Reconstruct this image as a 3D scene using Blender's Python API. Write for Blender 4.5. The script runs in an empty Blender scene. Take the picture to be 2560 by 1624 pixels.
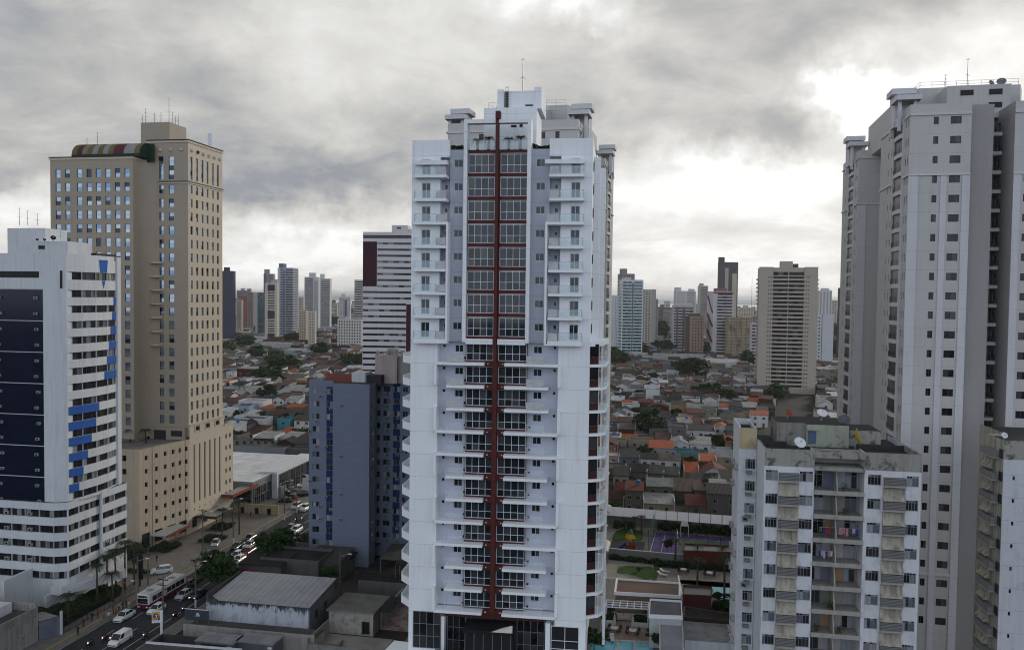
import bpy, math, random
from math import radians as R, sin, cos, pi
from mathutils import Vector, Matrix
random.seed(7)
scene = bpy.context.scene
COL = scene.collection
# ------------------------------------------------------------------ camera
H = 60.0
FPX = 2035.0
PITCH, ROLL = R(2.08), R(0.70)
_f = Vector((0, cos(PITCH), -sin(PITCH)))
_u0 = Vector((0, sin(PITCH), cos(PITCH)))
_r0 = Vector((1, 0, 0))
_r = _r0 * cos(ROLL) + _u0 * sin(ROLL)
_u = _u0 * cos(ROLL) - _r0 * sin(ROLL)
cam_d = bpy.data.cameras.new('camera')
cam_d.sensor_width = 36.0
cam_d.lens = 36.0 * FPX / 2560.0
cam_d.clip_start = 0.5
cam_d.clip_end = 150000.0
cam = bpy.data.objects.new('camera', cam_d)
COL.objects.link(cam)
m = Matrix((( _r.x, _u.x, -_f.x, 0), (_r.y, _u.y, -_f.y, 0), (_r.z, _u.z, -_f.z, H), (0, 0, 0, 1)))
cam.matrix_world = m
scene.camera = cam
scene.view_settings.view_transform = 'Standard'
scene.view_settings.look = 'None'
scene.view_settings.exposure = 0.26
scene.view_settings.gamma = 1.0
scene.cycles.filter_width = 1.05
def ray(u, v):
 """direction through a point of the 2560 x 1624 photograph"""
 return (_f * FPX + _r * (u - 1280.0) + _u * (812.0 - v)).normalized()
def at(u, v, Y):
 d = ray(u, v)
 return Vector((0, 0, H)) + d * (Y / d.y)
def gnd(u, v, z=0.0):
 d = ray(u, v)
 return Vector((0, 0, H)) + d * ((z - H) / d.z)
# ------------------------------------------------------------------ world: cloudy sky
SUN_AZ, SUN_EL = R(42.0), R(20.0)      # azimuth clockwise from +Y
world = bpy.data.worlds.new("World")
scene.world = world
world.use_nodes = True
wt = world.node_tree
wt.nodes.clear()
class NT:
 """small node-graph writer"""
 def __init__(s, nt):
  s.nt = nt
 def n(s, typ, **kw):
  nd = s.nt.nodes.new(typ)
  for k, v in kw.items():
   setattr(nd, k, v)
  return nd
 def put(s, sock, val):
  if val is None:
   return
  if hasattr(val, 'is_output'):
   s.nt.links.new(val, sock)
  else:
   if sock.type == 'RGBA' and not isinstance(val, (int, float)) and len(val) == 3:
    val = (*val, 1)
   sock.default_value = val
 def m(s, op, a, b=None, c=None, clamp=False):
  nd = s.n('ShaderNodeMath', operation=op, use_clamp=clamp)
  s.put(nd.inputs[0], a); s.put(nd.inputs[1], b); s.put(nd.inputs[2], c)
  return nd.outputs[0]
 def mix(s, fac, a, b, mode='MIX'):
  nd = s.n('ShaderNodeMix', data_type='RGBA', blend_type=mode)
  s.put(nd.inputs['Factor'], fac)
  s.put(nd.inputs[6], a); s.put(nd.inputs[7], b)
  return nd.outputs[2]
 def noise(s, vec, scale, detail=4, rough=0.55, dist=0.0):
  nd = s.n('ShaderNodeTexNoise')
  s.put(nd.inputs['Vector'], vec)
  nd.inputs['Scale'].default_value = scale
  nd.inputs['Detail'].default_value = detail
  nd.inputs['Roughness'].default_value = rough
  nd.inputs['Distortion'].default_value = dist
  return nd.outputs['Fac']
 def ramp(s, fac, stops, interp='LINEAR'):
  nd = s.n('ShaderNodeValToRGB')
  s.put(nd.inputs[0], fac)
  cr = nd.color_ramp
  cr.interpolation = interp
  while len(cr.elements) < len(stops):
   cr.elements.new(0.5)
  for e, (p, c) in zip(cr.elements, stops):
   e.position = p
   e.color = (c, c, c, 1) if isinstance(c, (int, float)) else (*c, 1)
  return nd.outputs[0]
 def mapping(s, vec, scale=(1, 1, 1), loc=(0, 0, 0), rot=(0, 0, 0)):
  nd = s.n('ShaderNodeMapping')
  s.put(nd.inputs['Vector'], vec)
  nd.inputs['Scale'].default_value = scale
  nd.inputs['Location'].default_value = loc
  nd.inputs['Rotation'].default_value = rot
  return nd.outputs[0]
W = NT(wt)
tc = W.n('ShaderNodeTexCoord').outputs['Generated']
sep = W.n('ShaderNodeSeparateXYZ'); W.put(sep.inputs[0], tc)
dx, dy, dz = sep.outputs
az = W.m('ARCTAN2', dx, dy)
el = W.m('ARCSINE', dz)
hz = W.m('MAXIMUM', W.m('ADD', dz, 0.30), 0.06)
comb = W.n('ShaderNodeCombineXYZ')
W.put(comb.inputs[0], W.m('DIVIDE', dx, hz)); W.put(comb.inputs[1], W.m('DIVIDE', dy, hz))
pl = comb.outputs[0]
n_big = W.noise(pl, 1.5, 6, 0.5, 0.5)
n_mid = W.noise(W.mapping(pl, loc=(5.2, 1.3, 0.7)), 3.6, 8, 0.58, 0.6)
n_fine = W.noise(W.mapping(pl, loc=(1.2, 8.3, 2.7)), 9.0, 6, 0.6, 0.3)
wz = W.noise(W.mapping(tc, loc=(3, 4, 5)), 7.0, 5, 0.55)
wz2 = W.noise(W.mapping(tc, loc=(8, 1, 2)), 9.0, 5, 0.6)
azw = W.m('MULTIPLY_ADD', W.m('SUBTRACT', wz, 0.5), 0.22, az)
elw = W.m('MULTIPLY_ADD', W.m('SUBTRACT', wz2, 0.5), 0.14, el)
# the cloud deck: darker and brighter masses (pixel of the photograph that fixes the direction, spread in pixels, amount)
BLOBS = [
 (1790, 450, 260, 70, 0.42), (1720, 540, 400, 120, 0.22), (1760, 660, 480, 80, 0.14), (850, 660, 420, 70, 0.12), (2090, 275, 70, 50, 0.75), (2190, 255, 80, 45, 0.60),
 (1330, 25, 95, 45, 0.40), (1510, 20, 50, 40, 0.42), (2420, 180, 140, 90, 0.22), (2500, 60, 120, 60, 0.12),
 (900, 110, 260, 120, 0.18), (185, 80, 90, 60, 0.10), (40, 540, 160, 40, 0.32), (700, 620, 300, 70, 0.34), (620, 545, 120, 25, 0.12),
 (300, 60, 260, 130, -0.10), (200, 300, 420, 120, -0.07), (640, 440, 240, 60, -0.17), (820, 470, 200, 50, -0.10),
 (700, 545, 110, 22, -0.10), (90, 460, 140, 40, -0.10), (1500, 270, 330, 60, -0.08), (1930, 340, 260, 45, -0.14),
 (1750, 160, 120, 40, -0.07), (2150, 40, 260, 60, -0.10), (560, 240, 200, 60, -0.04), (1780, 690, 500, 60, 0.10),
 (5200, 300, 1500, 500, 0.45), (-2200, 200, 1200, 400, -0.05),
]
V = W.m('ADD', 0.57, 0.0)
for (bu, bv, su, sv, am) in BLOBS:
 if 0 <= bu <= 2560:
  d_ = ray(bu, bv)
  a0, e0 = math.atan2(d_.x, d_.y), math.asin(d_.z)
 else:
  a0, e0 = (bu - 1280) / FPX, (740 - bv) / FPX
 ga = W.m('POWER', W.m('DIVIDE', W.m('SUBTRACT', azw, a0), su / FPX), 2.0)
 ge = W.m('POWER', W.m('DIVIDE', W.m('SUBTRACT', elw, e0), sv / FPX), 2.0)
 g = W.m('EXPONENT', W.m('MULTIPLY', W.m('ADD', ga, ge), -0.7))
 V = W.m('MULTIPLY_ADD', g, am, V)
V = W.m('MULTIPLY_ADD', W.m('SUBTRACT', n_big, 0.5), 0.55, V)
V = W.m('MULTIPLY_ADD', W.m('SUBTRACT', n_mid, 0.5), 0.60, V)
V = W.m('MULTIPLY_ADD', W.m('SUBTRACT', n_fine, 0.5), 0.20, V)
cloud = W.ramp(V, [(0.12, (0.18, 0.21, 0.26)), (0.34, (0.28, 0.295, 0.32)), (0.52, (0.44, 0.435, 0.425)), (0.70, (0.61, 0.603, 0.58)),
    (0.86, (0.72, 0.715, 0.70)), (1.0, (0.86, 0.855, 0.84))])
# thin blue in the darker western part, bluish daylight behind the viewer
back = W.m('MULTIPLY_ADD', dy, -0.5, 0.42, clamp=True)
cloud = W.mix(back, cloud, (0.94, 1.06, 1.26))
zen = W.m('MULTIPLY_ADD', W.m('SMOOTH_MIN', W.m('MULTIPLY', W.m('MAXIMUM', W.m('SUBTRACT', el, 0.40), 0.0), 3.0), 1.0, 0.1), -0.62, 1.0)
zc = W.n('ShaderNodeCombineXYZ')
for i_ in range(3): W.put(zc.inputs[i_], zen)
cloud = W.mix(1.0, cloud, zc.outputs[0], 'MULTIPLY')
sky = W.n('ShaderNodeTexSky', sky_type='NISHITA')
sky.sun_disc = False
sky.sun_elevation = SUN_EL
sky.sun_rotation = SUN_AZ
sky.air_density = 1.0; sky.dust_density = 2.0
scl = W.n('ShaderNodeMix', data_type='RGBA', blend_type='MULTIPLY'); scl.inputs[0].default_value = 1.0
W.put(scl.inputs[6], cloud); scl.inputs[7].default_value = (10, 10, 10, 1)
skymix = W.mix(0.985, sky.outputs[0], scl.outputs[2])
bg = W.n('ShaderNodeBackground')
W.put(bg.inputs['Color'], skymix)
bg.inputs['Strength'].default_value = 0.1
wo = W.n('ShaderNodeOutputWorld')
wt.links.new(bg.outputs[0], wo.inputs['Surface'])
# ------------------------------------------------------------------ sun behind thin cloud
sd = bpy.data.lights.new('sun', 'SUN')
sd.energy = 1.35
sd.angle = R(14)
sd.color = (1.0, 0.93, 0.82)
so = bpy.data.objects.new('sun', sd)
COL.objects.link(so)
sdir = Vector((sin(SUN_AZ) * cos(SUN_EL), cos(SUN_AZ) * cos(SUN_EL), sin(SUN_EL)))
so.rotation_euler = sdir.to_track_quat('Z', 'Y').to_euler()
# ------------------------------------------------------------------ materials
def newmat(name):
 mt = bpy.data.materials.new(name)
 mt.use_nodes = True
 nt = mt.node_tree
 b = nt.nodes['Principled BSDF']
 b.inputs['Specular IOR Level'].default_value = 0.2
 return mt, NT(nt), b
def mixc(a, b, t):
 return tuple(x + (y - x) * t for x, y in zip(a, b))
def plaster(name, col, dirt=0.35, streak=0.5, rough=0.85, dcol=None, scale=1.0, joints=None, patch=0.0, bump=0.0, jcol=None):
 """painted render with large tone drift, rain streaks, grime; joints = (spacing z, offset) thin dark scored lines"""
 mt, g, b = newmat(name)
 oc = g.n('ShaderNodeTexCoord').outputs['Object']
 dcol = dcol or mixc(col, (0.06, 0.055, 0.045), 0.75)
 big = g.noise(oc, 0.16 * scale, 4, 0.6)
 st = g.noise(g.mapping(oc, (1.1, 1.1, 0.07)), 1.6 * scale, 5, 0.65)
 fine = g.noise(oc, 2.3 * scale, 6, 0.7)
 c = g.mix(g.ramp(big, [(0.3, 0.0), (0.75, 1.0)]), col, mixc(col, dcol, 0.22 * dirt + 0.05))
 f1 = g.m('MULTIPLY', g.ramp(st, [(0.52 - 0.14 * max(0.0, streak - 0.4), 0.0), (0.78 - 0.1 * max(0.0, streak - 0.4), 1.0)]), streak * 0.7)
 c = g.mix(f1, c, dcol)
 f2 = g.m('MULTIPLY', g.ramp(fine, [(0.56, 0.0), (0.75, 1.0)]), dirt * 0.5)
 c = g.mix(f2, c, dcol)
 if patch:
  pn = g.noise(g.mapping(oc, (1, 1, 0.8), loc=(3, 7, 1)), 0.55 * scale, 7, 0.72, 0.6)
  c = g.mix(g.m('MULTIPLY', g.ramp(pn, [(0.53, 0.0), (0.60, 1.0)]), patch), c, mixc(dcol, (0.03, 0.03, 0.03), 0.5))
 if joints:
  sp = g.n('ShaderNodeSeparateXYZ'); g.put(sp.inputs[0], oc)
  fr = g.m('FRACT', g.m('DIVIDE', g.m('SUBTRACT', sp.outputs[2], joints[1]), joints[0]))
  ln = g.m('LESS_THAN', fr, 0.045 / joints[0] * (joints[2] if len(joints) > 2 else 1.0))
  c = g.mix(g.m('MULTIPLY', ln, 0.5), c, jcol or mixc(col, (0.03, 0.03, 0.03), 0.7))
 g.put(b.inputs['Base Color'], c)
 b.inputs['Roughness'].default_value = rough
 if bump:
  bp = g.n('ShaderNodeBump'); bp.inputs['Strength'].default_value = bump; bp.inputs['Distance'].default_value = 0.05
  g.put(bp.inputs['Height'], fine)
  g.put(b.inputs['Normal'], bp.outputs[0])
 return mt
def plain(name, col, rough=0.6, metal=0.0, var=0.12, scale=1.5):
 mt, g, b = newmat(name)
 oc = g.n('ShaderNodeTexCoord').outputs['Object']
 nz = g.noise(oc, scale, 5, 0.65)
 g.put(b.inputs['Base Color'], g.mix(g.ramp(nz, [(0.35, 0.0), (0.7, 1.0)]), col, tuple(x * (1 - 2 * var) for x in col)))
 b.inputs['Roughness'].default_value = rough
 b.inputs['Metallic'].default_value = metal
 return mt
def glass(name, cols, rough=0.06, spec=0.5, metal=0.0):
 """window glazing seen from outside: each pane its own tone (dark rooms, blinds, curtains)"""
 mt, g, b = newmat(name)
 rnd = g.m('FRACT', g.m('MULTIPLY_ADD', g.n('ShaderNodeNewGeometry').outputs['Random Per Island'], 0.83,
      g.m('MULTIPLY', g.n('ShaderNodeObjectInfo').outputs['Random'], 7.31)))
 k = len(cols)
 c = g.ramp(rnd, [(i / k, x) for i, x in enumerate(cols)], 'CONSTANT')
 g.put(b.inputs['Base Color'], c)
 b.inputs['Roughness'].default_value = rough
 b.inputs['Specular IOR Level'].default_value = spec
 b.inputs['Metallic'].default_value = metal
 return mt
def clear_glass(name, tint=(0.75, 0.88, 0.9), alpha=0.28):
 mt, g, b = newmat(name)
 b.inputs['Base Color'].default_value = (*tint, 1)
 b.inputs['Roughness'].default_value = 0.05
 b.inputs['Alpha'].default_value = alpha
 return mt
def corrugated(name, col, dirt=0.5, step=0.28, axis=0, rough=0.8, metal=0.0, rust=None, sheets=True):
 """profiled sheet roof with sheet-to-sheet tone, stains and rust"""
 mt, g, b = newmat(name)
 oc = g.n('ShaderNodeTexCoord').outputs['Object']
 sp = g.n('ShaderNodeSeparateXYZ'); g.put(sp.inputs[0], oc)
 wv = g.m('SINE', g.m('MULTIPLY', sp.outputs[axis], 2 * pi / step))
 sh = g.n('ShaderNodeTexWhiteNoise', noise_dimensions='2D')
 cv = g.n('ShaderNodeCombineXYZ')
 g.put(cv.inputs[0], g.m('FLOOR', g.m('DIVIDE', sp.outputs[axis], step * 4)))
 g.put(cv.inputs[1], g.m('FLOOR', g.m('DIVIDE', sp.outputs[1 - axis], 2.4)))
 g.put(sh.inputs['Vector'], cv.outputs[0])
 c = g.mix(g.m('MULTIPLY', sh.outputs['Value'], 0.55 if sheets else 0.12), col, tuple(x * 0.55 for x in col))
 n1 = g.noise(oc, 0.5, 6, 0.7)
 n2 = g.noise(g.mapping(oc, (1, 1, 1), loc=(9, 2, 4)), 1.7, 6, 0.7)
 c = g.mix(g.m('MULTIPLY', g.ramp(n1, [(0.4, 0.0), (0.72, 1.0)]), dirt), c, tuple(x * 0.28 for x in col))
 if rust:
  c = g.mix(g.ramp(n2, [(0.52, 0.0), (0.66, 0.85)]), c, rust)
 c = g.mix(g.m('MULTIPLY', g.ramp(wv, [(0.0, 1.0), (0.35, 0.0)]), 0.25), c, tuple(x * 0.5 for x in col))
 g.put(b.inputs['Base Color'], c)
 b.inputs['Roughness'].default_value = rough
 b.inputs['Metallic'].default_value = metal
 bp = g.n('ShaderNodeBump'); bp.inputs['Strength'].default_value = 0.35; bp.inputs['Distance'].default_value = 0.04
 g.put(bp.inputs['Height'], wv); g.put(b.inputs['Normal'], bp.outputs[0])
 return mt
def tiles(name, col, col2, dirt=0.5):
 """clay tile roof: courses, tile by tile tone, moss and soot"""
 mt, g, b = newmat(name)
 oc = g.n('ShaderNodeTexCoord').outputs['Object']
 sp = g.n('ShaderNodeSeparateXYZ'); g.put(sp.inputs[0], oc)
 vo = g.n('ShaderNodeTexVoronoi'); vo.inputs['Scale'].default_value = 3.0
 g.put(vo.inputs['Vector'], oc)
 rr = g.n('ShaderNodeSeparateColor'); g.put(rr.inputs[0], vo.outputs['Color'])
 c = g.mix(rr.outputs[0], col, col2)
 n1 = g.noise(oc, 0.55, 6, 0.7)
 c = g.mix(g.m('MULTIPLY', g.ramp(n1, [(0.42, 0.0), (0.7, 1.0)]), dirt), c, (0.045, 0.035, 0.03))
 cx = g.m('SINE', g.m('MULTIPLY', g.m('ADD', sp.outputs[0], sp.outputs[1]), 2 * pi / 0.3))
 c = g.mix(g.m('MULTIPLY', g.ramp(cx, [(0.0, 1.0), (0.4, 0.0)]), 0.35), c, tuple(x * 0.35 for x in col2))
 g.put(b.inputs['Base Color'], c)
 b.inputs['Roughness'].default_value = 0.85
 return mt
def leafmat(name, c1, c2):
 mt, g, b = newmat(name)
 rnd = g.n('ShaderNodeNewGeometry').outputs['Random Per Island']
 ob = g.n('ShaderNodeObjectInfo').outputs['Random']
 c = g.mix(rnd, c1, c2)
 c = g.mix(g.m('MULTIPLY', ob, 0.5), c, tuple(x * 0.6 for x in c1))
 g.put(b.inputs['Base Color'], c)
 b.inputs['Roughness'].default_value = 0.7
 b.inputs['Specular IOR Level'].default_value = 0.2
 return mt
def asphalt(name, col, scale=1.0, crack=0.3, rough=0.9):
 mt, g, b = newmat(name)
 oc = g.n('ShaderNodeTexCoord').outputs['Object']
 n1 = g.noise(oc, 0.12 * scale, 5, 0.6)
 n2 = g.noise(g.mapping(oc, loc=(4, 4, 4)), 1.4 * scale, 6, 0.7)
 c = g.mix(g.ramp(n1, [(0.35, 0.0), (0.7, 1.0)]), col, tuple(x * 0.62 for x in col))
 c = g.mix(g.m('MULTIPLY', g.ramp(n2, [(0.5, 0.0), (0.72, 1.0)]), crack), c, tuple(x * 0.4 for x in col))
 g.put(b.inputs['Base Color'], c)
 b.inputs['Roughness'].default_value = rough
 return mt
def slabs(name, col, col2, sx, sy, joint=0.03, dirt=0.3):
 """paving or cladding in a grid of slabs with joints"""
 mt, g, b = newmat(name)
 oc = g.n('ShaderNodeTexCoord').outputs['Object']
 br = g.n('ShaderNodeTexBrick'); br.offset = 0.0
 g.put(br.inputs['Vector'], oc)
 br.inputs['Color1'].default_value = (*col, 1); br.inputs['Color2'].default_value = (*col2, 1)
 br.inputs['Mortar'].default_value = (*tuple(x * 0.4 for x in col), 1)
 br.inputs['Scale'].default_value = 1.0
 br.inputs['Brick Width'].default_value = sx; br.inputs['Row Height'].default_value = sy
 br.inputs['Mortar Size'].default_value = joint
 n1 = g.noise(oc, 0.35, 6, 0.7)
 c = g.mix(g.m('MULTIPLY', g.ramp(n1, [(0.42, 0.0), (0.75, 1.0)]), dirt), br.outputs['Color'], tuple(x * 0.35 for x in col))
 g.put(b.inputs['Base Color'], c)
 b.inputs['Roughness'].default_value = 0.8
 return mt
def watermat(name, col, rough=0.08, bump=0.15, scale=2.0):
 mt, g, b = newmat(name)
 oc = g.n('ShaderNodeTexCoord').outputs['Object']
 b.inputs['Base Color'].default_value = (*col, 1)
 b.inputs['Roughness'].default_value = rough
 bp = g.n('ShaderNodeBump'); bp.inputs['Strength'].default_value = bump
 g.put(bp.inputs['Height'], g.noise(oc, scale, 3, 0.6)); g.put(b.inputs['Normal'], bp.outputs[0])
 return mt
# ------------------------------------------------------------------ mesh builder
class MB:
 def __init__(s):
  s.v = []; s.f = []; s.m = []
 def poly(s, pts, m=0):
  i = len(s.v)
  s.v.extend([tuple(p) for p in pts])
  s.f.append(tuple(range(i, i + len(pts)))); s.m.append(m)
 def box(s, x0, y0, z0, x1, y1, z1, m=0, mt=None):
  i = len(s.v)
  s.v.extend([(x0, y0, z0), (x1, y0, z0), (x1, y1, z0), (x0, y1, z0), (x0, y0, z1), (x1, y0, z1), (x1, y1, z1), (x0, y1, z1)])
  for k, q in enumerate(((0, 3, 2, 1), (4, 5, 6, 7), (0, 1, 5, 4), (1, 2, 6, 5), (2, 3, 7, 6), (3, 0, 4, 7))):
   s.f.append(tuple(i + a for a in q)); s.m.append(mt if (k == 1 and mt is not None) else m)
 def prism(s, poly, z0, z1, m=0, mt=None):
  n = len(poly); i = len(s.v)
  s.v.extend([(p[0], p[1], z0) for p in poly]); s.v.extend([(p[0], p[1], z1) for p in poly])
  for k in range(n):
   j = (k + 1) % n
   s.f.append((i + k, i + j, i + n + j, i + n + k)); s.m.append(m)
  s.f.append(tuple(i + n + k for k in range(n))); s.m.append(m if mt is None else mt)
  s.f.append(tuple(i + k for k in reversed(range(n)))); s.m.append(m)
 def extrude_x(s, prof, x0, x1, m=0):
  """profile of (y, z) points swept along x"""
  n = len(prof); i = len(s.v)
  s.v.extend([(x0, p[0], p[1]) for p in prof]); s.v.extend([(x1, p[0], p[1]) for p in prof])
  for k in range(n):
   j = (k + 1) % n
   s.f.append((i + k, i + n + k, i + n + j, i + j)); s.m.append(m)
  s.f.append(tuple(i + k for k in range(n))); s.m.append(m)
  s.f.append(tuple(i + n + k for k in reversed(range(n)))); s.m.append(m)
 def tube(s, p, q, r, r2=None, n=6, m=0, cap=True):
  p, q = Vector(p), Vector(q); r2 = r if r2 is None else r2
  d = (q - p).normalized()
  a = d.orthogonal().normalized(); b = d.cross(a)
  i = len(s.v)
  for k in range(n):
   t = 2 * pi * k / n; o = a * cos(t) + b * sin(t)
   s.v.append(tuple(p + o * r)); s.v.append(tuple(q + o * r2))
  for k in range(n):
   j = (k + 1) % n
   s.f.append((i + 2 * k, i + 2 * j, i + 2 * j + 1, i + 2 * k + 1)); s.m.append(m)
  if cap:
   s.f.append(tuple(i + 2 * k + 1 for k in range(n))); s.m.append(m)
   s.f.append(tuple(i + 2 * k for k in reversed(range(n)))); s.m.append(m)
 def path(s, pts, r, n=5, m=0):
  for a, b in zip(pts, pts[1:]):
   s.tube(a, b, r, r, n, m)
 def lathe(s, c, prof, n=16, m=0, ax='z'):
  """prof of (radius, height) about a vertical axis through c"""
  i = len(s.v); c = Vector(c)
  for (r, h) in prof:
   for k in range(n):
    t = 2 * pi * k / n
    s.v.append((c.x + r * cos(t), c.y + r * sin(t), c.z + h))
  for a in range(len(prof) - 1):
   for k in range(n):
    j = (k + 1) % n
    s.f.append((i + a * n + k, i + a * n + j, i + (a + 1) * n + j, i + (a + 1) * n + k)); s.m.append(m)
 def wall(s, o, u, L, z0, z1, holes=(), d=0.15, m=0, mr=None):
  """upright wall with rectangular openings; u = 2D direction, seen from outside left to right"""
  mr = m if mr is None else mr
  rd = lambda a: round(a, 4)
  holes = [(max(h[0], 0.0), max(h[1], z0), min(h[2], L), min(h[3], z1)) for h in holes]
  holes = [h for h in holes if h[2] - h[0] > 0.01 and h[3] - h[1] > 0.01]
  xs = sorted({0.0, rd(L)} | {rd(min(max(a, 0), L)) for h in holes for a in (h[0], h[2])})
  zs = sorted({rd(z0), rd(z1)} | {rd(min(max(a, z0), z1)) for h in holes for a in (h[1], h[3])})
  hs = [(rd(h[0]), rd(h[1]), rd(h[2]), rd(h[3])) for h in holes]
  ix = {x: k for k, x in enumerate(xs)}; iz = {z: k for k, z in enumerate(zs)}
  cut = set()
  for (a, b, c, e) in hs:
   for i in range(ix[max(a, 0.0)], ix[min(c, rd(L))]):
    for k in range(iz[max(b, rd(z0))], iz[min(e, rd(z1))]):
     cut.add((i, k))
  ux, uy = u; nx, ny = uy, -ux
  P = lambda x, z, k=0.0: (o[0] + ux * x - nx * k, o[1] + uy * x - ny * k, z)
  for i in range(len(xs) - 1):
   k = 0
   while k < len(zs) - 1:
    if (i, k) in cut:
     k += 1; continue
    k2 = k
    while k2 < len(zs) - 1 and (i, k2) not in cut:
     k2 += 1
    s.poly([P(xs[i], zs[k]), P(xs[i + 1], zs[k]), P(xs[i + 1], zs[k2]), P(xs[i], zs[k2])], m)
    k = k2
  for (a, b, c, e) in hs:
   s.poly([P(a, b), P(c, b), P(c, b, d), P(a, b, d)], mr)
   s.poly([P(a, e), P(a, e, d), P(c, e, d), P(c, e)], mr)
   s.poly([P(a, b), P(a, b, d), P(a, e, d), P(a, e)], mr)
   s.poly([P(c, b), P(c, e), P(c, e, d), P(c, b, d)], mr)
 def mesh(s, name, mats, smooth=False):
  me = bpy.data.meshes.new(name)
  me.from_pydata(s.v, [], s.f)
  for mt in mats:
   me.materials.append(mt)
  me.polygons.foreach_set('material_index', s.m)
  if smooth:
   me.polygons.foreach_set('use_smooth', [True] * len(s.f))
  me.update()
  return me
 def build(s, name, mats, parent=None, loc=(0, 0, 0), rz=0.0, smooth=False):
  return link(name, s.mesh(name, mats if isinstance(mats, (list, tuple)) else [mats], smooth), parent, loc, rz)
def link(name, me, parent=None, loc=(0, 0, 0), rz=0.0):
 o = bpy.data.objects.new(name, me)
 COL.objects.link(o)
 o.location = loc
 o.rotation_euler = (0, 0, rz)
 if parent is not None:
  o.parent = parent
 return o
def tag(o, label=None, cat=None, group=None, kind=None):
 if label: o['label'] = label
 if cat: o['category'] = cat
 if group: o['group'] = group
 if kind: o['kind'] = kind
 return o
def copy_tree(o, loc, rz, label, kids, scale=None):
 """copy of a thing with copies of its parts and sub-parts (kids: parent name -> children)"""
 c = o.copy(); COL.objects.link(c)
 c.location = loc; c.rotation_euler = (0, 0, rz); c['label'] = label
 if scale: c.scale = scale
 for ch in kids.get(o.name, []):
  a = ch.copy(); COL.objects.link(a); a.parent = c
  for gc in kids.get(ch.name, []):
   b = gc.copy(); COL.objects.link(b); b.parent = a
 return c
def kidmap(root):
 k = {}
 def walk(p):
  k[p.name] = list(p.children)
  for ch in p.children: walk(ch)
 walk(root)
 return k
_winmesh = {}
def win_mesh(w, h, st):
 key = (round(w, 2), round(h, 2), st['id'])
 if key in _winmesh:
  return _winmesh[key]
 b = MB(); t = st.get('t', 0.06); fd = st.get('fd', 0.05)
 nx = st.get('nx', 2); rows = st.get('rows', [1.0])
 xs = [w * i / nx for i in range(nx + 1)]
 zs = [0.0]
 for r in rows: zs.append(zs[-1] + r * h)
 zs[-1] = h
 for i in range(nx):
  for k in range(len(zs) - 1):
   x0, x1, z0, z1 = xs[i], xs[i + 1], zs[k], zs[k + 1]
   b.poly([(x0, 0, z0), (x1, 0, z0), (x1, 0, z1), (x0, 0, z1)], 1)
 if t:
  b.box(0, -fd, 0, t, 0.01, h, 0); b.box(w - t, -fd, 0, w, 0.01, h, 0)
  b.box(t, -fd, 0, w - t, 0.01, t, 0); b.box(t, -fd, h - t, w - t, 0.01, h, 0)
  for x in xs[1:-1]:
   b.box(x - t * .4, -fd * .8, t, x + t * .4, 0.01, h - t, 0)
  for z in zs[1:-1]:
   b.box(t, -fd * .6, z - t * .4, w - t, 0.01, z + t * .4, 0)
 me = b.mesh('window', [st['frame'], st['glass']])
 _winmesh[key] = me
 return me
class Thing:
 """an Empty at the thing's base; gathers windows so that the hundred that show largest stay parts of their own"""
 def __init__(s, name, label, cat, loc=(0, 0, 0), rz=0.0, group=None):
  s.o = bpy.data.objects.new(name, None); COL.objects.link(s.o)
  s.o.location = loc; s.o.rotation_euler = (0, 0, rz)
  tag(s.o, label, cat, group)
  s.rz = rz; s.loc = Vector(loc); s.w = []
 def world(s, p):
  c, n = cos(s.rz), sin(s.rz)
  return Vector((s.loc.x + c * p[0] - n * p[1], s.loc.y + n * p[0] + c * p[1], s.loc.z + p[2]))
 def fac(s, mb, o, u, L, z0, z1, wins, d=0.15, m=0, mr=None, name='window'):
  """wall with windows; wins = [(x, z, w, h, style)]"""
  mb.wall(o, u, L, z0, z1, [(x, z, x + w, z + h) for (x, z, w, h, st) in wins], d, m, mr)
  nx, ny = u[1], -u[0]
  for (x, z, w, h, st) in wins:
   if z >= z1 or z + h <= z0: continue
   s.w.append(((o[0] + u[0] * x - nx * d, o[1] + u[1] * x - ny * d, z), math.atan2(u[1], u[0]), w, h, st, (nx, ny), name))
 def win(s, p, a, w, h, st, name='window'):
  s.w.append((p, a, w, h, st, (sin(a), -cos(a)), name))
 def flush(s, limit=100):
  names = {}
  for q in s.w: names.setdefault(q[6], []).append(q)
  for nm, lst in names.items():
   def score(q):
    wp = s.world(q[0]); v = Vector((0, 0, H)) - wp
    c, n = cos(s.rz), sin(s.rz)
    nw = Vector((c * q[5][0] - n * q[5][1], n * q[5][0] + c * q[5][1], 0))
    return q[2] * q[3] * max(nw.dot(v.normalized()), 0.001) / v.length_squared
   lst.sort(key=score, reverse=True)
   for q in lst[:limit]:
    link(nm, win_mesh(q[2], q[3], q[4]), s.o, q[0], q[1])
   rest = lst[limit:]
   if rest:
    mats = []; b = MB()
    for q in rest:
     me = win_mesh(q[2], q[3], q[4])
     ids = []
     for mt in me.materials:
      if mt not in mats: mats.append(mt)
      ids.append(mats.index(mt))
     c, n = cos(q[1]), sin(q[1]); i = len(b.v)
     for vv in me.vertices:
      x, y, z = vv.co
      b.v.append((q[0][0] + c * x - n * y, q[0][1] + n * x + c * y, q[0][2] + z))
     for pp in me.polygons:
      b.f.append(tuple(i + k for k in pp.vertices)); b.m.append(ids[pp.material_index])
    tag(b.build(nm, mats, s.o), kind='stuff')
  s.w = []
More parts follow.
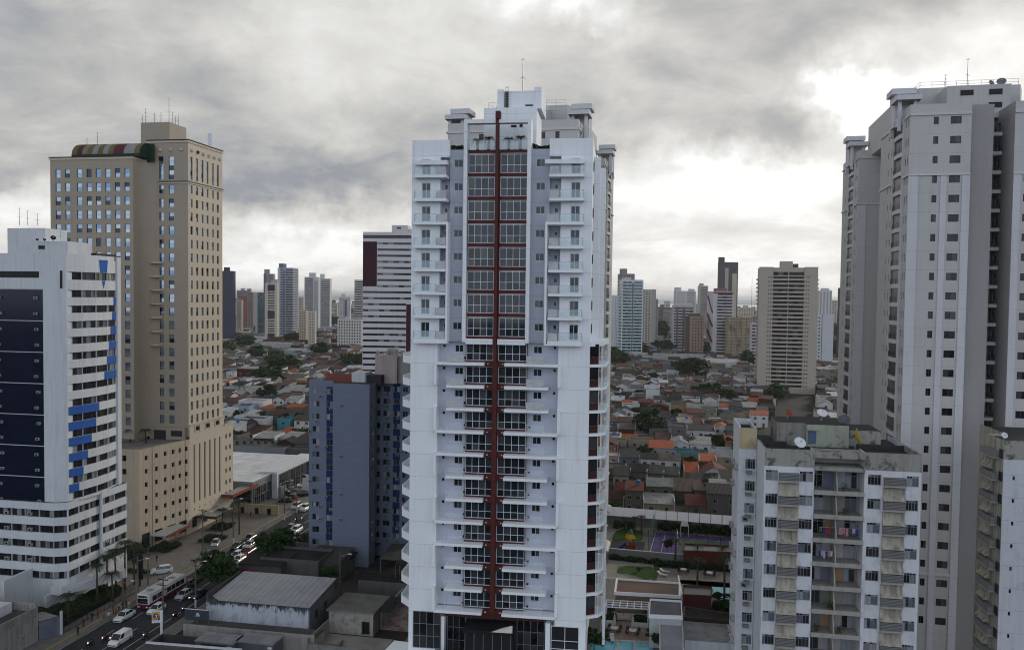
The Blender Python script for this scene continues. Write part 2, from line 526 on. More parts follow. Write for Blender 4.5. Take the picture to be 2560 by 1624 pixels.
# ------------------------------------------------------------------ shared materials
WHITE = plaster('white paint', (0.80, 0.82, 0.84), dirt=0.16, streak=0.34, joints=(2.98, 0.35, 1.0))
WHITE2 = plaster('white paint plain', (0.82, 0.84, 0.85), dirt=0.12, streak=0.10)
LAV = plaster('lavender grey paint', (0.43, 0.45, 0.515), dirt=0.10, streak=0.12, joints=(2.98, 0.35, 1.0))
LAV2 = plaster('pale lavender paint', (0.52, 0.55, 0.63), dirt=0.08, streak=0.10)
REDP = plaster('oxide red paint', (0.085, 0.018, 0.016), dirt=0.2, streak=0.15, rough=0.6)
CONC = plaster('raw concrete', (0.30, 0.29, 0.27), dirt=0.6, streak=0.6, patch=0.3)
DARKC = plaster('sooty roof membrane', (0.035, 0.035, 0.035), dirt=0.4, streak=0.2)
ALU = plain('white aluminium', (0.72, 0.74, 0.76), 0.4)
DALU = plain('dark aluminium', (0.06, 0.06, 0.065), 0.4)
STEEL = plain('galvanised steel', (0.30, 0.31, 0.32), 0.45, 0.6)
BLACK = plain('black metal', (0.015, 0.015, 0.017), 0.5)
GL_TOWER = glass('tower glazing', [(0.008, 0.014, 0.02), (0.014, 0.022, 0.032), (0.02, 0.03, 0.042), (0.035, 0.042, 0.05), (0.012, 0.015, 0.018), (0.06, 0.065, 0.07)], 0.04, 0.5)
GL_DARK = glass('dark room glass', [(0.006, 0.007, 0.009), (0.012, 0.014, 0.018), (0.022, 0.023, 0.026), (0.008, 0.009, 0.011), (0.05, 0.05, 0.052)], 0.08, 0.35)
GL_GAP = glass('shaded loggia', [(.014, .013, .014), (.022, .02, .02), (.03, .028, .028), (.018, .017, .018), (.10, .09, .08)], .35, .2)
GL_CURT = glass('curtained glass', [(0.012, 0.013, 0.016), (0.025, 0.027, 0.03), (0.20, 0.20, 0.21), (0.035, 0.04, 0.045), (0.30, 0.31, 0.34), (0.015, 0.016, 0.02), (0.12, 0.13, 0.16)], 0.10, 0.5)
GL_HOTEL = glass('reflective hotel glass', [(0.34, 0.41, 0.47), (0.25, 0.34, 0.45), (0.38, 0.44, 0.48), (0.04, 0.045, 0.06), (0.29, 0.38, 0.48), (0.36, 0.41, 0.45), (0.16, 0.25, 0.38)], 0.03, 0.5, 0.75)
GL_NAVY = glass('navy curtain wall', [(0.006, 0.010, 0.030), (0.008, 0.013, 0.036), (0.005, 0.008, 0.024)], 0.12, 0.3)
RAIL = clear_glass('clear rail glass', (0.72, 0.86, 0.90), 0.22)
RAIL2 = clear_glass('thin rail glass', (0.8, 0.9, 0.93), 0.07)
PERF = plain('white perforated panel', (0.55, 0.55, 0.56), 0.6)
WATER = watermat('pool water', (0.10, 0.42, 0.52), 0.05, 0.1, 3.0)
ASPH = asphalt('asphalt', (0.046, 0.046, 0.05), 1.0, 0.35)
PAVE = slabs('grey pavement', (0.20, 0.185, 0.165), (0.17, 0.158, 0.145), 0.8, 0.8, 0.02, 0.4)
EARTH = asphalt('bare ground', (0.045, 0.041, 0.036), 0.6, 0.6)
LINE = plain('road paint', (0.55, 0.55, 0.53), 0.7, 0, 0.2, 3)
YLINE = plain('yellow tactile strip', (0.42, 0.29, 0.10), 0.8, 0, 0.2, 3)
GRASSM = asphalt('lawn', (0.042, 0.098, 0.014), 3.0, 0.35)
LEAF1 = leafmat('broad leaves', (0.016, 0.042, 0.010), (0.042, 0.085, 0.018))
LEAF2 = leafmat('dark leaves', (0.016, 0.036, 0.013), (0.042, 0.070, 0.022))
PALMM = leafmat('palm leaves', (0.014, 0.030, 0.012), (0.038, 0.060, 0.022))
BARK = plain('bark', (0.075, 0.058, 0.043), 0.9, 0, 0.25, 4)
S_GLZ = dict(id='glz', t=0.075, nx=4, rows=[0.40, 0.53, 0.07], frame=ALU, glass=GL_TOWER, fd=0.07)
S_SL = dict(id='sl', t=0.06, nx=2, frame=ALU, glass=GL_TOWER)
S_DOOR = dict(id='door', t=0.07, nx=2, frame=ALU, glass=GL_TOWER)
S_SM = dict(id='sm', t=0.07, nx=1, frame=ALU, glass=GL_DARK)
S_DK = dict(id='dk', t=0.05, nx=2, frame=DALU, glass=GL_DARK)
S_DK1 = dict(id='dk1', t=0.05, nx=1, frame=DALU, glass=GL_DARK)
S_CURT = dict(id='curt', t=0.055, nx=4, rows=[0.78, 0.22], frame=STEEL, glass=GL_CURT)
S_CU2 = dict(id='cu2', t=0.05, nx=2, frame=STEEL, glass=GL_CURT)
S_HOT = dict(id='hot', t=0.05, nx=1, rows=[0.5, 0.5], frame=DALU, glass=GL_HOTEL)
S_HOTL = dict(id='hotl', t=0.05, nx=1, rows=[0.2, 0.2, 0.2, 0.2, 0.2], frame=DALU, glass=GL_HOTEL)
S_POD = dict(id='pod', t=0.0, nx=1, frame=DALU, glass=GL_DARK)
S_FAR = dict(id='far', t=0.0, nx=1, frame=DALU, glass=GL_DARK)
# ------------------------------------------------------------------ ground, sea
b = MB(); b.poly([(-40000, -1500, 0), (40000, -1500, 0), (40000, 4300, 0), (-40000, 4300, 0)])
tag(b.build('ground', EARTH), kind='structure')
mt, g, pb = newmat('estuary water')
pb.inputs['Base Color'].default_value = (0.20, 0.235, 0.26, 1)
pb.inputs['Roughness'].default_value = 0.5; pb.inputs['Specular IOR Level'].default_value = 0.06
b = MB(); b.poly([(-40000, 4300, -0.2), (40000, 4300, -0.2), (40000, 60000, -0.2), (-40000, 60000, -0.2)])
tag(b.build('sea', mt), kind='structure')
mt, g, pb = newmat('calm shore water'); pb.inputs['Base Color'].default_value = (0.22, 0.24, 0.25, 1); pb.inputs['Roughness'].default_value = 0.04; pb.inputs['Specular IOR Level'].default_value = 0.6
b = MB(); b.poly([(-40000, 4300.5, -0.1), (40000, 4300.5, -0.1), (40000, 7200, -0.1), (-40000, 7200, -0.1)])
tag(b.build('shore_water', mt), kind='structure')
# street frame: origin at the western kerb, s across (to the right), t along (away)
SA = R(10.5)
SO = Vector((-74.4, 135.7))
SD, SN = Vector((sin(SA), cos(SA))), Vector((cos(SA), -sin(SA)))
def st(s, t, z=0.0):
 p = SO + SN * s + SD * t
 return Vector((p.x, p.y, z))
def strip(name, s0, s1, t0, t1, z, mat, h=0.0):
 o_ = MB()
 if h:
  o_.box(s0, t0, z, s1, t1, z + h)
 else:
  o_.poly([(s0, t0, z), (s1, t0, z), (s1, t1, z), (s0, t1, z)])
 return tag(o_.build(name, mat, None, (SO.x, SO.y, 0), -SA), kind='structure')
strip('road', 0, 12.2, -110, 330, 0.012, ASPH)
strip('pavement', -6.0, -0.15, -110, 330, 0.0, PAVE, 0.13)
strip('kerb', -0.15, 0.0, -110, 330, 0.0, CONC, 0.15)
strip('pavement', 12.35, 15.2, -110, 330, 0.0, PAVE, 0.13)
strip('kerb', 12.2, 12.35, -110, 330, 0.0, CONC, 0.15)
strip('forecourt', -21.5, -6.0, 22, 118, 0.0, slabs('hotel paving', (0.19, 0.165, 0.145), (0.165, 0.145, 0.13), 1.2, 1.2, 0.02, 0.35), 0.10)
strip('yellow_strip', -2.3, -1.9, -60, 200, 0.134, YLINE)
mk = MB()
for t in range(-60, 220, 8):
 mk.box(3.3, t, 0.014, 3.43, t + 3.2, 0.018); mk.box(6.7, t + 1.5, 0.014, 6.83, t + 4.7, 0.018)
tag(mk.build('lane_markings', LINE, None, (SO.x, SO.y, 0), -SA), kind='structure')
mk = MB(); mk.box(10.0, -110, 0.014, 10.14, 330, 0.019)
tag(mk.build('edge_line', LINE, None, (SO.x, SO.y, 0), -SA), kind='structure')
# ------------------------------------------------------------------ the white residential tower in the middle
TL = at(1030.5, 353, 106.2); TR = at(1483, 347, 103.2)
T_RZ = math.atan2(TR.y - TL.y, TR.x - TL.x)
TW = math.hypot(TR.x - TL.x, TR.y - TL.y)
tw = Thing('residential_tower', 'tall white apartment tower with a red central stripe and glazed verandas', 'apartment tower', (TL.x, TL.y, 0), T_RZ)
K = TW / 23.0
body = MB()
ZT = 79.9; ZS = 53.9; ZB = 19.0
UP = [75.3 - 3.0 * k for k in range(8)]
LO = [51.3 - 2.95 * k for k in range(12)]
def panel(mb, x0, x1, y, z0, z1, wins, m, ret=1.7):
 """front-facing panel with returns to the plane behind"""
 x0 *= K; x1 *= K
 tw.fac(mb, (x0, y), (1, 0), x1 - x0, z0, z1, [(a * K - x0, c, w_ * K, h_, s_) for (a, c, w_, h_, s_) in wins], 0.14, m)
 mb.poly([(x0, y, z0), (x0, y, z1), (x0, ret, z1), (x0, ret, z0)], m)
 mb.poly([(x1, y, z0), (x1, ret, z0), (x1, ret, z1), (x1, y, z1)], m)
 mb.poly([(x0, y, z1), (x1, y, z1), (x1, ret, z1), (x0, ret, z1)], m)
 mb.poly([(x0, y, z0), (x0, ret, z0), (x1, ret, z0), (x1, y, z0)], m)
# core and sides
body.box(0.25, 1.75, 0.0, TW - 0.25, 19.6, ZT - 1.1, 0, 4)
body.box(0.0, 1.7, 20.0, 0.25, 6.0, ZT, 0); body.box(0.0, 7.4, 20.0, 0.25, 20, ZT, 0)
# upper zone, left
panel(body, 0.0, 3.7, 0.0, ZS, ZT, [(1.3, z + .12, 1.15, 1.98, S_DOOR) for z in UP], 0)
panel(body, 3.7, 4.85, 1.15, ZS, ZT - 2.2, [(4.0, z + 1.35, .5, .65, S_SM) for z in UP], 1, 1.74)
panel(body, 4.85, 6.75, 0.55, ZS, ZT - 1.2, [(5.38, z + 1.15, 1.16, .98, S_SL) for z in UP], 1)
# upper zone, right
panel(body, 15.3, 17.65, 0.55, ZS, ZT - 1.2, [(15.9, z + 1.15, 1.16, .98, S_SL) for z in UP], 1)
panel(body, 17.65, 19.1, 1.15, ZS, ZT - 2.2, [(18.2, z + 1.35, .5, .65, S_SM) for z in UP], 1, 1.74)
panel(body, 19.1, 23.0, 0.0, ZS, ZT, [(20.35, z + .12, 1.15, 1.98, S_DOOR) for z in UP], 0)
# parapet heads over the recesses
for (a, c) in ((3.7, 4.9), (17.6, 19.1)):
 body.box(a * K + .01, -0.02, ZT - 2.2, c * K - .01, 1.75, ZT, 0)
for (a, c) in ((0.6, 4.75), (17.1, 22.0)):
 body.box(a * K, -0.9, ZT - 3.3, c * K, 0.03, ZT - 2.75, 0)
# glazed middle, upper
panel(body, 7.2, 10.78, 0.35, ZS - .2, 78.6, [(7.26, z + .36, 3.42, 2.55, S_GLZ) for z in UP], 2)
panel(body, 11.24, 14.85, 0.35, ZS - .2, 78.6, [(11.38, z + .36, 3.42, 2.55, S_GLZ) for z in UP], 2)
# white frame columns, top beam, bottom beam
body.box(6.75 * K, -0.3, ZS, 7.2 * K, 1.74, 82.4, 0); body.box(14.85 * K, -0.3, ZS, 15.3 * K, 1.74, 82.4, 0)
body.box(7.2 * K, -0.28, 81.9, 14.85 * K, 0.8, 82.38, 0)
body.box(7.2 * K, -0.28, 53.65, 10.7 * K, 0.34, 54.35, 0); body.box(11.3 * K, -0.28, 53.65, 14.85 * K, 0.34, 54.35, 0)
# lower zone
panel(body, 0.0, 3.55, 0.0, 12, ZS, [], 0)
panel(body, 19.05, 23.0, 0.0, 12, ZS, [], 0)
panel(body, 3.55, 7.15, 1.15, ZB, ZS, [(3.95, z + 1.75, .45, .5, S_SM) for z in LO] + [(5.6, z + 1.2, 1.1, .95, S_SL) for z in LO], 3, 1.74)
panel(body, 15.05, 19.05, 1.15, ZB, ZS, [(18.3, z + 1.75, .45, .5, S_SM) for z in LO] + [(15.8, z + 1.2, 1.1, .95, S_SL) for z in LO], 3, 1.74)
panel(body, 7.15, 10.75, 0.5, ZB, ZS - .25, [(7.2, z + .2, 3.5, 2.3, S_GLZ) for z in LO], 2)
panel(body, 11.25, 15.05, 0.5, ZB, ZS - .25, [(11.35, z + .2, 3.65, 2.3, S_GLZ) for z in LO], 2)
# right flank wall with shaded slots
def flank(z0, z1):
 tw.fac(body, (TW, 0.0), (0, 1), 20.0, z0, z1, [], .2, 0)
body.poly([(TW, 1.7, 12), (TW, 20, 12), (TW, 20, ZT), (TW, 1.7, ZT)], 0)
body.poly([(0, 20, 12), (0, 20, ZT), (TW, 20, ZT), (TW, 20, 12)], 0)
body.poly([(0, 6.0, 20), (0, 7.4, 20), (0, 7.4, ZT), (0, 6.0, ZT)], 0)
body.box(TW + .002, 5.2, ZS, TW + .9, 6.0, ZT - 1.5, 0)
body.box(TW + .002, 9.0, ZS, TW + 1.5, 9.9, ZT - 2.4, 0)
for z in UP:
 tw.win((TW + .06, 2.2, z + .9), pi / 2, 1.5, 1.2, S_DK1)
 tw.win((TW + .06, 6.6, z + .9), pi / 2, 1.6, 1.2, S_DK1)
# rear penthouse, water tank block
body.box(8.7 * K, 3.2, ZT - 1.2, 15.6 * K, 10, 84.6, 0)
body.box(10.3 * K, 4.2, 84.6, 16.0 * K, 10.6, 87.0, 0)
body.box(10.3 * K, 4.2, 87.0, 11.2 * K, 10.6, 87.2, 0); body.box(15.2 * K, 4.0, 84.61, 16.1 * K, 10.7, 87.4, 0)
body.box(11.25 * K, 4.1, 84.62, 11.8 * K, 4.25, 86.9, 5)
body.box(12.3 * K, 3.1, 82.05, 13.0 * K, 3.3, 82.3, 5); body.box(13.4 * K, 3.1, 82.05, 13.8 * K, 3.3, 82.4, 5)
body.box(14.0 * K, 4.1, 85.0, 15.0 * K, 4.25, 85.15, 5)
body.build('wall', [WHITE, LAV, REDP, LAV2, DARKC, BLACK], tw.o)
# red spine
sp = MB()
sp.box(10.8 * K, -0.36, 51.2, 11.2 * K, 0.5, 82.4, 0)
sp.box(10.8 * K, -0.6, 82.4, 11.4 * K, 0.5, 83.35, 0)
sp.box(10.72 * K, -0.30, ZB - .4, 11.3 * K, 0.52, 51.2, 0)
for z in LO:
 sp.box(9.75 * K, 0.05, z - .55, 10.73 * K, 0.49, z + .12, 0)
 sp.box(11.29 * K, 0.05, z - .55, 12.3 * K, 0.49, z + .12, 0)
sp.box(4.6 * K, 0.3, ZB - 1.25, 17.6 * K, 1.2, ZB - .42, 0)
sp.build('spine', [REDP], tw.o)
# balconies, upper
def balcony(x0, x1, z, ysl, panels, longf=None, lo=False):
 b_ = MB()
 b_.box(x0 * K, -ysl, z - .36, x1 * K, 1.12 if not lo else 1.13, z, 0)
 o = b_.build('balcony', [WHITE2], tw.o)
 for (a, c, kind) in panels:
  r_ = MB()
  if kind == 'p':
   r_.box(a * K, -ysl + .06, z + .05, c * K, -ysl + .10, z + 1.0, 0)
   r_.build('panel', [PERF], o)
  else:
   r_.box(a * K, -ysl + .05, z + .02, c * K, -ysl + .07, z + 1.0, 0)
   for q in (a * K, c * K):
    r_.box(q - .02, -ysl + .04, z, q + .02, -ysl + .08, z + 1.05, 1)
   r_.box(a * K, -ysl + .045, z + 1.0, c * K, -ysl + .075, z + 1.04, 1)
   for q in (a * K, c * K):
    r_.box(q - .012, -ysl + .05, z + .02, q + .012, 0.0 if not lo else 1.1, z + 1.0, 0)
   r_.build('rail', [RAIL2 if lo else RAIL, ALU if lo else STEEL], o)
 return o
for k, z in enumerate(UP):
 ex = 4.9 if k == 2 else 4.7
 o = balcony(0.55, ex, z, 1.05, [(0.6, 3.45, 'g'), (3.55, ex - .05, 'p')])
 ex = 17.35 if k == 2 else 17.7
 o = balcony(ex, 22.0, z, 1.05, [(19.05, 21.95, 'g'), (ex + .05, 18.95, 'p')])
# uprights between the balconies of the middle floors
for (a, c) in ((4.72, 4.98), (17.28, 17.54)):
 f_ = MB(); f_.box(a * K, -1.06, 53.95, c * K, 0.54, UP[2], 0); f_.build('upright', [WHITE2], tw.o)
for (a, c) in ((0.6, 4.98), (17.28, 22.0)):
 f_ = MB(); f_.box(a * K, -1.08, 53.7, c * K, -.003, 53.93, 0); f_.build('soffit', [WHITE2], tw.o)
for j, z in enumerate(LO):
 L0 = 3.5 if j % 4 in (0, 3) else 4.85
 R0 = 19.1 if j % 4 in (0, 3) else 17.9
 knd = 'p' if j < 3 else 'g'
 balcony(L0, 9.7, z, 0.75, [(4.9, 7.1, knd)], lo=True)
 balcony(12.3, R0, z, 0.75, [(15.1, 17.4, knd)], lo=True)
 if j % 4 == 0 or j % 4 == 3:
  za, zb = (z - 2.95, z - .37) if j % 4 == 0 else (z + .01, z + 2.95)
  for a in (3.25, 19.06):
   f_ = MB(); f_.box(a * K, -.76, za, (a + .35) * K, .02, zb, 0); f_.build('upright', [WHITE2], tw.o)
 # small ventilation boxes and soffit lamps
 for a in (6.85, 15.3):
  f_ = MB(); f_.box(a * K, 1.0, z + .35, (a + .23) * K, 1.16, z + .62, 0); f_.build('vent', [BLACK], tw.o)
 for a in (10.1, 12.0):
  f_ = MB(); f_.lathe((a * K, -.02, z - .25), [(0, 0), (.11, .03), (.11, .13), (0, .16)], 8)
  f_.build('lamp', [ALU], tw.o)
# corner balconies on the right flank and the tips on the left flank
RDK = plaster('dark red panel', (0.055, 0.016, 0.014), dirt=0.2, streak=0.2)
for j, z in enumerate(LO):
 b_ = MB()
 b_.prism([(TW + .01, 0.2), (TW + 1.5, 0.9), (TW + 2.15, 2.0), (TW + 2.3, 7.8), (TW + .01, 7.8)], z - .34, z + .02, 0)
 o = b_.build('corner_balcony', [WHITE2], tw.o)
 r_ = MB(); r_.poly([(TW + .02, .55, z + .03), (TW + 1.15, 1.1, z + .03), (TW + 1.15, 1.1, z + .95), (TW + .02, .55, z + .95)]); r_.build('panel', [RDK], o)
 r_ = MB(); r_.poly([(TW + .02, .62, z + .95), (TW + 1.15, 1.17, z + .95), (TW + 1.15, 1.17, z + 2.58), (TW + .02, .62, z + 2.58)], 0)
 r_.poly([(TW + 1.15, 1.17, z + .03), (TW + 1.3, 7, z + .03), (TW + 1.3, 7, z + 2.58), (TW + 1.15, 1.17, z + 2.58)], 0)
 r_.build('glazing', [GL_DARK], o)
 r_ = MB(); q_ = [(TW + 1.15, 1.0), (TW + 1.5, 1.15), (TW + 2.0, 2.0), (TW + 2.15, 7.6)]
 for (a, c) in zip(q_, q_[1:]): r_.poly([(*a, z), (*c, z), (*c, z + 1.0), (*a, z + 1.0)], 0)
 for a in q_: r_.tube((*a, z), (*a, z + 2.6), .045, None, 4, 1)
 for (a, c) in zip(q_, q_[1:]): r_.tube((*a, z + 1.02), (*c, z + 1.02), .03, None, 4, 1)
 r_.build('rail', [RAIL, ALU], o)
 b_ = MB()
 b_.prism([(-.01, .5), (-.01, 6.2), (-1.6, 6.2), (-1.6, 2.2)], z - .4, z + .02, 0)
 b_.prism([(-.01, .5), (-.01, .62), (-1.5, 2.3), (-1.6, 2.2)], z + .02, z + .55, 0)
 b_.box(-1.6, 2.2, z + .02, -1.5, 6.2, z + .85, 0)
 b_.build('corner_balcony', [WHITE2], tw.o)
cp_ = MB(); cp_.prism([(TW + .01, 0.1), (TW + 1.5, 2.0), (TW + 2.3, 8.4), (TW + .01, 8.4)], 53.6, 54.3, 0)
cp_.box(TW + 2.02, 7.8, 12.0, TW + 2.4, 8.4, 53.6, 0)
cp_.build('canopy', [WHITE2], tw.o)
# terrace rail, planters
for (a, c) in ((7.2, 10.7), (11.3, 14.85)):
 r_ = MB(); r_.box(a * K, -.06, 78.62, c * K, -.03, 79.75, 0); r_.box(a * K, -.07, 79.75, c * K, -.02, 79.8, 1)
 for i in range(4):
  x_ = (a + (c - a) * i / 3.0) * K
  r_.box(x_ - .02, -.08, 78.6, x_ + .02, -.01, 79.8, 1)
 r_.build('rail', [RAIL, STEEL], tw.o)
r_ = MB()
for (xa, xb) in ((8.8, 10.2), (16.0, 18.3)):
 for z in (84.7, 85.2):
  r_.box(xa * K, 9.5, z + .8, xb * K, 9.54, z + .84)
 for i in range(4):
  x_ = (xa + (xb - xa) * i / 3.0) * K
  r_.box(x_, 9.5, 84.6, x_ + .04, 9.54, 86.04)
r_.build('roof_rail', [STEEL], tw.o)
r_ = MB()
for q in (11.42, 11.75):
 r_.box(q * K, 3.9, 84.6, q * K + .05, 3.95, 87.6)
for z in range(9):
 r_.box(11.42 * K, 3.9, 84.7 + z * .33, 11.78 * K, 3.95, 84.74 + z * .33)
r_.build('ladder', [STEEL], tw.o)
# lobby storey
lb = MB()
lb.box(0.0, 0.02, 12, .55, 1.74, ZB, 0); lb.box(4.35 * K, 0.02, 12, 4.75 * K, 1.74, ZB - 1.26, 0); lb.box(17.9 * K, -.03, 12, 18.5 * K, 1.74, ZB - 1.26, 0)
lb.box(22.2 * K, -.03, 12, TW, -.001, ZB - 1.5, 0)
lb.box(4.75 * K, 1.3, 12, 17.9 * K, 1.74, ZB - 1.26, 1)
lb.build('lobby', [WHITE2, DARKC], tw.o)
S_LOB = dict(id='lob', t=0.08, nx=4, rows=[.33, .33, .34], frame=STEEL, glass=GL_DARK)
S_LOB2 = dict(id='lob2', t=0.10, nx=2, rows=[.3, .25, .45], frame=ALU, glass=GL_DARK)
tw.win((.6, -.02, 13.4), 0, 3.7 * K, 4.9, S_LOB, 'lobby_window')
tw.win((4.9 * K, 1.22, 12.5), 0, 3.2 * K, 5.2, S_LOB, 'lobby_window')
tw.win((14.1 * K, 1.22, 12.5), 0, 3.6 * K, 5.2, S_LOB, 'lobby_window')
tw.win((18.6 * K, -.04, 13.2), 0, 3.6 * K, 4.3, S_LOB2, 'lobby_window')
cp_ = MB(); cp_.box(7.9 * K, -2.4, 12, 13.8 * K, 1.2, 16.9, 0); cp_.box(7.6 * K, -2.7, 16.9, 14.0 * K, 1.2, 17.25, 0)
cp_.poly([(11.3 * K, -2.8, 17.27), (14.0 * K, -2.8, 17.27), (13.9 * K, -1.9, 17.9), (12.6 * K, -1.8, 17.5)], 1)
for i in range(6):
 cp_.box((7.9 + i * 1.17) * K, -2.44, 12, (7.9 + i * 1.17) * K + .06, -2.40, 16.9, 2)
cp_.box(7.9 * K, -2.45, 14.3, 13.8 * K, -2.41, 14.36, 2)
cp_.build('entrance_porch', [BLACK, plain('pale sheet', (.62, .60, .52)), STEEL], tw.o)
tw.flush()
# ------------------------------------------------------------------ grey-beige towers with stepped caps (one at right, one behind the white tower)
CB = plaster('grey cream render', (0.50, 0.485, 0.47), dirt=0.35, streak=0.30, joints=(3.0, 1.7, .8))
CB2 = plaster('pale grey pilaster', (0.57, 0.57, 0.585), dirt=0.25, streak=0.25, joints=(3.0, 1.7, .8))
CB3 = plaster('shade-toned recess render', (0.34, 0.325, 0.315), dirt=0.3, streak=0.25, joints=(6.0, 1.7, .5))  # darker copy of the cream render: recess shade put into its colour
def condo(label, x, y, rz, zb=0.0):
 t = Thing('apartment_tower', label, 'apartment tower', (x, y, 0), rz, 'grey cream towers with stepped roof caps')
 b = MB(); W_, ZP = 23.4, 90.3
 fl = [86.4 - 3.0 * k for k in range(27)]
 fw = [(3.35, z + .75, .72, 1.15, S_DK) for z in fl] + [(5.75, z + .75, 1.55, 1.15, S_DK) for z in fl]
 t.fac(b, (0, 0), (1, 0), 8.7, zb, ZP, fw, .16, 0)
 t.fac(b, (14.7, 0), (1, 0), 8.7, zb, ZP, [(1.4, z + .75, 1.55, 1.15, S_DK) for z in fl] + [(4.7, z + .75, .72, 1.15, S_DK) for z in fl], .16, 0)
 lw = []
 for z in fl:
  for yy in (0.7, 2.0, 11.3, 13.6):
   lw.append((yy, z + .75, .62, 1.15, S_DK1))
 # u for the left face runs from back to front seen from outside
 t.fac(b, (0, 20), (0, -1), 20, zb, ZP, [(20 - yy - w_, z_, w_, h_, s_) for (yy, z_, w_, h_, s_) in lw if yy < 3] + [(20 - yy - w_, z_, w_, h_, s_) for (yy, z_, w_, h_, s_) in lw if yy > 9], .16, 0)
 t.fac(b, (W_, 0), (0, 1), 20, zb, ZP, lw, .16, 0)
 # backs of the front wings and the recess core
 b.poly([(0, 20, zb), (0, 20, ZP), (6, 20, ZP), (6, 20, zb)], 0); b.poly([(W_ - 6, 20, zb), (W_ - 6, 20, ZP), (W_, 20, ZP), (W_, 20, zb)], 0)
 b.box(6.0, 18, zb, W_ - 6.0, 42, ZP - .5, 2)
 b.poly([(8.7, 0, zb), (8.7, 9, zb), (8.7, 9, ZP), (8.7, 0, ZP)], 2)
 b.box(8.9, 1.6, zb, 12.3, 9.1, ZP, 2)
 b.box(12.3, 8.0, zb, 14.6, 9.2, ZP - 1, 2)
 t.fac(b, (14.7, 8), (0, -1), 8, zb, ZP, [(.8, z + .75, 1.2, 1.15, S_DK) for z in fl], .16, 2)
 b.box(.3, .3, ZP - 1.2, 8.6, 19.8, ZP - .9, 3); b.box(14.8, .3, ZP - 1.2, W_ - .3, 19.8, ZP - .9, 3)
 # rear wings
 t.fac(b, (0, 40), (1, 0), 6.2, zb, ZP, [(5.3, z + .75, .5, 1.15, S_DK1) for z in fl], .16, 0)
 t.fac(b, (W_ - 6.2, 40), (1, 0), 6.2, zb, ZP, [(1.0, z + .75, .5, 1.15, S_DK1) for z in fl], .16, 0)
 rw = [(yy, z + .75, .62, 1.15, S_DK1) for z in fl for yy in (.9, 2.4, 11.3, 13.6)]
 t.fac(b, (0, 58), (0, -1), 18, zb, ZP, [(18 - a - w_, z_, w_, h_, s_) for (a, z_, w_, h_, s_) in rw], .16, 0)
 t.fac(b, (W_, 40), (0, 1), 18, zb, ZP, rw, .16, 0)
 b.box(.02, 57.8, zb, W_ - .02, 58.0, ZP, 0)
 b.poly([(.2, 40.2, ZP - .9), (W_ - .2, 40.2, ZP - .9), (W_ - .2, 57.9, ZP - .9), (.2, 57.9, ZP - .9)], 3)
 b.poly([(0, 40, ZP - .3), (6.2, 40, ZP - .3), (6.2, 58, ZP - .3), (0, 58, ZP - .3)], 0)
 b.poly([(W_ - 6.2, 40, ZP - .3), (W_, 40, ZP - .3), (W_, 58, ZP - .3), (W_ - 6.2, 58, ZP - .3)], 0)
 # proud pilasters on the fronts
 for (a, c, yy) in ((0, 1.4, 0), (4.55, 5.4, 0), (7.6, 8.7, 0), (14.7, 15.7, 0), (17.9, 18.9, 0), (21.8, W_, 0)):
  b.box(a - (.04 if a == 0 else 0), yy - .16, zb, c, yy - .002, 79.2, 1)
 for q in (0, 40):
  for (a, c) in ((3.2, 3.5), (9.4, 9.9)):
   b.box(-.3, q + a, zb, -.002, q + c, ZP - 1.6, 1); b.box(W_ + .002, q + a, zb, W_ + .3, q + c, ZP - 1.6, 1)
 b.box(-.05, 39.85, zb, 1.6, 39.998, 79.2, 1)
 # penthouse with sloping flanks
 t2 = [(4.0, 12.0), (19.4, 12.0), (21.0, 16.0), (21.0, 44), (2.4, 44), (2.4, 16.0)]
 b.prism(t2, ZP - 1, 95.6, 0, 3)
 b.box(7.0, 7.0, ZP - 1, 16.4, 13.0, 94.6, 0)
 # trims
 for z in (88.55, 79.3, 17.0):
  b.box(-.18, -.2, z, 8.72, -.003, z + .32, 1); b.box(14.68, -.2, z, W_ + .18, -.003, z + .32, 1)
  b.box(-.2, -.2, z, -.003, 3.2, z + .32, 1); b.box(-.2, 9.9, z, -.003, 20, z + .32, 1)
  b.box(W_ + .003, -.2, z, W_ + .2, 3.2, z + .32, 1); b.box(W_ + .003, 9.9, z, W_ + .2, 20, z + .32, 1)
  b.box(-.18, 39.8, z, 6.2, 39.997, z + .32, 1); b.box(-.2, 39.8, z, -.003, 43.2, z + .32, 1); b.box(-.2, 49.9, z, -.003, 58, z + .32, 1)
  b.box(W_ - 6.2, 39.8, z, W_ + .18, 39.997, z + .32, 1); b.box(W_ + .003, 39.8, z, W_ + .2, 43.2, z + .32, 1); b.box(W_ + .003, 49.9, z, W_ + .2, 58, z + .32, 1)
 b.build('wall', [CB, CB2, CB3, DARKC], t.o)
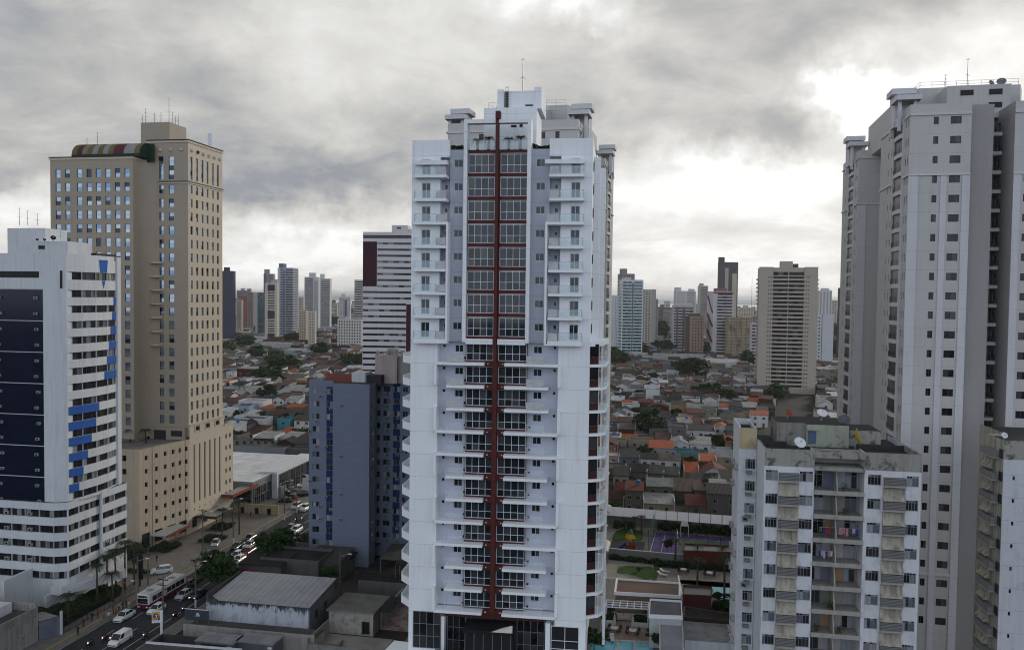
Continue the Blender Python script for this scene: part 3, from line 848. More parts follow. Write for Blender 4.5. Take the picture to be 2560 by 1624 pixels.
 # bowed balcony stacks on both flanks, with caps
 for q in (0, 40):
  for sx, x0 in ((-1, 0.0), (1, W_)):
   bow = [(x0 + sx * a, q + c) for (a, c) in ((.004, 3.52), (.12, 3.54), (.4, 4.6), (.5, 6.45), (.4, 8.3), (.12, 9.36), (.004, 9.38))]
   if sx > 0: bow = bow[::-1]
   for z in fl:
    s_ = MB(); s_.prism(bow, z - .45, z + .22, 0)
    o = s_.build('balcony', [CB2], t.o)
    r_ = MB()
    for i in range(1, 6):
     for h in (.55, .85, 1.1):
      pa, pb_ = bow[i], bow[(i + 1) % 7]
      if i < 5: r_.tube((pa[0], pa[1], z + h), (pb_[0], pb_[1], z + h), .02, None, 4)
     r_.tube((bow[i][0], bow[i][1], z + .2), (bow[i][0], bow[i][1], z + 1.12), .025, None, 4)
    r_.build('rail', [BLACK], o)
    d_ = MB(); xx = x0 + sx * .06
    d_.poly([(xx, q + 3.6, z + .23), (xx, q + 9.3, z + .23), (xx, q + 9.3, z + 2.55), (xx, q + 3.6, z + 2.55)][::(1 if sx > 0 else -1)], 0)
    d_.build('glazing', [GL_GAP], o)
   c_ = MB()
   xa, xb = (x0 - 1.0, x0 + 1.8) if sx < 0 else (x0 - 1.8, x0 + 1.0)
   c_.box(xa, q + 3.5, 87.0, xa + .5, q + 3.95, 91.7); c_.box(xb - .5, q + 3.5, 87.0, xb, q + 3.95, 91.7)
   c_.box(xa, q + 8.9, 87.0, xa + .5, q + 9.4, 93.4); c_.box(xb - .5, q + 8.9, 87.0, xb, q + 9.4, 93.4)
   c_.box(xa + .1, q + 6.4, 88.2, xb - .1, q + 9.3, 93.3)
   c_.box(xa - .45, q + 2.6, 91.7, xb + .45, q + 6.9, 92.5)
   c_.box(xa - .45, q + 6.0, 93.4, xb + .45, q + 10.0, 94.3)
   c_.box(xa + .3, q + 3.9, 88.0, xb - .3, q + 6.4, 89.4)
   c_.build('roof_cap', [CB2], t.o)
 # balconies hidden in the slot between the front wings
 for z in fl:
  s_ = MB(); s_.box(13.0, 4.6, z - .4, 14.55, 7.4, z + .15, 0)
  o = s_.build('slot_balcony', [CB2], t.o)
  r_ = MB()
  for h in (.45, .75, 1.05): r_.box(13.0, 4.6, z + h, 14.5, 4.64, z + h + .04)
  for i in range(7): r_.box(13.0 + i * .24, 4.6, z + .15, 13.04 + i * .24, 4.64, z + 1.08)
  r_.build('rail', [BLACK], o)
  t.win((12.36, 7.96, z + .7), 0, .9, 1.2, S_DK, 'slot_window')
 pw = MB()
 for (a, z) in ((9.0, 93.0), (13.2, 93.0), (13.2, 90.9)):
  pw.box(a, 6.9, z, a + 1.9, 6.995, z + .85)
 pw.build('roof_vent', [BLACK], t.o)
 rr = MB()
 for h in (.5, 1.0): rr.box(4.2, 12.2, 95.6 + h, 19.2, 12.24, 95.64 + h)
 for i in range(9): rr.box(4.2 + i * 1.87, 12.2, 95.6, 4.25 + i * 1.87, 12.25, 96.65)
 for h in (.5, 1.0): rr.box(4.2, 12.2, 95.6 + h, 4.24, 26, 95.64 + h)
 for i in range(6): rr.box(4.2, 12.2 + i * 2.7, 95.6, 4.25, 12.25 + i * 2.7, 96.65)
 rr.build('roof_rail', [STEEL], t.o)
 t.flush()
 return t
P = at(2276, 294, 127.5)
CONDO = condo('pale grey tower block at the right edge, with stepped roof caps', P.x, P.y, R(-12.5))
P2 = at(1455, 265, 147.0)
_rz = R(-13.0)
# its right flank carries the cap seen beside the white tower: flank reference point is (23.4, 6)
px_ = P2.x - (cos(_rz) * 23.0 - sin(_rz) * 6.5); py_ = P2.y - (sin(_rz) * 23.0 + cos(_rz) * 6.5)
condo('cream tower mostly hidden behind the white tower with the red stripe', px_, py_, _rz)
# ------------------------------------------------------------------ helpers for building frames
class Fr:
 """plan frame: origin (x, y), yaw; converts a photo column to a local x on the line y = const"""
 def __init__(s, x, y, rz):
  s.x, s.y, s.rz = x, y, rz
 def lx(s, u, yl=0.0, v=738):
  d = ray(u, v); c, n = cos(s.rz), sin(s.rz)
  # origin + a*(c, n) + yl*(-n, c) lies on the ray
  ox, oy = s.x - n * yl, s.y + c * yl
  k = d.x / d.y
  return (k * oy - ox) / (c - k * n)
 def ly(s, u, xl=0.0, v=738):
  d = ray(u, v); c, n = cos(s.rz), sin(s.rz)
  ox, oy = s.x + c * xl, s.y + n * xl
  k = d.x / d.y
  return (k * oy - ox) / (-n - k * c)
def ac_unit(parent, p, a=0.0, s=1.0):
 b = MB(); b.box(-.4 * s, -.42 * s, 0, .4 * s, -.01, .55 * s, 0); b.lathe((.08 * s, -.425 * s, .28 * s), [(0, 0), (.01, 0)], 4, 1)
 b.box(-.2 * s, -.44 * s, .1 * s, .25 * s, -.425 * s, .45 * s, 1)
 return b.build('air_conditioner', [plain('ac casing', (.50, .50, .48)), BLACK], parent, p, a) if False else link('air_conditioner', _acm(s), parent, p, a)
_acc = {}
def _acm(s):
 if s not in _acc:
  b = MB(); b.box(-.4 * s, -.42 * s, 0, .4 * s, -.005, .55 * s, 0); b.box(-.22 * s, -.44 * s, .08 * s, .26 * s, -.425 * s, .47 * s, 1)
  b.box(-.36 * s, -.36 * s, -.06 * s, .36 * s, -.01, -.003, 1)
  _acc[s] = b.mesh('air_conditioner', [plain('ac casing', (.36, .36, .35)), BLACK])
 return _acc[s]
def dish(name, p, r, az_, tilt, mat, label, cat='satellite dish'):
 t = Thing(name, label, cat, p, az_)
 b = MB(); n = 14
 prof = [(0.0, 0.0), (r * .4, r * .05), (r * .75, r * .18), (r, r * .34), (r * .99, r * .36), (r * .72, r * .2), (0, .03)]
 b.lathe((0, 0, 0), prof, n)
 M_ = Matrix.Rotation(tilt, 4, 'X')
 b.v = [tuple(M_ @ Vector(v) + Vector((0, 0, r * 1.25))) for v in b.v]
 b.build('reflector', [mat], t.o, smooth=True)
 b = MB(); b.tube((0, 0.05, 0), (0, 0.05, r * 1.2), .05, .05, 6); b.tube((-.3 * r, .05, 0.0), (0, .05, r * .6), .03, None, 4); b.tube((.3 * r, .05, 0.0), (0, .05, r * .6), .03, None, 4)
 b.build('mount', [STEEL], t.o)
 b = MB(); e = M_ @ Vector((0, 0, r * .8)) + Vector((0, 0, r * 1.25)); c_ = Vector((0, 0, r * 1.25)); b.tube(c_, e, .02, None, 4); b.tube(e - Vector((0, 0, .06)), e + Vector((0, 0, .06)), .07, None, 6)
 b.build('feed_arm', [STEEL], t.o)
 return t
def mast(p, h, label, rungs=True, r=.05, bars=3):
 b = MB(); b.tube((0, 0, 0), (0, 0, h), r, r * .5, 5)
 if rungs:
  for k in range(bars):
   z = h * (.45 + .5 * k / max(1, bars - 1)); w_ = .5 - .1 * k
   b.tube((-w_, 0, z), (w_, 0, z), .025, None, 4); b.tube((0, -w_ * .6, z + .1), (0, w_ * .6, z + .1), .025, None, 4)
 o = b.build('antenna', [STEEL], None, p, random.random())
 return tag(o, label, 'antenna', None)
# ------------------------------------------------------------------ blue and white office block, left
OW = plaster('weathered white paint', (0.58, 0.60, 0.62), dirt=0.45, streak=0.5)
OBL = plaster('cobalt blue paint', (0.025, 0.10, 0.36), dirt=0.25, streak=0.3)
ob = at(159, 1000, 152.0)
OF = Fr(ob.x, ob.y, R(-10))
of = Thing('office_building', 'white and blue office block with dark ribbon windows and stepped blue panels', 'office building', (ob.x, ob.y, 0), R(-10))
S_RIB = dict(id='rib', t=0.05, nx=3, frame=DALU, glass=glass('ribbon glass', [(0.010, 0.010, 0.012), (0.016, 0.017, 0.02), (0.012, 0.012, 0.014), (0.22, 0.24, 0.24), (0.02, 0.022, 0.026), (0.14, 0.15, 0.15), (0.012, 0.013, 0.016), (0.03, 0.032, 0.036)], 0.1, 0.4))
b = MB()
arc = [(0, .9), (.65, 4.4), (.95, 8.0), (.75, 11.6), (0.1, 15.0)]
rows = [60.0 - 2.96 * k for k in range(14)]
zp = 66.8
# column at the corner
b.prism([(-4.2, 0), (-1.9, 0), (0, .9), (0, 3), (-4.2, 3)], 19.6, zp, 0, 1)
# right, bowed face with ribbon windows
for i in range(4):
 (xa, ya), (xc, yc) = arc[i], arc[i + 1]
 L = math.hypot(xc - xa, yc - ya); u = ((xc - xa) / L, (yc - ya) / L)
 a0 = .25 if i == 0 else .02
 ww = [(a0, z - 1.38, L - a0 - .02, 1.38, S_RIB) for z in rows if z > 20] + [(.02, 61.95, L - .04, 1.5, S_RIB)]
 of.fac(b, (xa, ya), u, L, 19.6, zp, ww, .28, 0)
b.prism([(0.1, 15.0), (.35, 15.2), (.35, 16.3), (-10, 16.3), (-10, 15.0)], 0, zp, 0, 1)
b.prism([(-16, 1.2), (-4.2, 1.2), (-.5, 3.2), (-.3, 14.9), (-16, 14.9)], 19.7, zp - .9, 0, 1)
# blue curtain wall, left of the column
b.box(-17, .02, 60.1, -4.2, 1.3, zp, 0)
b.box(-17, .0, 62.2, -5.0, .04, 63.4, 2)
b.box(-17, .25, 19.7, -4.2, 1.4, 60.1, 3)
for k in range(8):
 z = 60.1 - 5.92 * k
 b.box(-17, .17, z - .12, -4.21, .26, z, 0)
b.box(-3.6 + 2.3, .45, 60.3, -.55, .62, 63.6, 2)
# podium
pz = [18.5 - 2.93 * k for k in range(5)]
pp = [(-17, -.55), (-2.0, -.55), (.35, .55), (.45, 9.5), (.8, 9.6), (.8, 17.2), (-6, 17.2), (-6, 6), (-17, 6)]
for i in range(5):
 (xa, ya), (xc, yc) = pp[i], pp[i + 1]
 L = math.hypot(xc - xa, yc - ya); u = ((xc - xa) / L, (yc - ya) / L)
 if L < 1:
  b.wall((xa, ya), u, L, 0, 19.9, [], .2, 0); continue
 n = max(1, round(L / 3.2)); ww = []
 for z in pz:
  for q in range(n):
   ww.append((L * q / n + .02, z - 1.4, L / n - .04, 1.4, S_RIB))
 of.fac(b, (xa, ya), u, L, 0, 19.9, ww, .35, 0)
b.prism(pp, 19.85, 19.95, 0, 1)
b.poly([(.8, 17.2, 0), (-6, 17.2, 0), (-6, 17.2, 19.9), (.8, 17.2, 19.9)], 0)
b.tube((.75, 9.3, 0), (.75, 9.3, 20.2), .28, None, 8, 0)
# entrance canopy with parapet, side walls
b.prism([(-1.2, -2.2), (1.2, -2.2), (6.4, 8.6), (5.6, 9.6), (.5, 9.6), (.5, .6), (-2, -.6)], 3.6, 3.9, 0)
for (pa, pb_) in (((1.2, -2.2), (6.4, 8.6)), ((-1.2, -2.2), (1.2, -2.2)), ((6.4, 8.6), (5.6, 9.6))):
 d_ = Vector((pb_[0] - pa[0], pb_[1] - pa[1])).normalized(); n_ = Vector((d_.y, -d_.x)) * .12
 b.prism([(pa[0] + n_.x, pa[1] + n_.y), (pb_[0] + n_.x, pb_[1] + n_.y), (pb_[0] - n_.x, pb_[1] - n_.y), (pa[0] - n_.x, pa[1] - n_.y)], 3.2, 4.7, 0)
b.box(-7, -7.5, 0, -6.4, -.6, 7.2, 0); b.box(-8.8, -7.6, 0, -7.02, -.56, 4.4, 0)
b.box(-1.5, -3.5, 0, -1.2, -.6, 3.4, 0)
# roof boxes
b.box(-10.5, 4.2, zp - 1, -2.2, 11, 69.3, 0); b.box(-17, 6.0, zp - 1, -8.6, 12, 72.0, 0)
b.box(-8.6, 4.15, 67.8, -7.2, 4.25, 68.5, 2); b.box(-17, .4, zp, -4.4, .6, zp + .02, 2)
b.box(-.9, 9.0, zp - .9, .2, 14.8, 67.3, 2)
b.build('wall', [OW, DARKC, BLACK, GL_NAVY], of.o)
# blue panels on the white bands
def bluepanel(z0, z1, f0, f1):
 tot = 4.0; q = MB()
 for i in range(4):
  a, c = max(f0 * 4, i) - i, min(f1 * 4, i + 1) - i
  if c <= a: continue
  (xa, ya), (xc, yc) = arc[i], arc[i + 1]
  L = math.hypot(xc - xa, yc - ya); nx, ny = (yc - ya) / L * .03, -(xc - xa) / L * .03
  p = [(xa + (xc - xa) * t + nx, ya + (yc - ya) * t + ny) for t in (a, c)]
  q.poly([(*p[0], z0), (*p[1], z0), (*p[1], z1), (*p[0], z1)])
 q.build('blue_panel', [OBL], of.o)
for k, f in enumerate((.075, .12, .17, .225, .275, .335)):
 bluepanel(rows[k + 1] + .0, rows[k] - 1.38, 1 - f, 1.0)
for k, f in enumerate((.55, .48, .40, .33, .25, .18)):
 bluepanel(rows[k + 8] + .0, rows[k + 7] - 1.38, 0.02, f)
q = MB();
def on_arc(f):
 i = min(3, int(f * 4)); t = f * 4 - i; (xa, ya), (xc, yc) = arc[i], arc[i + 1]
 L = math.hypot(xc - xa, yc - ya)
 return (xa + (xc - xa) * t + (yc - ya) / L * .04, ya + (yc - ya) * t - (xc - xa) / L * .04)
q.poly([(*on_arc(.585), 63.5), (*on_arc(.735), 63.5), (*on_arc(.76), 66.0), (*on_arc(.56), 66.0)])
q.build('blue_panel', [OBL], of.o)
q = MB(); q.poly([(*on_arc(.66), 60.3), (*on_arc(.70), 61.9), (*on_arc(.62), 61.9)]); q.build('blue_panel', [OBL], of.o)
for k in range(14):
 z = 58.2 - 2.96 * k
 for x in (-13.6, -5.6):
  ac_unit(of.o, (x + random.uniform(-.3, .3), .24, z), 0, .85)
for z in pz[:4]:
 for x in (-12, -7):
  ac_unit(of.o, (x, -.25, z - 1.2), 0, 1.0)
of.flush()
# ------------------------------------------------------------------ the tan hotel tower
TAN = plaster('tan render', (0.35, 0.30, 0.235), dirt=0.25, streak=0.25, joints=(6.68, 1.2, .6))
TANL = plaster('sunlit tan face and pale trim', (0.50, 0.435, 0.34), dirt=0.2, streak=0.25)  # paler tan: sunlight painted into the right face; also mouldings and balconies
HT = slabs('tan cladding', (0.50, 0.42, 0.32), (0.46, 0.39, 0.30), 2.2, 1.55, 0.035, 0.2)
hp = at(470, 353, 200.0)
HF = Fr(hp.x, hp.y, R(-10))
ho = Thing('hotel_tower', 'tan hotel tower with blue reflecting windows and a striped barrel awning on its roof', 'hotel tower', (hp.x, hp.y, 0), R(-10))
b = MB()
yl = -5.5
xl, xr = HF.lx(128, yl), HF.lx(334, yl)
hr = [87.3 - 3.335 * k for k in range(19)]
ww = []
for cu in (147.2, 170.8, 200.2, 224.6, 247.3, 270.9, 295.2, 318.8):
 x = HF.lx(cu, yl) - .7 - xl
 ww += [(x, z, 1.4, 2.05, S_HOT) for z in hr]
ho.fac(b, (xl, yl), (1, 0), xr - xl, 24, 92.2, ww, .22, 0)
b.poly([(xr, yl, 24), (xr, 0, 24), (xr, 0, 92.2), (xr, yl, 92.2)], 0)
b.poly([(xl, yl, 24), (xl, yl, 92.2), (xl, 14, 92.2), (xl, 14, 24)], 0)
b.poly([(xl, 14, 24), (xl, 14, 92.2), (0, 14, 92.2), (0, 14, 24)], 0)
b.poly([(xl, yl, 91.4), (xr, yl, 91.4), (xr, 14, 91.4), (xl, 14, 91.4)], 3)
# rounded inner corner
pts = [(xr - .01, -3.2)] + [(xr + 3.2 - 3.2 * cos(a), -3.2 + 3.2 * sin(a)) for a in (.25, .5, .8, 1.1, 1.35)] + [(xr + 3.3, 0.0)]
for (pa, pc) in zip(pts, pts[1:]):
 b.poly([(*pa, 24), (*pc, 24), (*pc, 92.0), (*pa, 92.0)], 0)
ww = []
for cu in (403.2, 429.1):
 x = HF.lx(cu, 0) - .7 - xr
 ww += [(x, z, 1.4, 2.05, S_HOT) for z in hr[1:]] + [(x, 87.4, 1.4, 5.6, S_HOTL)]
ho.fac(b, (xr, 0), (1, 0), -xr, 24, 96.9, ww, .22, 0)
ww = []
Lr = HF.ly(556, 0)
for cu in (479.4, 493.1, 506.5, 519.0, 532.4, 545.0):
 y = HF.ly(cu, 0) - .5
 ww += [(y, z, 1.0, 2.05, S_HOT) for z in hr[1:]] + [(y, 87.4, 1.0, 5.6, S_HOTL)]
ho.fac(b, (0, 0), (0, 1), Lr, 26.9, 96.9, ww, .22, 1)  # sunlit right face, brightened by the paler render colour
b.poly([(0, Lr, 24), (0, Lr, 96.9), (xr, Lr, 96.9), (xr, Lr, 24)][::-1], 0)
b.poly([(xr, 0, 92), (xr, Lr, 92), (xr, Lr, 96.9), (xr, 0, 96.9)][::-1], 0)
b.poly([(xr, 0, 96.1), (0, 0, 96.1), (0, Lr, 96.1), (xr, Lr, 96.1)], 3)
# cornices: dark drip edge over a pale moulding
def ledge(x0, y0, x1, y1, z, h, o, m):
 b.box(x0 - o, y0 - o, z, x1 + o, y1 + o, z + h, m)
for z, h, o, mm in ((96.88, .18, .35, 2), (96.3, .5, .18, 1)):
 b.box(xr - .1, -o, z, o, -.003, z + h, mm); b.box(.003, -.003, z, o, Lr + .1, z + h, mm)
for z, h, o, mm in ((92.18, .16, .3, 2), (91.6, .5, .15, 1)):
 b.box(xl - o, yl - o, z, xr + o, yl - .003, z + h, mm); b.box(xr + .003, yl - .003, z, xr + o, -.01, z + h, mm)
for z, h, o, mm in ((86.75, .2, .3, 2), (86.4, .34, .2, 1)):
 b.box(xr + 3.2, -o, z, o, -.003, z + h, mm); b.box(.003, -.003, z, o, Lr + .1, z + h, mm)
for x in (xr + 3.6, xr + 6.4, xr + 9.2):
 b.lathe((x, -.06, 94.6), [(0, -.45), (.42, -.3), (.42, .3), (0, .45)], 8, 1)
for y in (1.6, 4.2, 6.8, 9.4, 12.0, 14.6):
 b.lathe((.06, y, 94.6), [(0, -.45), (.42, -.3), (.42, .3), (0, .45)], 8, 2 if y == 4.2 else 1)
# roof tank box
xa, xb = HF.lx(354, 6), HF.lx(425, 6)
b.box(xa, 6, 96, xb, 13.5, 102.7, 0, 3)
# podium (one face follows the street)
PA, PB_, PC = (-3.0, -15.2), (.3, -.15), (.3, 20.9)
LA = math.hypot(PB_[0] - PA[0], PB_[1] - PA[1]); ua = ((PB_[0] - PA[0]) / LA, (PB_[1] - PA[1]) / LA)
pz_ = [20.8 - 3.1 * k for k in range(6)]
ww = [(LA * q - .45, z, .9, 1.1, S_POD) for q in (.13, .33, .50, .66, .80, .935) for z in pz_]
ww += [(LA * q - 1.25, .9, 2.5, 2.9, S_DK) for q in (.12, .37, .62, .86)]
ho.fac(b, PA, ua, LA, 0, 23.6, ww, .3, 4)
ww = [(y - .35, 7.2, .7, 14.6, S_POD) for y in (2.2, 4.6, 7.0, 9.4, 11.8, 14.2)]
ww += [(y - .2, 5.3, .4, .5, S_POD) for y in (2.2, 4.6, 7.0, 9.4, 11.8, 14.2)]
ww += [(y - 1.2, 1.0, 2.4, 2.8, S_DK) for y in (2.4, 7.0, 12.0)]
ww += [(y - .45, z, .9, 1.15, S_POD) for y in (17.5, 19.5) for z in pz_]
b2 = []
ho.fac(b, PB_, (0, 1), 21.05, 0, 24.5, ww, .3, 1)
b.box(-.1, .01, 24.5, .28, 16.2, 26.88, 1)
b.box(.0, .0, 26.85, .5, 16.3, 27.15, 1); b.box(.3, 16.2, 24.45, .55, 20.9, 24.8, 1)
for y in (3.4, 8.1, 12.8):
 q = MB(); q.box(.29, y - 1.0, 24.9, .36, y + 1.0, 26.7)
 b.lathe((.3, y, 25.8), [(0, -.6), (.55, -.4), (.6, 0), (.55, .4), (0, .6)], 8, 2)
 b.box(.29, y - 1.15, 24.9, .42, y - .9, 26.6, 1); b.box(.29, y + .9, 24.9, .42, y + 1.15, 26.6, 1)
b.poly([(.3, 20.9, 0), (-20, 20.9, 0), (-20, 20.9, 24.5), (.3, 20.9, 24.5)], 1)
ho.fac(b, (-22, -15.2), (1, 0), 19.0, 0, 23.6, [(14.6, z, 1.1, 1.3, S_POD) for z in pz_], .3, 4)
b.poly([(-22, -15.2, 23.1), (-3, -15.2, 23.1), (.3, -.15, 23.1), (.3, 20.9, 24.2), (-22, 20.9, 24.2), (-22, 0, 23.1)], 5)
b.box(-10.0, -.9, 23.0, -.5, -.02, 26.4, 0); b.box(-8.8, -1.0, 23.2, -5.6, -.92, 25.7, 2); b.box(-4.2, -1.0, 24.3, -1.2, -.92, 25.7, 2)
b.box(-22, -4.0, 23, -11, -.5, 28.2, 0)
b.build('wall', [TAN, TANL, plain('dark trim', (.03, .03, .032)), DARKC, HT, PAVE], ho.o)
hob = ho
for k in range(7):
 z = 66.8 - 3.38 * k
 q = MB(); x = xr + 2.6
 sec = [(x - 1.7, -.02)] + [(x - 1.7 * cos(a), -1.5 * sin(a)) for a in (.35, .75, 1.2, 1.57, 1.95, 2.4, 2.8)] + [(x + 1.7, -.02)]
 q.prism(sec[::1], z, z + .35, 0)
 q.build('balcony', [TANL], ho.o)
# awning: quarter barrel of coloured ribs
cols = [(.30, .21, .06), (.16, .012, .03), (.42, .37, .25), (.30, .21, .06), (.55, .56, .55), (.30, .21, .06), (.55, .56, .55), (.34, .25, .08), (.20, .015, .035), (.20, .015, .035), (.56, .57, .56), (.60, .60, .58), (.32, .24, .08)]
xa, xb = HF.lx(184, yl + 1), HF.lx(352, yl + 1)
mats_ = []
cols = [tuple(x * .42 + .01 for x in c) for c in cols]
for c in dict.fromkeys(cols): mats_.append(plain('awning cloth', c, .6))
uc = list(dict.fromkeys(cols)); n = len(cols)
q = MB()
prof = [(yl + .7 + 3.6 * (1 - cos(a)), 92.3 + .7 + 3.0 * sin(a)) for a in [pi / 2 * i / 8 for i in range(9)]]
for i, c in enumerate(cols):
 x0, x1 = xa + (xb - xa) * i / n, xa + (xb - xa) * (i + 1) / n
 for (pa, pc) in zip(prof, prof[1:]):
  q.poly([(x0, *pa), (x1, *pa), (x1, *pc), (x0, *pc)], uc.index(c))
q.build('awning', mats_, ho.o)
q = MB(); q.poly([(xb, yl + .7, 92.2)] + [(xb, *p) for p in prof] + [(xb, prof[-1][0], 92.2)]); q.box(xa, yl + .6, 92.2, xb, yl + .72, 93.0)
q.poly([(xa, yl + .7, 92.2)] + [(xa, *p) for p in prof] + [(xa, prof[-1][0], 92.2)])
q.box(xa, prof[-1][0], 91.5, xb + 1.5, prof[-1][0] + .2, 95.9)
q.build('awning_frame', [plain('dark green', (.012, .035, .02))], ho.o)
# street-side canopies and the red sign box
q = MB(); q.box(.3, 15.0, 5.6, 3.4, 29, 6.1, 0); q.box(3.4, 15.0, 5.5, 3.6, 29, 6.25, 1); q.box(.3, 14.8, 5.5, 3.6, 15.0, 6.25, 1)
q.build('canopy', [CONC, plain('brick red fascia', (.25, .045, .03))], ho.o)
q = MB(); q.box(1.0, 2.0, 3.6, 6.2, 11.0, 4.0, 0); q.box(1.0, 1.9, 3.4, 6.3, 2.0, 4.1, 1); q.box(6.2, 2.0, 3.4, 6.3, 11.0, 4.1, 1)
for y in (2.4, 10.6): q.tube((6.0, y, 0), (6.0, y, 3.5), .15, None, 6, 1)
q.build('porte_cochere', [CONC, BARK], ho.o)
q = MB(); q.box(-1.5, -13.5, 3.2, 2.6, -4.0, 3.5, 0); q.box(2.6, -13.6, 3.0, 2.75, -4.0, 3.55, 1)
q.build('side_canopy', [plain('pale sheet roof', (.32, .33, .33)), plain('brick red fascia', (.25, .045, .03))], ho.o)
ho.flush()
def Hw(x, y, z):
 return ho.world((x, y, z))
for i, (x, y, z, h, lb_) in enumerate((
  (HF.lx(358, 7), 7, 102.7, 2.2, 'short antenna on the left rim of the hotel roof box'), (HF.lx(366, 7), 7, 102.7, 3.9, 'twin-armed antenna near the left end of the hotel roof box'),
  (HF.lx(388, 7), 7, 102.7, 2.6, 'slim antenna at the middle of the hotel roof box'), (HF.lx(404, 7), 7, 102.7, 2.7, 'antenna left of the tall mast on the hotel roof box'),
  (HF.lx(424, 8), 8, 102.7, 6.6, 'tallest thin mast on the hotel roof box'), (HF.lx(433, 9), 9, 102.7, 3.2, 'antenna just right of the tall mast on the hotel roof'),
  (HF.lx(440, 10), 10, 102.7, 2.4, 'low antenna between others at the right of the hotel roof box'), (HF.lx(447, 11), 11, 102.7, 2.9, 'antenna on the right rim of the hotel roof box'),
  (HF.lx(246, 3), 3, 95.9, 4.0, 'white panel antenna behind the striped awning'), (HF.lx(220, 3), 3, 95.9, 2.6, 'small antenna at the left end behind the striped awning'))):
 mast(Hw(x, y, z), h, lb_, True, .09, 3)
b = MB(); b.box(-.5, -.2, .8, .5, .2, 3.6); b.tube((0, 0, 0), (0, 0, 3.8), .08)
tag(b.build('panel_antenna', [ALU], None, Hw(-.4, 10.5, 96.9), R(20)), 'white panel antenna on the right roof edge of the tan hotel', 'antenna')
# ------------------------------------------------------------------ grey-blue apartment block, centre left
GB = plaster('grey blue paint', (0.165, 0.195, 0.265), dirt=0.2, streak=0.25, joints=(2.8, 1.15, 1.0), jcol=(.30, .34, .42))
GB2 = plaster('grey blue paint plain', (0.165, 0.195, 0.265), dirt=0.2, streak=0.25)
RBL = plaster('royal blue paint', (0.012, 0.03, 0.11), dirt=0.25, streak=0.2)
gp = at(925, 1000, 177.0)
GF = Fr(gp.x, gp.y, R(-10))
ga = Thing('apartment_block', 'grey-blue apartment block with royal blue window strips and many air conditioners', 'apartment block', (gp.x, gp.y, 0), R(-10))
b = MB(); x0 = GF.lx(773.7, 0)
gz = [37.75 - 2.8 * k for k in range(13)]
c1, c2, c3 = GF.lx(791, 0), GF.lx(827, 0), GF.lx(843, 0)
ww = [(c1 - .8 - x0, z, 1.6, 1.25, S_CU2) for z in gz]
ga.fac(b, (x0, 0), (1, 0), c3 - .75 - x0, 3.0, 40.8, ww, .2, 0)
ga.fac(b, (c3 - .75, -.35), (1, 0), -c3 + .75, 0.0, 40.3, [], .2, 0)
b.box(c2 - .85, -.12, 3.0, c2 + .85, -.003, 39.4, 1)
for z in gz:
 ga.win((c2 - .75, -.13, z), 0, 1.5, 1.25, S_CU2)
b.poly([(c3 - .75, -.35, 0), (c3 - .75, -.35, 40.3), (c3 - .75, 0, 40.3), (c3 - .75, 0, 0)], 0)
b.poly([(c3 - .75, -.35, 40.3), (0, -.35, 40.3), (0, 3.6, 40.3), (c3 - .75, 3.6, 40.3)], 2)
b.poly([(x0, 0, 40.0), (0, 0, 40.0), (0, 20, 40.0), (x0, 20, 40.0)], 2)
b.poly([(x0, 0, 3), (x0, 0, 40.8), (x0, 14, 40.8), (x0, 14, 3)], 0)
b.box(x0, 13, 3, -1, 14, 40.8, 0)
ga.fac(b, (0, -.35), (0, 1), 3.95, 0, 40.3, [(1.3, z, .8, 1.2, S_DK1) for z in gz], .2, 3)
b.poly([(0, 3.6, 0), (-2, 3.6, 0), (-2, 3.6, 40.3), (0, 3.6, 40.3)], 1)
b.poly([(-2, 3.6, 0), (-2, 8, 0), (-2, 8, 40.3), (-2, 3.6, 40.3)], 1)
ww = []
for cu, w_ in ((948, .7), (968.5, 1.6), (994, 1.3), (1015, 1.2)):
 x = GF.lx(cu, 8) - w_ / 2 + 2
 ww += [(x, z, w_, 1.25, S_CU2 if w_ > 1 else S_DK1) for z in gz]
ga.fac(b, (-2, 8), (1, 0), 12, 0, 40.5, ww, .2, 3)
xb_ = GF.lx(994, 8)
for k, z in enumerate(gz):
 b.box(xb_ - .8, 7.9, z + 1.27, xb_ + .8, 7.996, z + 2.78, 1)
b.poly([(-2, 8, 40.0), (10, 8, 40.0), (10, 26, 40.0), (-2, 26, 40.0)], 2)
b.poly([(10, 8, 0), (10, 26, 0), (10, 26, 40.5), (10, 8, 40.5)], 3); b.poly([(-2, 26, 0), (-2, 26, 40.5), (10, 26, 40.5), (10, 26, 0)], 3)
# pilotis
for x in (x0 + .4, x0 + 4.5, c3 - 1.5):
 b.box(x, .3, 0, x + .4, .7, 3.0, 3)
b.poly([(x0, 0, 3), (x0, 13, 3), (0, 13, 3), (0, 0, 3)], 2)
b.box(x0 + 1, 6, 0, -1, 6.3, 3, 4)
# roof: pinkish tank tower, white stair head
b.box(-1.2, 6.5, 39.8, 3.9, 13, 46.2, 5); b.box(3.9, 7.5, 39.8, 7.8, 13, 46.0, 6); b.box(-5.4, 3, 39.8, -2.2, 7.5, 42.4, 7); b.box(-2.2, 4.0, 39.8, 1.0, 8, 41.8, 2)
b.build('wall', [GB, RBL, DARKC, GB2, BLACK, plaster('faded pink render', (.42, .35, .34), streak=.9, dirt=.6), CONC, OW], ga.o)
q = MB()
q.extrude_x([(2.0, 40.3), (6.5, 41.7), (9.5, 40.3)], x0 + 2.0, -5.5)
q.build('roof', [tiles('old red tiles', (.24, .055, .03), (.14, .04, .03))], ga.o)
q = MB()
for x in (-.8, .4, 1.6, 2.8, 3.7, 5, 6.2, 7.3):
 q.tube((x, 7, 46), (x, 7, 46 + random.uniform(.8, 2.2)), .04, None, 4)
 if random.random() < .6: q.box(x - .35, 6.9, 46.1, x + .35, 7.5, 46.1 + random.uniform(.5, 1.4))
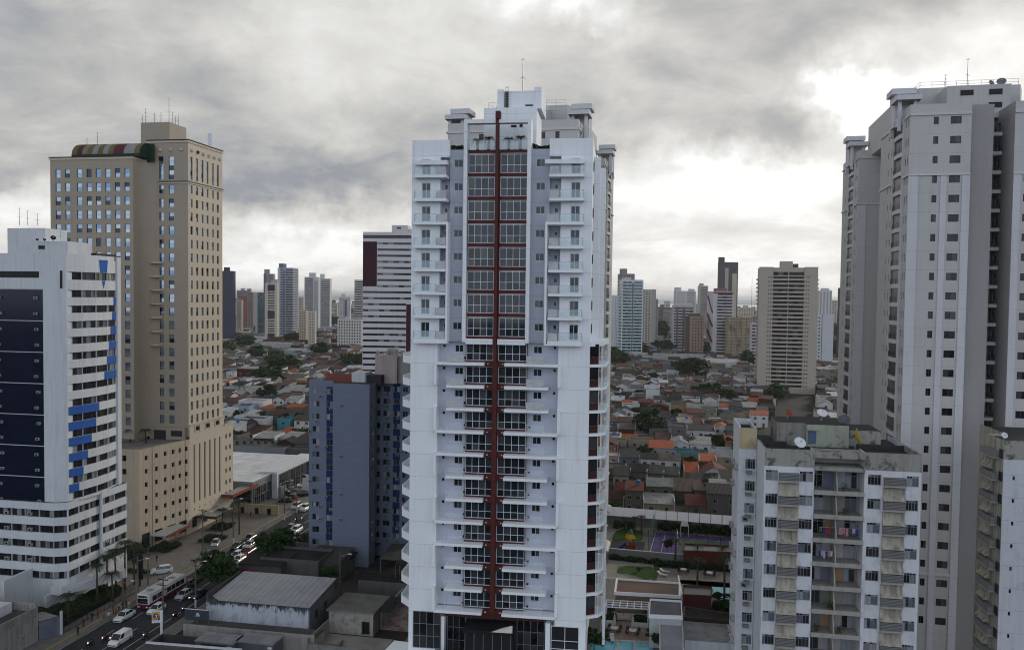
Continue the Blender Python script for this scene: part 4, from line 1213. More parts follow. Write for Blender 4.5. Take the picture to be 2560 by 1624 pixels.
q.box(1.6, 7.2, 46.2, 2.9, 8.6, 47.6); q.box(-1.2, 6.5, 46.9, 3.9, 6.55, 46.95)
q.build('roof_plant', [CONC], ga.o)
random.seed(11)
for k, z in enumerate(gz):
 if random.random() < .5: ac_unit(ga.o, (c1 + random.choice((-1.3, .2, 1.1)), -.0, z - random.choice((.0, .65))), 0, .85)
 if random.random() < .35: ac_unit(ga.o, (c2 + random.choice((-.9, .3)), -.12, z - .55), 0, .85)
 if random.random() < .45: ac_unit(ga.o, (c3 + 1.2, -.35, z + .3), 0, .85)
 for xx in (GF.lx(968, 8), xb_):
  if random.random() < .4: ac_unit(ga.o, (xx + .3, 7.9, z - .6), 0, .85)
 if random.random() < .4: ac_unit(ga.o, (0, 1.8, z - .5), pi / 2, .85)
ga.flush()
# ------------------------------------------------------------------ weathered apartment block with curved panels, lower right
AW = plaster('flaking white paint', (0.62, 0.63, 0.66), dirt=0.45, streak=0.5, patch=0.15)
AB = plaster('stained cream render', (0.42, 0.39, 0.315), dirt=0.6, streak=1.1, dcol=(0.07, 0.065, 0.055))
AG = plaster('grey parapet render', (0.31, 0.305, 0.27), dirt=0.6, streak=0.8, patch=0.9)
AG2 = plaster('grey concrete box', (0.21, 0.21, 0.20), dirt=0.6, streak=0.6)
AD = plaster('balcony render', (0.36, 0.345, 0.31), dirt=0.6, streak=0.7)
ap = at(1912, 1122, 97.0)
AF = Fr(ap.x, ap.y, R(-9.5))
aa = Thing('apartment_block', 'old weathered apartment block with stained curved panels and washing on its balconies', 'apartment block', (ap.x, ap.y, 0), R(-9.5))
b = MB()
AX = AF.lx(2318, 0)
k_ = AX / 18.0
az_ = [39.5 - 2.85 * k for k in range(11)]     # window heads
zt = 42.1
def bayx(v): return v * k_
ww = [(bayx(.2), z - 1.25, bayx(1.42), 1.25, S_CURT) for z in az_] + [(bayx(4.15), z - 1.25, bayx(1.55), 1.25, S_CURT) for z in az_]
aa.fac(b, (0, 0), (1, 0), bayx(5.85), 0, zt - 2.1, ww, .18, 0)
b.wall((0, 0), (1, 0), bayx(5.85), zt - 2.1, zt, [], .1, 1)
o1 = bayx(11.6)
ww = [(bayx(12.0) - o1, z - 1.25, bayx(1.5), 1.25, S_CURT) for z in az_] + [(bayx(16.35) - o1, z - 1.25, bayx(1.35), 1.25, S_CURT) for z in az_]
aa.fac(b, (o1, 0), (1, 0), AX - o1, 0, zt - 2.1, ww, .18, 0)
b.wall((o1, 0), (1, 0), AX - o1, zt - 2.1, zt, [], .1, 1)
for (xa, sgn) in ((0, -1), (bayx(5.85), 1), (o1, -1), (AX, 1)):
 q = [(xa, 0, 0), (xa, 2.6 if xa in (bayx(5.85), o1) else 6.8 if xa == 0 else 14, 0), (xa, 2.6 if xa in (bayx(5.85), o1) else 6.8 if xa == 0 else 14, zt), (xa, 0, zt)]
 b.poly(q if sgn > 0 else q[::-1], 0)
# recess back wall, slabs, party fin
b.box(bayx(5.85), 2.6, 0, o1, 3.0, zt - .4, 2)
b.box(bayx(5.86), -.05, zt - .9, o1 - .01, 2.6, zt - .2, 1); b.box(bayx(5.86), -.25, zt - 2.35, o1 - .01, 2.6, zt - 1.9, 1)
# roof slab, parapets
b.box(.15, .2, zt - .9, bayx(5.8), 6, zt - .75, 3); b.box(o1 + .1, .2, zt - .9, AX - .15, 6, zt - .75, 3)
b.box(0.02, .18, zt - .75, .2, 6, zt + .0, 1); b.box(AX - .2, .18, zt - .75, AX - .02, 6, zt, 1)
b.box(.15, 6.0, zt - 2, AX - .1, 14, zt - .7, 3); b.box(0.1, 5.8, zt - .74, bayx(3.5), 6.0, zt - .1, 3); b.box(bayx(12), 5.8, zt - .74, AX - .3, 6.0, zt - .05, 3)
# penthouse and its yards
b.box(bayx(2.4), 6.6, zt - .8, bayx(6.0), 12, zt + 2.2, 4, 3); b.box(bayx(6.0), 6.3, zt - .8, bayx(11.2), 12.5, zt + 2.1, 5, 3)
b.box(bayx(6.2), 6.22, zt - .3, bayx(7.2), 6.3, zt + 1.3, 6); b.box(bayx(6.0), 5.7, zt + 1.4, bayx(7.4), 6.3, zt + 1.52, 7)
b.box(bayx(11.3), 8, zt - .8, bayx(15.5), 13.5, zt + 1.3, 1, 3); b.box(bayx(5.2), 12.5, zt - .8, bayx(11), 17, zt + 1.6, 4, 3)
b.build('wall', [AW, AG, AD, DARKC, plaster('blackened render', (.24, .23, .20), patch=.8, streak=1.0), plaster('greenish render', (.34, .36, .29), patch=.55, streak=.7), plain('blue door', (.09, .14, .22)), CONC], aa.o)
# curved panels and planter boxes between the windows
for (a, c) in ((1.68, 4.05), (13.72, 16.2)):
 for z in az_:
  q = MB()
  t_ = z - 1.45
  prof = [(.05, t_), (-.22, t_ - .04), (-.14, t_ - .25), (-.14, t_ - .6), (-.22, t_ - .95), (-.42, t_ - 1.28), (-.62, t_ - 1.48), (-.5, t_ - 1.56), (.05, t_ - 1.56)]
  q.extrude_x(prof[::-1], bayx(a), bayx(c)); q.build('curved_panel', [AB], aa.o)
  q = MB(); q.box(bayx(a) + .05, -.62, z - 1.12, bayx(c) - .03, .05, z - .22, 0); q.box(bayx(a) + .05, -.72, z - 1.30, bayx(c) - .03, .05, z - 1.121, 1)
  for i in range(5): q.box(bayx(a) + .05, -.64, z - .3 - i * .17, bayx(c) - .03, -.6, z - .34 - i * .17, 2)
  q.build('planter_box', [AG2, AD, DARKC], aa.o)
# balconies with contents
AC1 = [(.40, .39, .37), (.17, .19, .25), (.43, .41, .40), (.22, .25, .20), (.36, .38, .44), (.40, .23, .13), (.33, .31, .26), (.42, .40, .42)]
xm = bayx(8.55)
for k, z in enumerate(az_):
 f0 = z - 2.35
 q = MB()
 q.box(bayx(5.86), -.28, f0 - .28, o1 - .01, 2.6, f0, 0)
 q.box(bayx(5.86), -.28, f0, o1 - .01, -.16, f0 + .24, 0)
 o = q.build('balcony', [AD], aa.o)
 q = MB(); q.extrude_x([(-.10, f0 + .02), (2.59, f0 + .02), (2.59, f0 + 2.5), (.9, f0 + 2.5), (.35, f0 + 1.5), (.05, f0 + .7)], xm - .07, xm + .07)
 q.build('divider', [AD], o)
 for side in (0, 1):
  xa, xb = (bayx(5.9), xm - .08) if side == 0 else (xm + .08, o1 - .03)
  q = MB(); q.box(xa, 2.5, f0 + .01, xb, 2.598, f0 + 2.5)
  cc = AC1[(k * 2 + side + (3 if side else 1)) % 8] if not (side == 1 and k == 4) else (.40, .24, .14)
  q.build('back_wall', [plaster('balcony paint', cc, dirt=.3, streak=.2)], o)
  dw = (xa + .05 + random.uniform(0, .3)) if side == 0 else (xb - 1.55)
  aa.win((dw, 2.47, f0 + .05), 0, 1.35, 2.05, dict(id='bd', t=.06, nx=2, rows=[.75, .25], frame=STEEL, glass=GL_CURT), 'balcony_door')
aa.flush()
AAo = aa
random.seed(5)
def clothes(k, side, n, label):
 z = az_[k] - 2.35
 xa, xb = (bayx(6.6), xm - .3) if side == 0 else (xm + .3, o1 - .4)
 t = Thing('washing_line', label, 'laundry', aa.world(((xa + xb) / 2, .2, z)), R(-9.5))
 q = MB(); q.tube((-(xb - xa) / 2, 0, 1.45), ((xb - xa) / 2, 0, 1.45), .015, None, 4); q.build('line', [ALU], t.o)
 pal = [(.30, .02, .03), (.03, .05, .16), (.5, .5, .55), (.35, .36, .5), (.06, .06, .07), (.45, .2, .25), (.1, .12, .08)]
 for i in range(n):
  x = -(xb - xa) / 2 + (xb - xa) * (i + .5) / n
  w_ = (xb - xa) / n * .42; h = random.uniform(.5, .95)
  q = MB()
  for s_ in range(4):
   xa_, xb2 = x - w_ + 2 * w_ * s_ / 4, x - w_ + 2 * w_ * (s_ + 1) / 4
   q.box(xa_, -.02 + .04 * (s_ % 2), 1.45 - h, xb2, .02 + .04 * (s_ % 2), 1.46)
  q.build('garment', [plain('cloth', random.choice(pal), .9)], t.o)
clothes(2, 1, 6, 'dark red and blue washing on the third balcony from the top, right half')
clothes(3, 0, 6, 'washing with red, white and blue garments on the fourth balcony down')
clothes(2, 0, 4, 'dark washing on the third balcony from the top, left half')
# left rear wing with windows and air conditioners
wp = aa.world((-3.4, 6.0, 0))
wa = MB()
xwl = AF.lx(1856, 6.8)
az2 = [39.4 - 2.85 * k for k in range(12)]
ww = [(AF.lx(1873, 6.8) - xwl, z - 1.3, 1.25, 1.3, S_CURT) for z in az2]
w2 = Thing('apartment_wing', 'narrow white rear wing of the old apartment block with rusty air conditioner boxes', 'apartment wing', (ap.x, ap.y, 0), R(-9.5))
w2.fac(wa, (xwl, 6.8), (1, 0), -.05 - xwl, 0, 43.4, [(a, z, w_, h, s_) for (a, z, w_, h, s_) in ww], .2, 0)
wa.box(xwl + .02, 6.75, 40.7, -.06, 6.797, 43.4, 1)
wa.poly([(xwl, 6.8, 0), (xwl, 6.8, 43.4), (xwl, 14, 43.4), (xwl, 14, 0)], 0)
wa.poly([(xwl, 6.8, 42.8), (-.05, 6.8, 42.8), (-.05, 14, 42.8), (xwl, 14, 42.8)], 2)
wa.box(xwl - .01, 7, 43.38, xwl + .2, 14, 43.6, 0); wa.box(xwl + .2, 13.8, 42.7, -.05, 14, 43.6, 0); wa.box(-.2, 7, 42.81, -.05, 13.8, 43.3, 0)
wa.build('wall', [AW, plaster('peeling ochre render', (.44, .36, .22), patch=.35, streak=.5), DARKC], w2.o)
for k, z in enumerate(az2):
 x = AF.lx(1880, 6.8)
 q = MB(); q.box(x - .3, 6.25, z - 1.85, x + .45, 6.79, z - 1.45, 0); q.build('ac_box', [AG2], w2.o)
 if k in (2, 5): ac_unit(w2.o, (x - .3, 6.7, z - 2.2), 0, 1.0)
 for yy in (8.0, 11.5):
  if random.random() < .75: ac_unit(w2.o, (xwl, yy, z - 1.6), -pi / 2, 1.2)
w2.flush()
dish('satellite_dish', aa.world((bayx(4.6), 3.2, zt - .75)), .75, R(10), R(50), ALU, 'white satellite dish on the dark roof of the old apartment block')
dish('satellite_dish', aa.world((bayx(11.5), 4.2, zt - .4)), 1.15, R(70), R(75), plain('yellow paint', (.46, .30, .02)), 'big yellow satellite dish on the old apartment roof')
dish('satellite_dish', aa.world((bayx(11.2), 9.0, zt + 1.3)), .8, R(-20), R(50), plain('dark grey paint', (.10, .11, .12)), 'dark grey satellite dish behind the yellow dish')
dish('satellite_dish', aa.world((bayx(8.6), 10, zt + 2.1)), .7, R(0), R(35), ALU, 'pale satellite dish on the rear penthouse roof of the old apartment block')
dish('satellite_dish', aa.world((bayx(4.3), 10, zt + 2.2)), .55, R(30), R(60), plain('rust red', (.25, .05, .03)), 'rust red satellite dish on the blackened penthouse roof')
# ------------------------------------------------------------------ stained block cut by the right edge
cp = at(2512, 1062, 101.0)
CF = Fr(cp.x, cp.y, R(-9.5))
ca = Thing('apartment_block', 'stained pale apartment block with curved balconies cut by the right edge of view', 'apartment block', (cp.x, cp.y, 0), R(-9.5))
b = MB()
zt2 = 42.7
zz = [41.5 - 2.85 * k for k in range(12)]
CWT = plaster('stained pale wall', (0.55, 0.56, 0.59), dirt=0.5, streak=0.5, patch=0.12, joints=(2.85, 1.3, 1.2))
ca.fac(b, (0, 0), (1, 0), 16, 0, zt2 - 2.4, [(1.1, z - .9, .28, .5, S_POD) for z in zz], .15, 0)
b.wall((0, 0), (1, 0), 16, zt2 - 2.4, zt2, [], .1, 1)
b.wall((0, 5.3), (0, -1), 5.3, 0, zt2, [], .1, 2)
b.wall((2.4, 14), (0, -1), 8.7, 0, zt2, [], .1, 2)
b.poly([(0, 5.3, 0), (0, 5.3, zt2), (2.4, 5.3, zt2), (2.4, 5.3, 0)], 2)
b.poly([(0, 0, zt2 - .3), (16, 0, zt2 - .3), (16, 14, zt2 - .3), (2.4, 14, zt2 - .3), (2.4, 5.3, zt2 - .3), (0, 5.3, zt2 - .3)], 3)
b.box(.2, .5, zt2 - .29, 6, 3, zt2 - .2, 3)
b.build('wall', [CWT, AG, AB, DARKC], ca.o)
for z in zz:
 q = MB(); t_ = z - 1.35
 for (ya, yb) in ((2.6, 5.4),):
  i = len(q.v)
  prof = [(.02, t_), (-.25, t_ - .05), (-.15, t_ - .5), (-.3, t_ - 1.0), (-.75, t_ - 1.5), (.02, t_ - 1.55)]
  q.extrude_x([(p[0], p[1]) for p in prof], 0, 1)
  q.v = [(v[1], ya + (yb - ya) * v[0], v[2]) for v in q.v]
  q.f = [f[::-1] for f in q.f]
 q.build('curved_panel', [AB], ca.o)
 q = MB(); q.box(-.8, 1.2, z - 1.15, .0, 5.2, z - .35, 0); q.box(-.85, 1.1, z - 1.3, .0, 5.3, z - 1.16, 1)
 q.build('planter_box', [AG2, AD], ca.o)
 ca.win((-.03, 1.15, z - 1.2), -pi / 2, 1.0, 1.2, S_DK)
ca.flush()
dish('satellite_dish', ca.world((.2, .6, zt2)), .4, R(0), R(60), ALU, 'small white dish at the roof corner of the block at the right edge')
# ------------------------------------------------------------------ maroon and white striped building behind the white tower
MAR = plaster('maroon paint', (0.045, 0.010, 0.020), dirt=0.2, streak=0.1)
MW = plaster('white band paint', (0.56, 0.55, 0.56), dirt=0.15, streak=0.15)
mp = at(907, 700, 402.0)
MF = Fr(mp.x, mp.y, R(-4))
ma = Thing('office_building', 'white office block with maroon panels and dark ribbon windows behind the white tower', 'office building', (mp.x, mp.y, 0), R(-4))
b = MB()
mz = [88.17 - 2.985 * k for k in range(29)]
Wm = 30.0
S_RB2 = dict(id='rb2', t=0.0, nx=3, frame=DALU, glass=glass('far ribbon glass', [(.015, .013, .018), (.02, .016, .022), (.018, .016, .02), (.20, .20, .21), (.024, .02, .026)], .1, .4))
ww = []
for k, z in enumerate(mz):
 xs_ = [(7.2, 8.0), (15.2, 8.0), (23.2, 6.6)] if 1 <= k <= 8 else [(.1, 8.0), (8.1, 8), (16.1, 5.6)] if k >= 11 else [(.1, 8), (8.1, 8), (16.1, 7), (23.1, 6.7)]
 ww += [(x, z - 1.05, w_, 1.05, S_RB2) for (x, w_) in xs_]
ma.fac(b, (0, 0), (1, 0), Wm, 0, 90.3, ww, .3, 0)
b.poly([(Wm, 0, 0), (Wm, 22, 0), (Wm, 22, 90.3), (Wm, 0, 90.3)], 0); b.poly([(0, 0, 0), (0, 0, 90.3), (0, 22, 90.3), (0, 22, 0)], 0)
b.poly([(0, 22, 0), (0, 22, 90.3), (Wm, 22, 90.3), (Wm, 22, 0)], 0); b.poly([(0, 0, 89.9), (Wm, 0, 89.9), (Wm, 22, 89.9), (0, 22, 89.9)], 2)
b.box(13, 6, 89.9, 21, 14, 94.2, 0); b.box(15.5, 5.9, 92.4, 17.6, 5.99, 93.2, 2); b.box(21.01, 7, 89.9, 24.0, 12, 92.4, 0)
b.build('wall', [MW, MAR, DARKC], ma.o)
for (xa, xb, z0_, z1_) in ((.0, 7.0, 63.6, 85.6), (21.8, 24.6, 0, 55.0)):
 q = MB(); q.box(xa, -.05, z0_, xb, -.003, z1_); q.build('maroon_panel', [MAR], ma.o)
q = MB(); q.box(0, -.06, 88.25, Wm, -.003, 88.75)
q.build('maroon_panel', [MAR], ma.o)
ma.flush()
# plants on the old block's balconies
for i, (k, x, lb_) in enumerate(((0, 9.4, 'leafy plant on the top balcony, right half'), (5, 8.1, 'dark plant on the sixth balcony down beside the divider'), (6, 9.3, 'leafy plants on the seventh balcony down, right half'), (1, 9.6, 'small plant on the second balcony down, right half'), (6, 6.6, 'climbing plants on the seventh balcony down, left half'))):
 q_ = aa.world((bayx(x), .35, az_[k] - 2.35)); t = Thing('potted_plant', lb_, 'plant', tuple(q_))
 b = MB(); b.lathe((0, 0, 0), [(0, 0), (.18, 0), (.24, .35), (0, .33)], 8); b.build('pot', [plain('clay pot', (.2, .08, .05))], t.o)
 b = MB(); rnd = random.Random(i)
 for _ in range(140):
  c = Vector((rnd.gauss(0, .22), rnd.gauss(0, .15), .65 + rnd.gauss(0, .25))); n_ = Vector((rnd.gauss(0, 1), rnd.gauss(0, 1), rnd.gauss(.5, 1))).normalized(); a_ = n_.orthogonal().normalized(); c_ = n_.cross(a_); s_ = rnd.uniform(.05, .11)
  b.poly([c - a_ * s_, c - c_ * s_ * .6, c + a_ * s_, c + c_ * s_ * .6])
 b.build('foliage', [LEAF1], t.o)
# ------------------------------------------------------------------ skyline towers
_pm = {}
def paint(c, **k):
 key = (c, tuple(sorted(k.items())))
 if key not in _pm:
  _pm[key] = plaster('facade paint', c, **{**dict(dirt=.3, streak=.3), **k})
 return _pm[key]
GL_TEAL = glass('teal glass', [(.03, .10, .11), (.02, .06, .07), (.05, .14, .15), (.015, .03, .035)], .08, .6)
S_TEAL = dict(id='teal', t=0.0, nx=3, frame=ALU, glass=GL_TEAL)
S_GAP = dict(id='gap', t=0.0, nx=3, frame=DALU, glass=GL_GAP)
def far_tower(label, u0, u1, vt, Y, col, front, side='R', sf=.22, sidew=(), roof=(), name='residential_tower', cat='tower', ang=14, pitch=3.0, top=1.6, base=4.0, vb=None):
 um = (u0 + u1) / 2
 azm = math.atan2((um - 1280), FPX)
 da = azm + R(ang) * (1 if side == 'R' else -1)      # direction of the depth axis
 rz = -da
 wpx = (u1 - u0) * (1 - sf); spx = (u1 - u0) * sf
 if side == 'R': uf0, uf1 = u0, u0 + wpx
 else: uf0, uf1 = u1 - wpx, u1
 p0 = at(uf0, 740, Y)
 fr = Fr(p0.x, p0.y, rz)
 Wd = fr.lx(uf1)
 D = max(6.0, min(40.0, spx * Y / FPX / sin(R(ang)))) if sf > 0 else 16.0
 zt = at((uf0 + uf1) / 2, vt, Y + abs(Wd * sin(rz)) * .5 * (1 if rz > 0 else -1)).z
 t = Thing(name, label, cat, (p0.x, p0.y, 0), rz)
 b = MB(); mats = [paint(col)]
 def mid(m):
  if isinstance(m, tuple): m = paint(m)
  if m not in mats: mats.append(m)
  return mats.index(m)
 nf = int((zt - top - base) / pitch)
 fl = [zt - top - pitch * (k + 1) for k in range(nf)]
 balc = []
 def items(L, spec, org, u):
  wins = []
  nrm = (u[1], -u[0])
  for e in spec:
   if e[0] == 'g':
    _, f0, f1, n, ww, wh = e[:6]
    cw = (f1 - f0) * L / n
    for z in fl:
     for i in range(n):
      wins.append((f0 * L + cw * i + cw * (1 - ww) / 2, z + .95, cw * ww, wh, S_FAR))
   elif e[0] == 'b':
    _, f0, f1, h = e[:4]
    s_ = e[4] if len(e) > 4 else S_GAP
    for z in fl:
     wins.append((f0 * L, z + (pitch - h) * .5 + .2, (f1 - f0) * L, h, s_))
   elif e[0] == 's':
    _, f0, f1, pr, m, hh = e
    balc.append((f0 * L, f1 * L, pr, m, hh, org, u))
   elif e[0] == 'p':
    _, f0, f1, m, z0_, z1_ = e
    z0_ = z0_ * zt; z1_ = z1_ * zt
    a, c = f0 * L, f1 * L; k = .12
    P_ = lambda x, o: (org[0] + u[0] * x + nrm[0] * o, org[1] + u[1] * x + nrm[1] * o)
    b.prism([P_(a, k), P_(c, k), P_(c, .004), P_(a, .004)], z0_, z1_, mid(m))
  return wins
 t.fac(b, (0, 0), (1, 0), Wd, 0, zt, items(Wd, front, (0, 0), (1, 0)), .3, 0)
 if side == 'R':
  t.fac(b, (Wd, 0), (0, 1), D, 0, zt, items(D, sidew, (Wd, 0), (0, 1)), .3, 0)
  b.poly([(0, 0, 0), (0, 0, zt), (0, D, zt), (0, D, 0)], 0)
 else:
  t.fac(b, (0, D), (0, -1), D, 0, zt, items(D, sidew, (0, D), (0, -1)), .3, 0)
  b.poly([(Wd, 0, 0), (Wd, D, 0), (Wd, D, zt), (Wd, 0, zt)], 0)
 b.poly([(0, D, 0), (0, D, zt), (Wd, D, zt), (Wd, D, 0)], 0)
 b.poly([(0, 0, zt - .5), (Wd, 0, zt - .5), (Wd, D, zt - .5), (0, D, zt - .5)], mid(DARKC))
 b.build('wall', mats, t.o)
 for (f0, f1, h, m) in roof:
  q = MB(); q.box(f0 * Wd, D * .2, zt - .5, f1 * Wd, D * .75, zt + h)
  q.box(f0 * Wd - .25, D * .2 - .25, zt + h, f1 * Wd + .25, D * .75 + .25, zt + h + .3)
  q.build('roof_house', [paint(m)], t.o)
 for (a, c, pr, m, hh, org, u) in balc:
  nrm = (u[1], -u[0])
  P_ = lambda x, o: (org[0] + u[0] * x + nrm[0] * o, org[1] + u[1] * x + nrm[1] * o)
  me = None
  q = MB(); q.prism([P_(a, pr), P_(c, pr), P_(c, .01), P_(a, .01)], -.2, hh, 0)
  me = q.mesh('balcony', [paint(m)])
  for z in fl:
   link('balcony', me, t.o, (0, 0, z))
 t.flush(60)
 return t, fr, Wd, D, zt
CR = (.42, .37, .30); WH = (.52, .51, .50); GR = (.30, .30, .31); NV = (.055, .065, .10); BR = (.24, .16, .11)
# left of the white tower
far_tower('dark navy blue slab tower just right of the tan hotel', 556, 589, 677, 950, (.045, .05, .075), [('g', .05, .5, 3, .4, 1.1), ('g', .62, .95, 2, .3, .9)], 'R', .15, (), [(.1, .55, 4, (.04, .045, .06))])
far_tower('low cream tower right of the navy slab', 590, 608, 750, 1150, CR, [('b', .1, .9, 1.3), ('s', .05, .95, .8, CR, .9)], 'R', .2, [('g', .2, .8, 2, .4, 1.2)])
far_tower('brownish tower with red brick flank near the navy slab', 606, 638, 730, 1250, (.22, .17, .15), [('p', .0, .45, (.22, .075, .06), 0, .9), ('b', .5, .95, 1.2), ('s', .48, .97, .7, (.30, .26, .24), .9)], 'R', .15, (), [(.4, .7, 5, (.2, .18, .17))])
far_tower('dull grey tower far behind the navy slab', 592, 626, 726, 1500, (.19, .18, .175), [('b', .1, .9, 1.1)], 'R', .2, (), [(.3, .6, 4, GR)])
far_tower('dark teal glass tower with a grey edge', 638, 662, 731, 1080, (.055, .075, .08), [('p', 0, .28, (.34, .36, .38), 0, 1), ('b', .35, .95, 1.6, S_TEAL)], 'R', .1)
far_tower('grey tower with stepped dark top behind the cream and maroon tower', 659, 688, 684, 1350, (.25, .27, .29), [('p', 0, .3, (.10, .11, .13), .3, 1), ('b', .4, 1, 1.4), ('s', .38, 1, .9, (.36, .38, .39), .9)], 'R', .15, (), [(.02, .5, 7, (.24, .25, .26))])
far_tower('cream tower with maroon window blocks', 663, 697, 707, 960, (.48, .42, .34), [('b', .22, .78, 1.5), ('p', .2, .8, (.05, .02, .05), .875, .965), ('p', .2, .8, (.05, .02, .05), .42, .53), ('p', .2, .8, (.05, .02, .05), .05, .16)], 'R', .12, [('g', .2, .8, 1, .4, 1.2)], [(.45, .95, 4, CR)])
far_tower('tallest grey blue tower of the left skyline', 694, 746, 669, 1000, (.30, .33, .40), [('p', .0, .16, (.46, .48, .52), 0, 1), ('p', .36, .5, (.14, .17, .25), 0, .96), ('b', .18, .34, 1.7), ('b', .52, .98, 1.7), ('s', .17, .35, 1.0, (.5, .52, .55), .8), ('s', .51, 1, 1.0, (.46, .49, .53), .8)], 'R', .26, [('b', .1, .9, 1.6), ('s', .05, .95, .9, (.46, .48, .52), .8)], [(.0, .3, 5, (.12, .13, .16))])
far_tower('white twin tower, its left half, with rounded grey centre', 761, 800, 692, 1250, (.50, .49, .47), [('b', .05, .62, 1.6), ('s', .0, .66, 1.1, (.56, .55, .53), .9), ('p', .68, .98, (.33, .33, .35), 0, .93)], 'R', .1, (), [(.3, .75, 6, WH)])
far_tower('white twin tower, its right half, beside the rounded centre', 793, 829, 696, 1300, (.52, .51, .51), [('b', .3, .98, 1.5), ('s', .25, 1, 1.0, (.57, .56, .56), .9)], 'R', .12, (), [(.2, .5, 7, WH)])
far_tower('small beige tower between the blue grey and the white twin tower', 745, 762, 742, 1200, CR, [('g', .1, .9, 3, .45, 1.3)], 'R', .2)
far_tower('beige apartment slab in front of the white twin tower', 748, 770, 775, 900, (.40, .32, .25), [('g', .08, .92, 3, .35, 1.3)], 'R', .2)
far_tower('cream apartment block with window pairs in front of the twin tower', 770, 790, 777, 880, (.45, .41, .34), [('g', .05, .95, 4, .45, 1.4)], 'R', .1)
far_tower('white and grey tower with dark centre stripe over the sea strip', 847, 878, 742, 1150, (.50, .48, .48), [('p', .52, .72, (.13, .11, .12), 0, .93), ('g', .05, .5, 3, .45, 1.2), ('g', .75, 1, 2, .5, 1.2)], 'R', .1, (), [(.2, .55, 4, WH)])
far_tower('low long white block with dark square windows', 844, 906, 797, 850, (.50, .47, .43), [('g', .02, .98, 9, .5, 1.5)], 'R', .02, (), [(.3, .5, 2.0, WH)], name='apartment_block', cat='apartment block')
far_tower('small pale tower between navy slab and brown towers, far off', 641, 652, 745, 1500, (.36, .34, .32), [('b', .1, .9, 1.2)], 'R', .2)
far_tower('short white tower left of the white twin tower, far off', 706, 724, 752, 1700, (.42, .41, .40), [('g', .1, .9, 3, .45, 1.2)], 'R', .2)
far_tower('short beige tower on the shore right of the twin tower', 832, 846, 757, 1800, CR, [('b', .1, .9, 1.2)], 'R', .2)
far_tower('small white tower on the shore left of the dark slim tower', 1660, 1676, 752, 1900, (.46, .45, .44), [('b', .1, .9, 1.2)], 'L', .2)
far_tower('grey tower on the shore right of the pale irregular tower', 1740, 1752, 760, 1700, (.33, .33, .34), [('g', .1, .9, 2, .5, 1.2)], 'L', .2)
far_tower('striped tower partly hidden behind the maroon and white block', 886, 912, 699, 1000, (.47, .45, .41), [('b', .0, 1.0, 1.6)], 'R', .1)
# between the white tower and the right blocks
far_tower('teal glazed white balcony tower right of the white tower', 1546, 1608, 699, 790, (.50, .55, .58), [('b', .05, .45, 1.9, S_TEAL), ('b', .55, .95, 1.9, S_TEAL), ('s', .02, .47, 1.1, (.56, .60, .62), .7), ('s', .53, .98, 1.1, (.56, .60, .62), .7), ('p', .46, .54, (.12, .15, .18), 0, .96)], 'L', .14, [('b', .1, .9, 1.5, S_TEAL), ('s', .1, .9, .8, (.56, .60, .62), .7)], [(.1, .45, 2, WH)])
far_tower('brown grey tower rising behind the teal glazed tower', 1543, 1586, 684, 1000, (.22, .20, .18), [('g', .1, .9, 4, .4, 1.2)], 'L', .3, (), [(.05, .45, 6, (.25, .22, .20))])
far_tower('narrow white slab left of the teal glazed tower', 1522, 1546, 738, 860, (.50, .52, .54), [('g', .5, .95, 2, .35, 1.2)], 'L', .3)
far_tower('beige tower right behind the teal glazed tower', 1608, 1640, 723, 1000, (.43, .39, .34), [('g', .05, .55, 2, .6, 1.3), ('s', .0, .6, .8, (.47, .43, .38), .9), ('p', .62, 1, (.33, .29, .25), 0, 1)], 'L', .12)
far_tower('blue grey tower half hidden by the beige one', 1629, 1646, 747, 1100, (.25, .28, .32), [('b', .1, .9, 1.2)], 'L', .25)
far_tower('low brown stepped block with white bands', 1646, 1680, 768, 1250, (.19, .15, .13), [('b', .0, .9, 1.2), ('s', .3, 1, .6, (.45, .43, .42), .9)], 'L', .1, (), [(.1, .4, 4, (.18, .15, .13))])
far_tower('pale tower with irregular top above the balcony tower', 1684, 1740, 727, 1300, (.50, .49, .48), [('g', .05, .45, 4, .4, 1.2), ('b', .55, .95, 1.0)], 'L', .1, (), [(.0, .28, 5, WH), (.7, .95, 3, WH)])
far_tower('white tower with grey rounded balconies', 1680, 1735, 764, 860, (.40, .38, .39), [('p', .1, .2, (.13, .12, .13), 0, .97), ('p', .45, .55, (.13, .12, .13), 0, .97), ('s', .0, .12, .9, (.55, .53, .54), 1.0), ('s', .22, .43, 1.1, (.55, .53, .54), 1.0), ('s', .57, .8, 1.1, (.55, .53, .54), 1.0), ('b', .02, .98, 1.7)], 'L', .1, (), [(.05, .95, 2.0, WH)])
far_tower('short brown tower with dark side', 1714, 1761, 790, 800, (.28, .20, .15), [('g', .1, .95, 4, .38, 1.3)], 'L', .28, [('p', .1, .9, (.10, .075, .06), 0, .98)], [(.1, .8, 2, (.10, .08, .07))])
far_tower('beige slab tower left of the red ribbon tower', 1744, 1770, 714, 1150, (.43, .41, .37), [('b', .1, .9, 1.2), ('s', .05, .95, .7, (.48, .46, .42), .9)], 'L', .2, (), [(.1, .5, 3, CR)])
t_, f_, W_, D_, z_ = far_tower('white balcony tower with red ribbons painted on its blind flank', 1767, 1834, 728, 790, (.50, .48, .50), [('b', .2, .95, 1.6), ('s', .15, .55, 1.2, (.52, .50, .52), .9), ('s', .6, 1, 1.2, (.52, .50, .52), .9), ('p', .0, 1, (.17, .05, .05), .968, .99)], 'L', .25, (), [(.25, .75, 2.6, (.25, .12, .12))])
RIB = paint((.17, .03, .035))
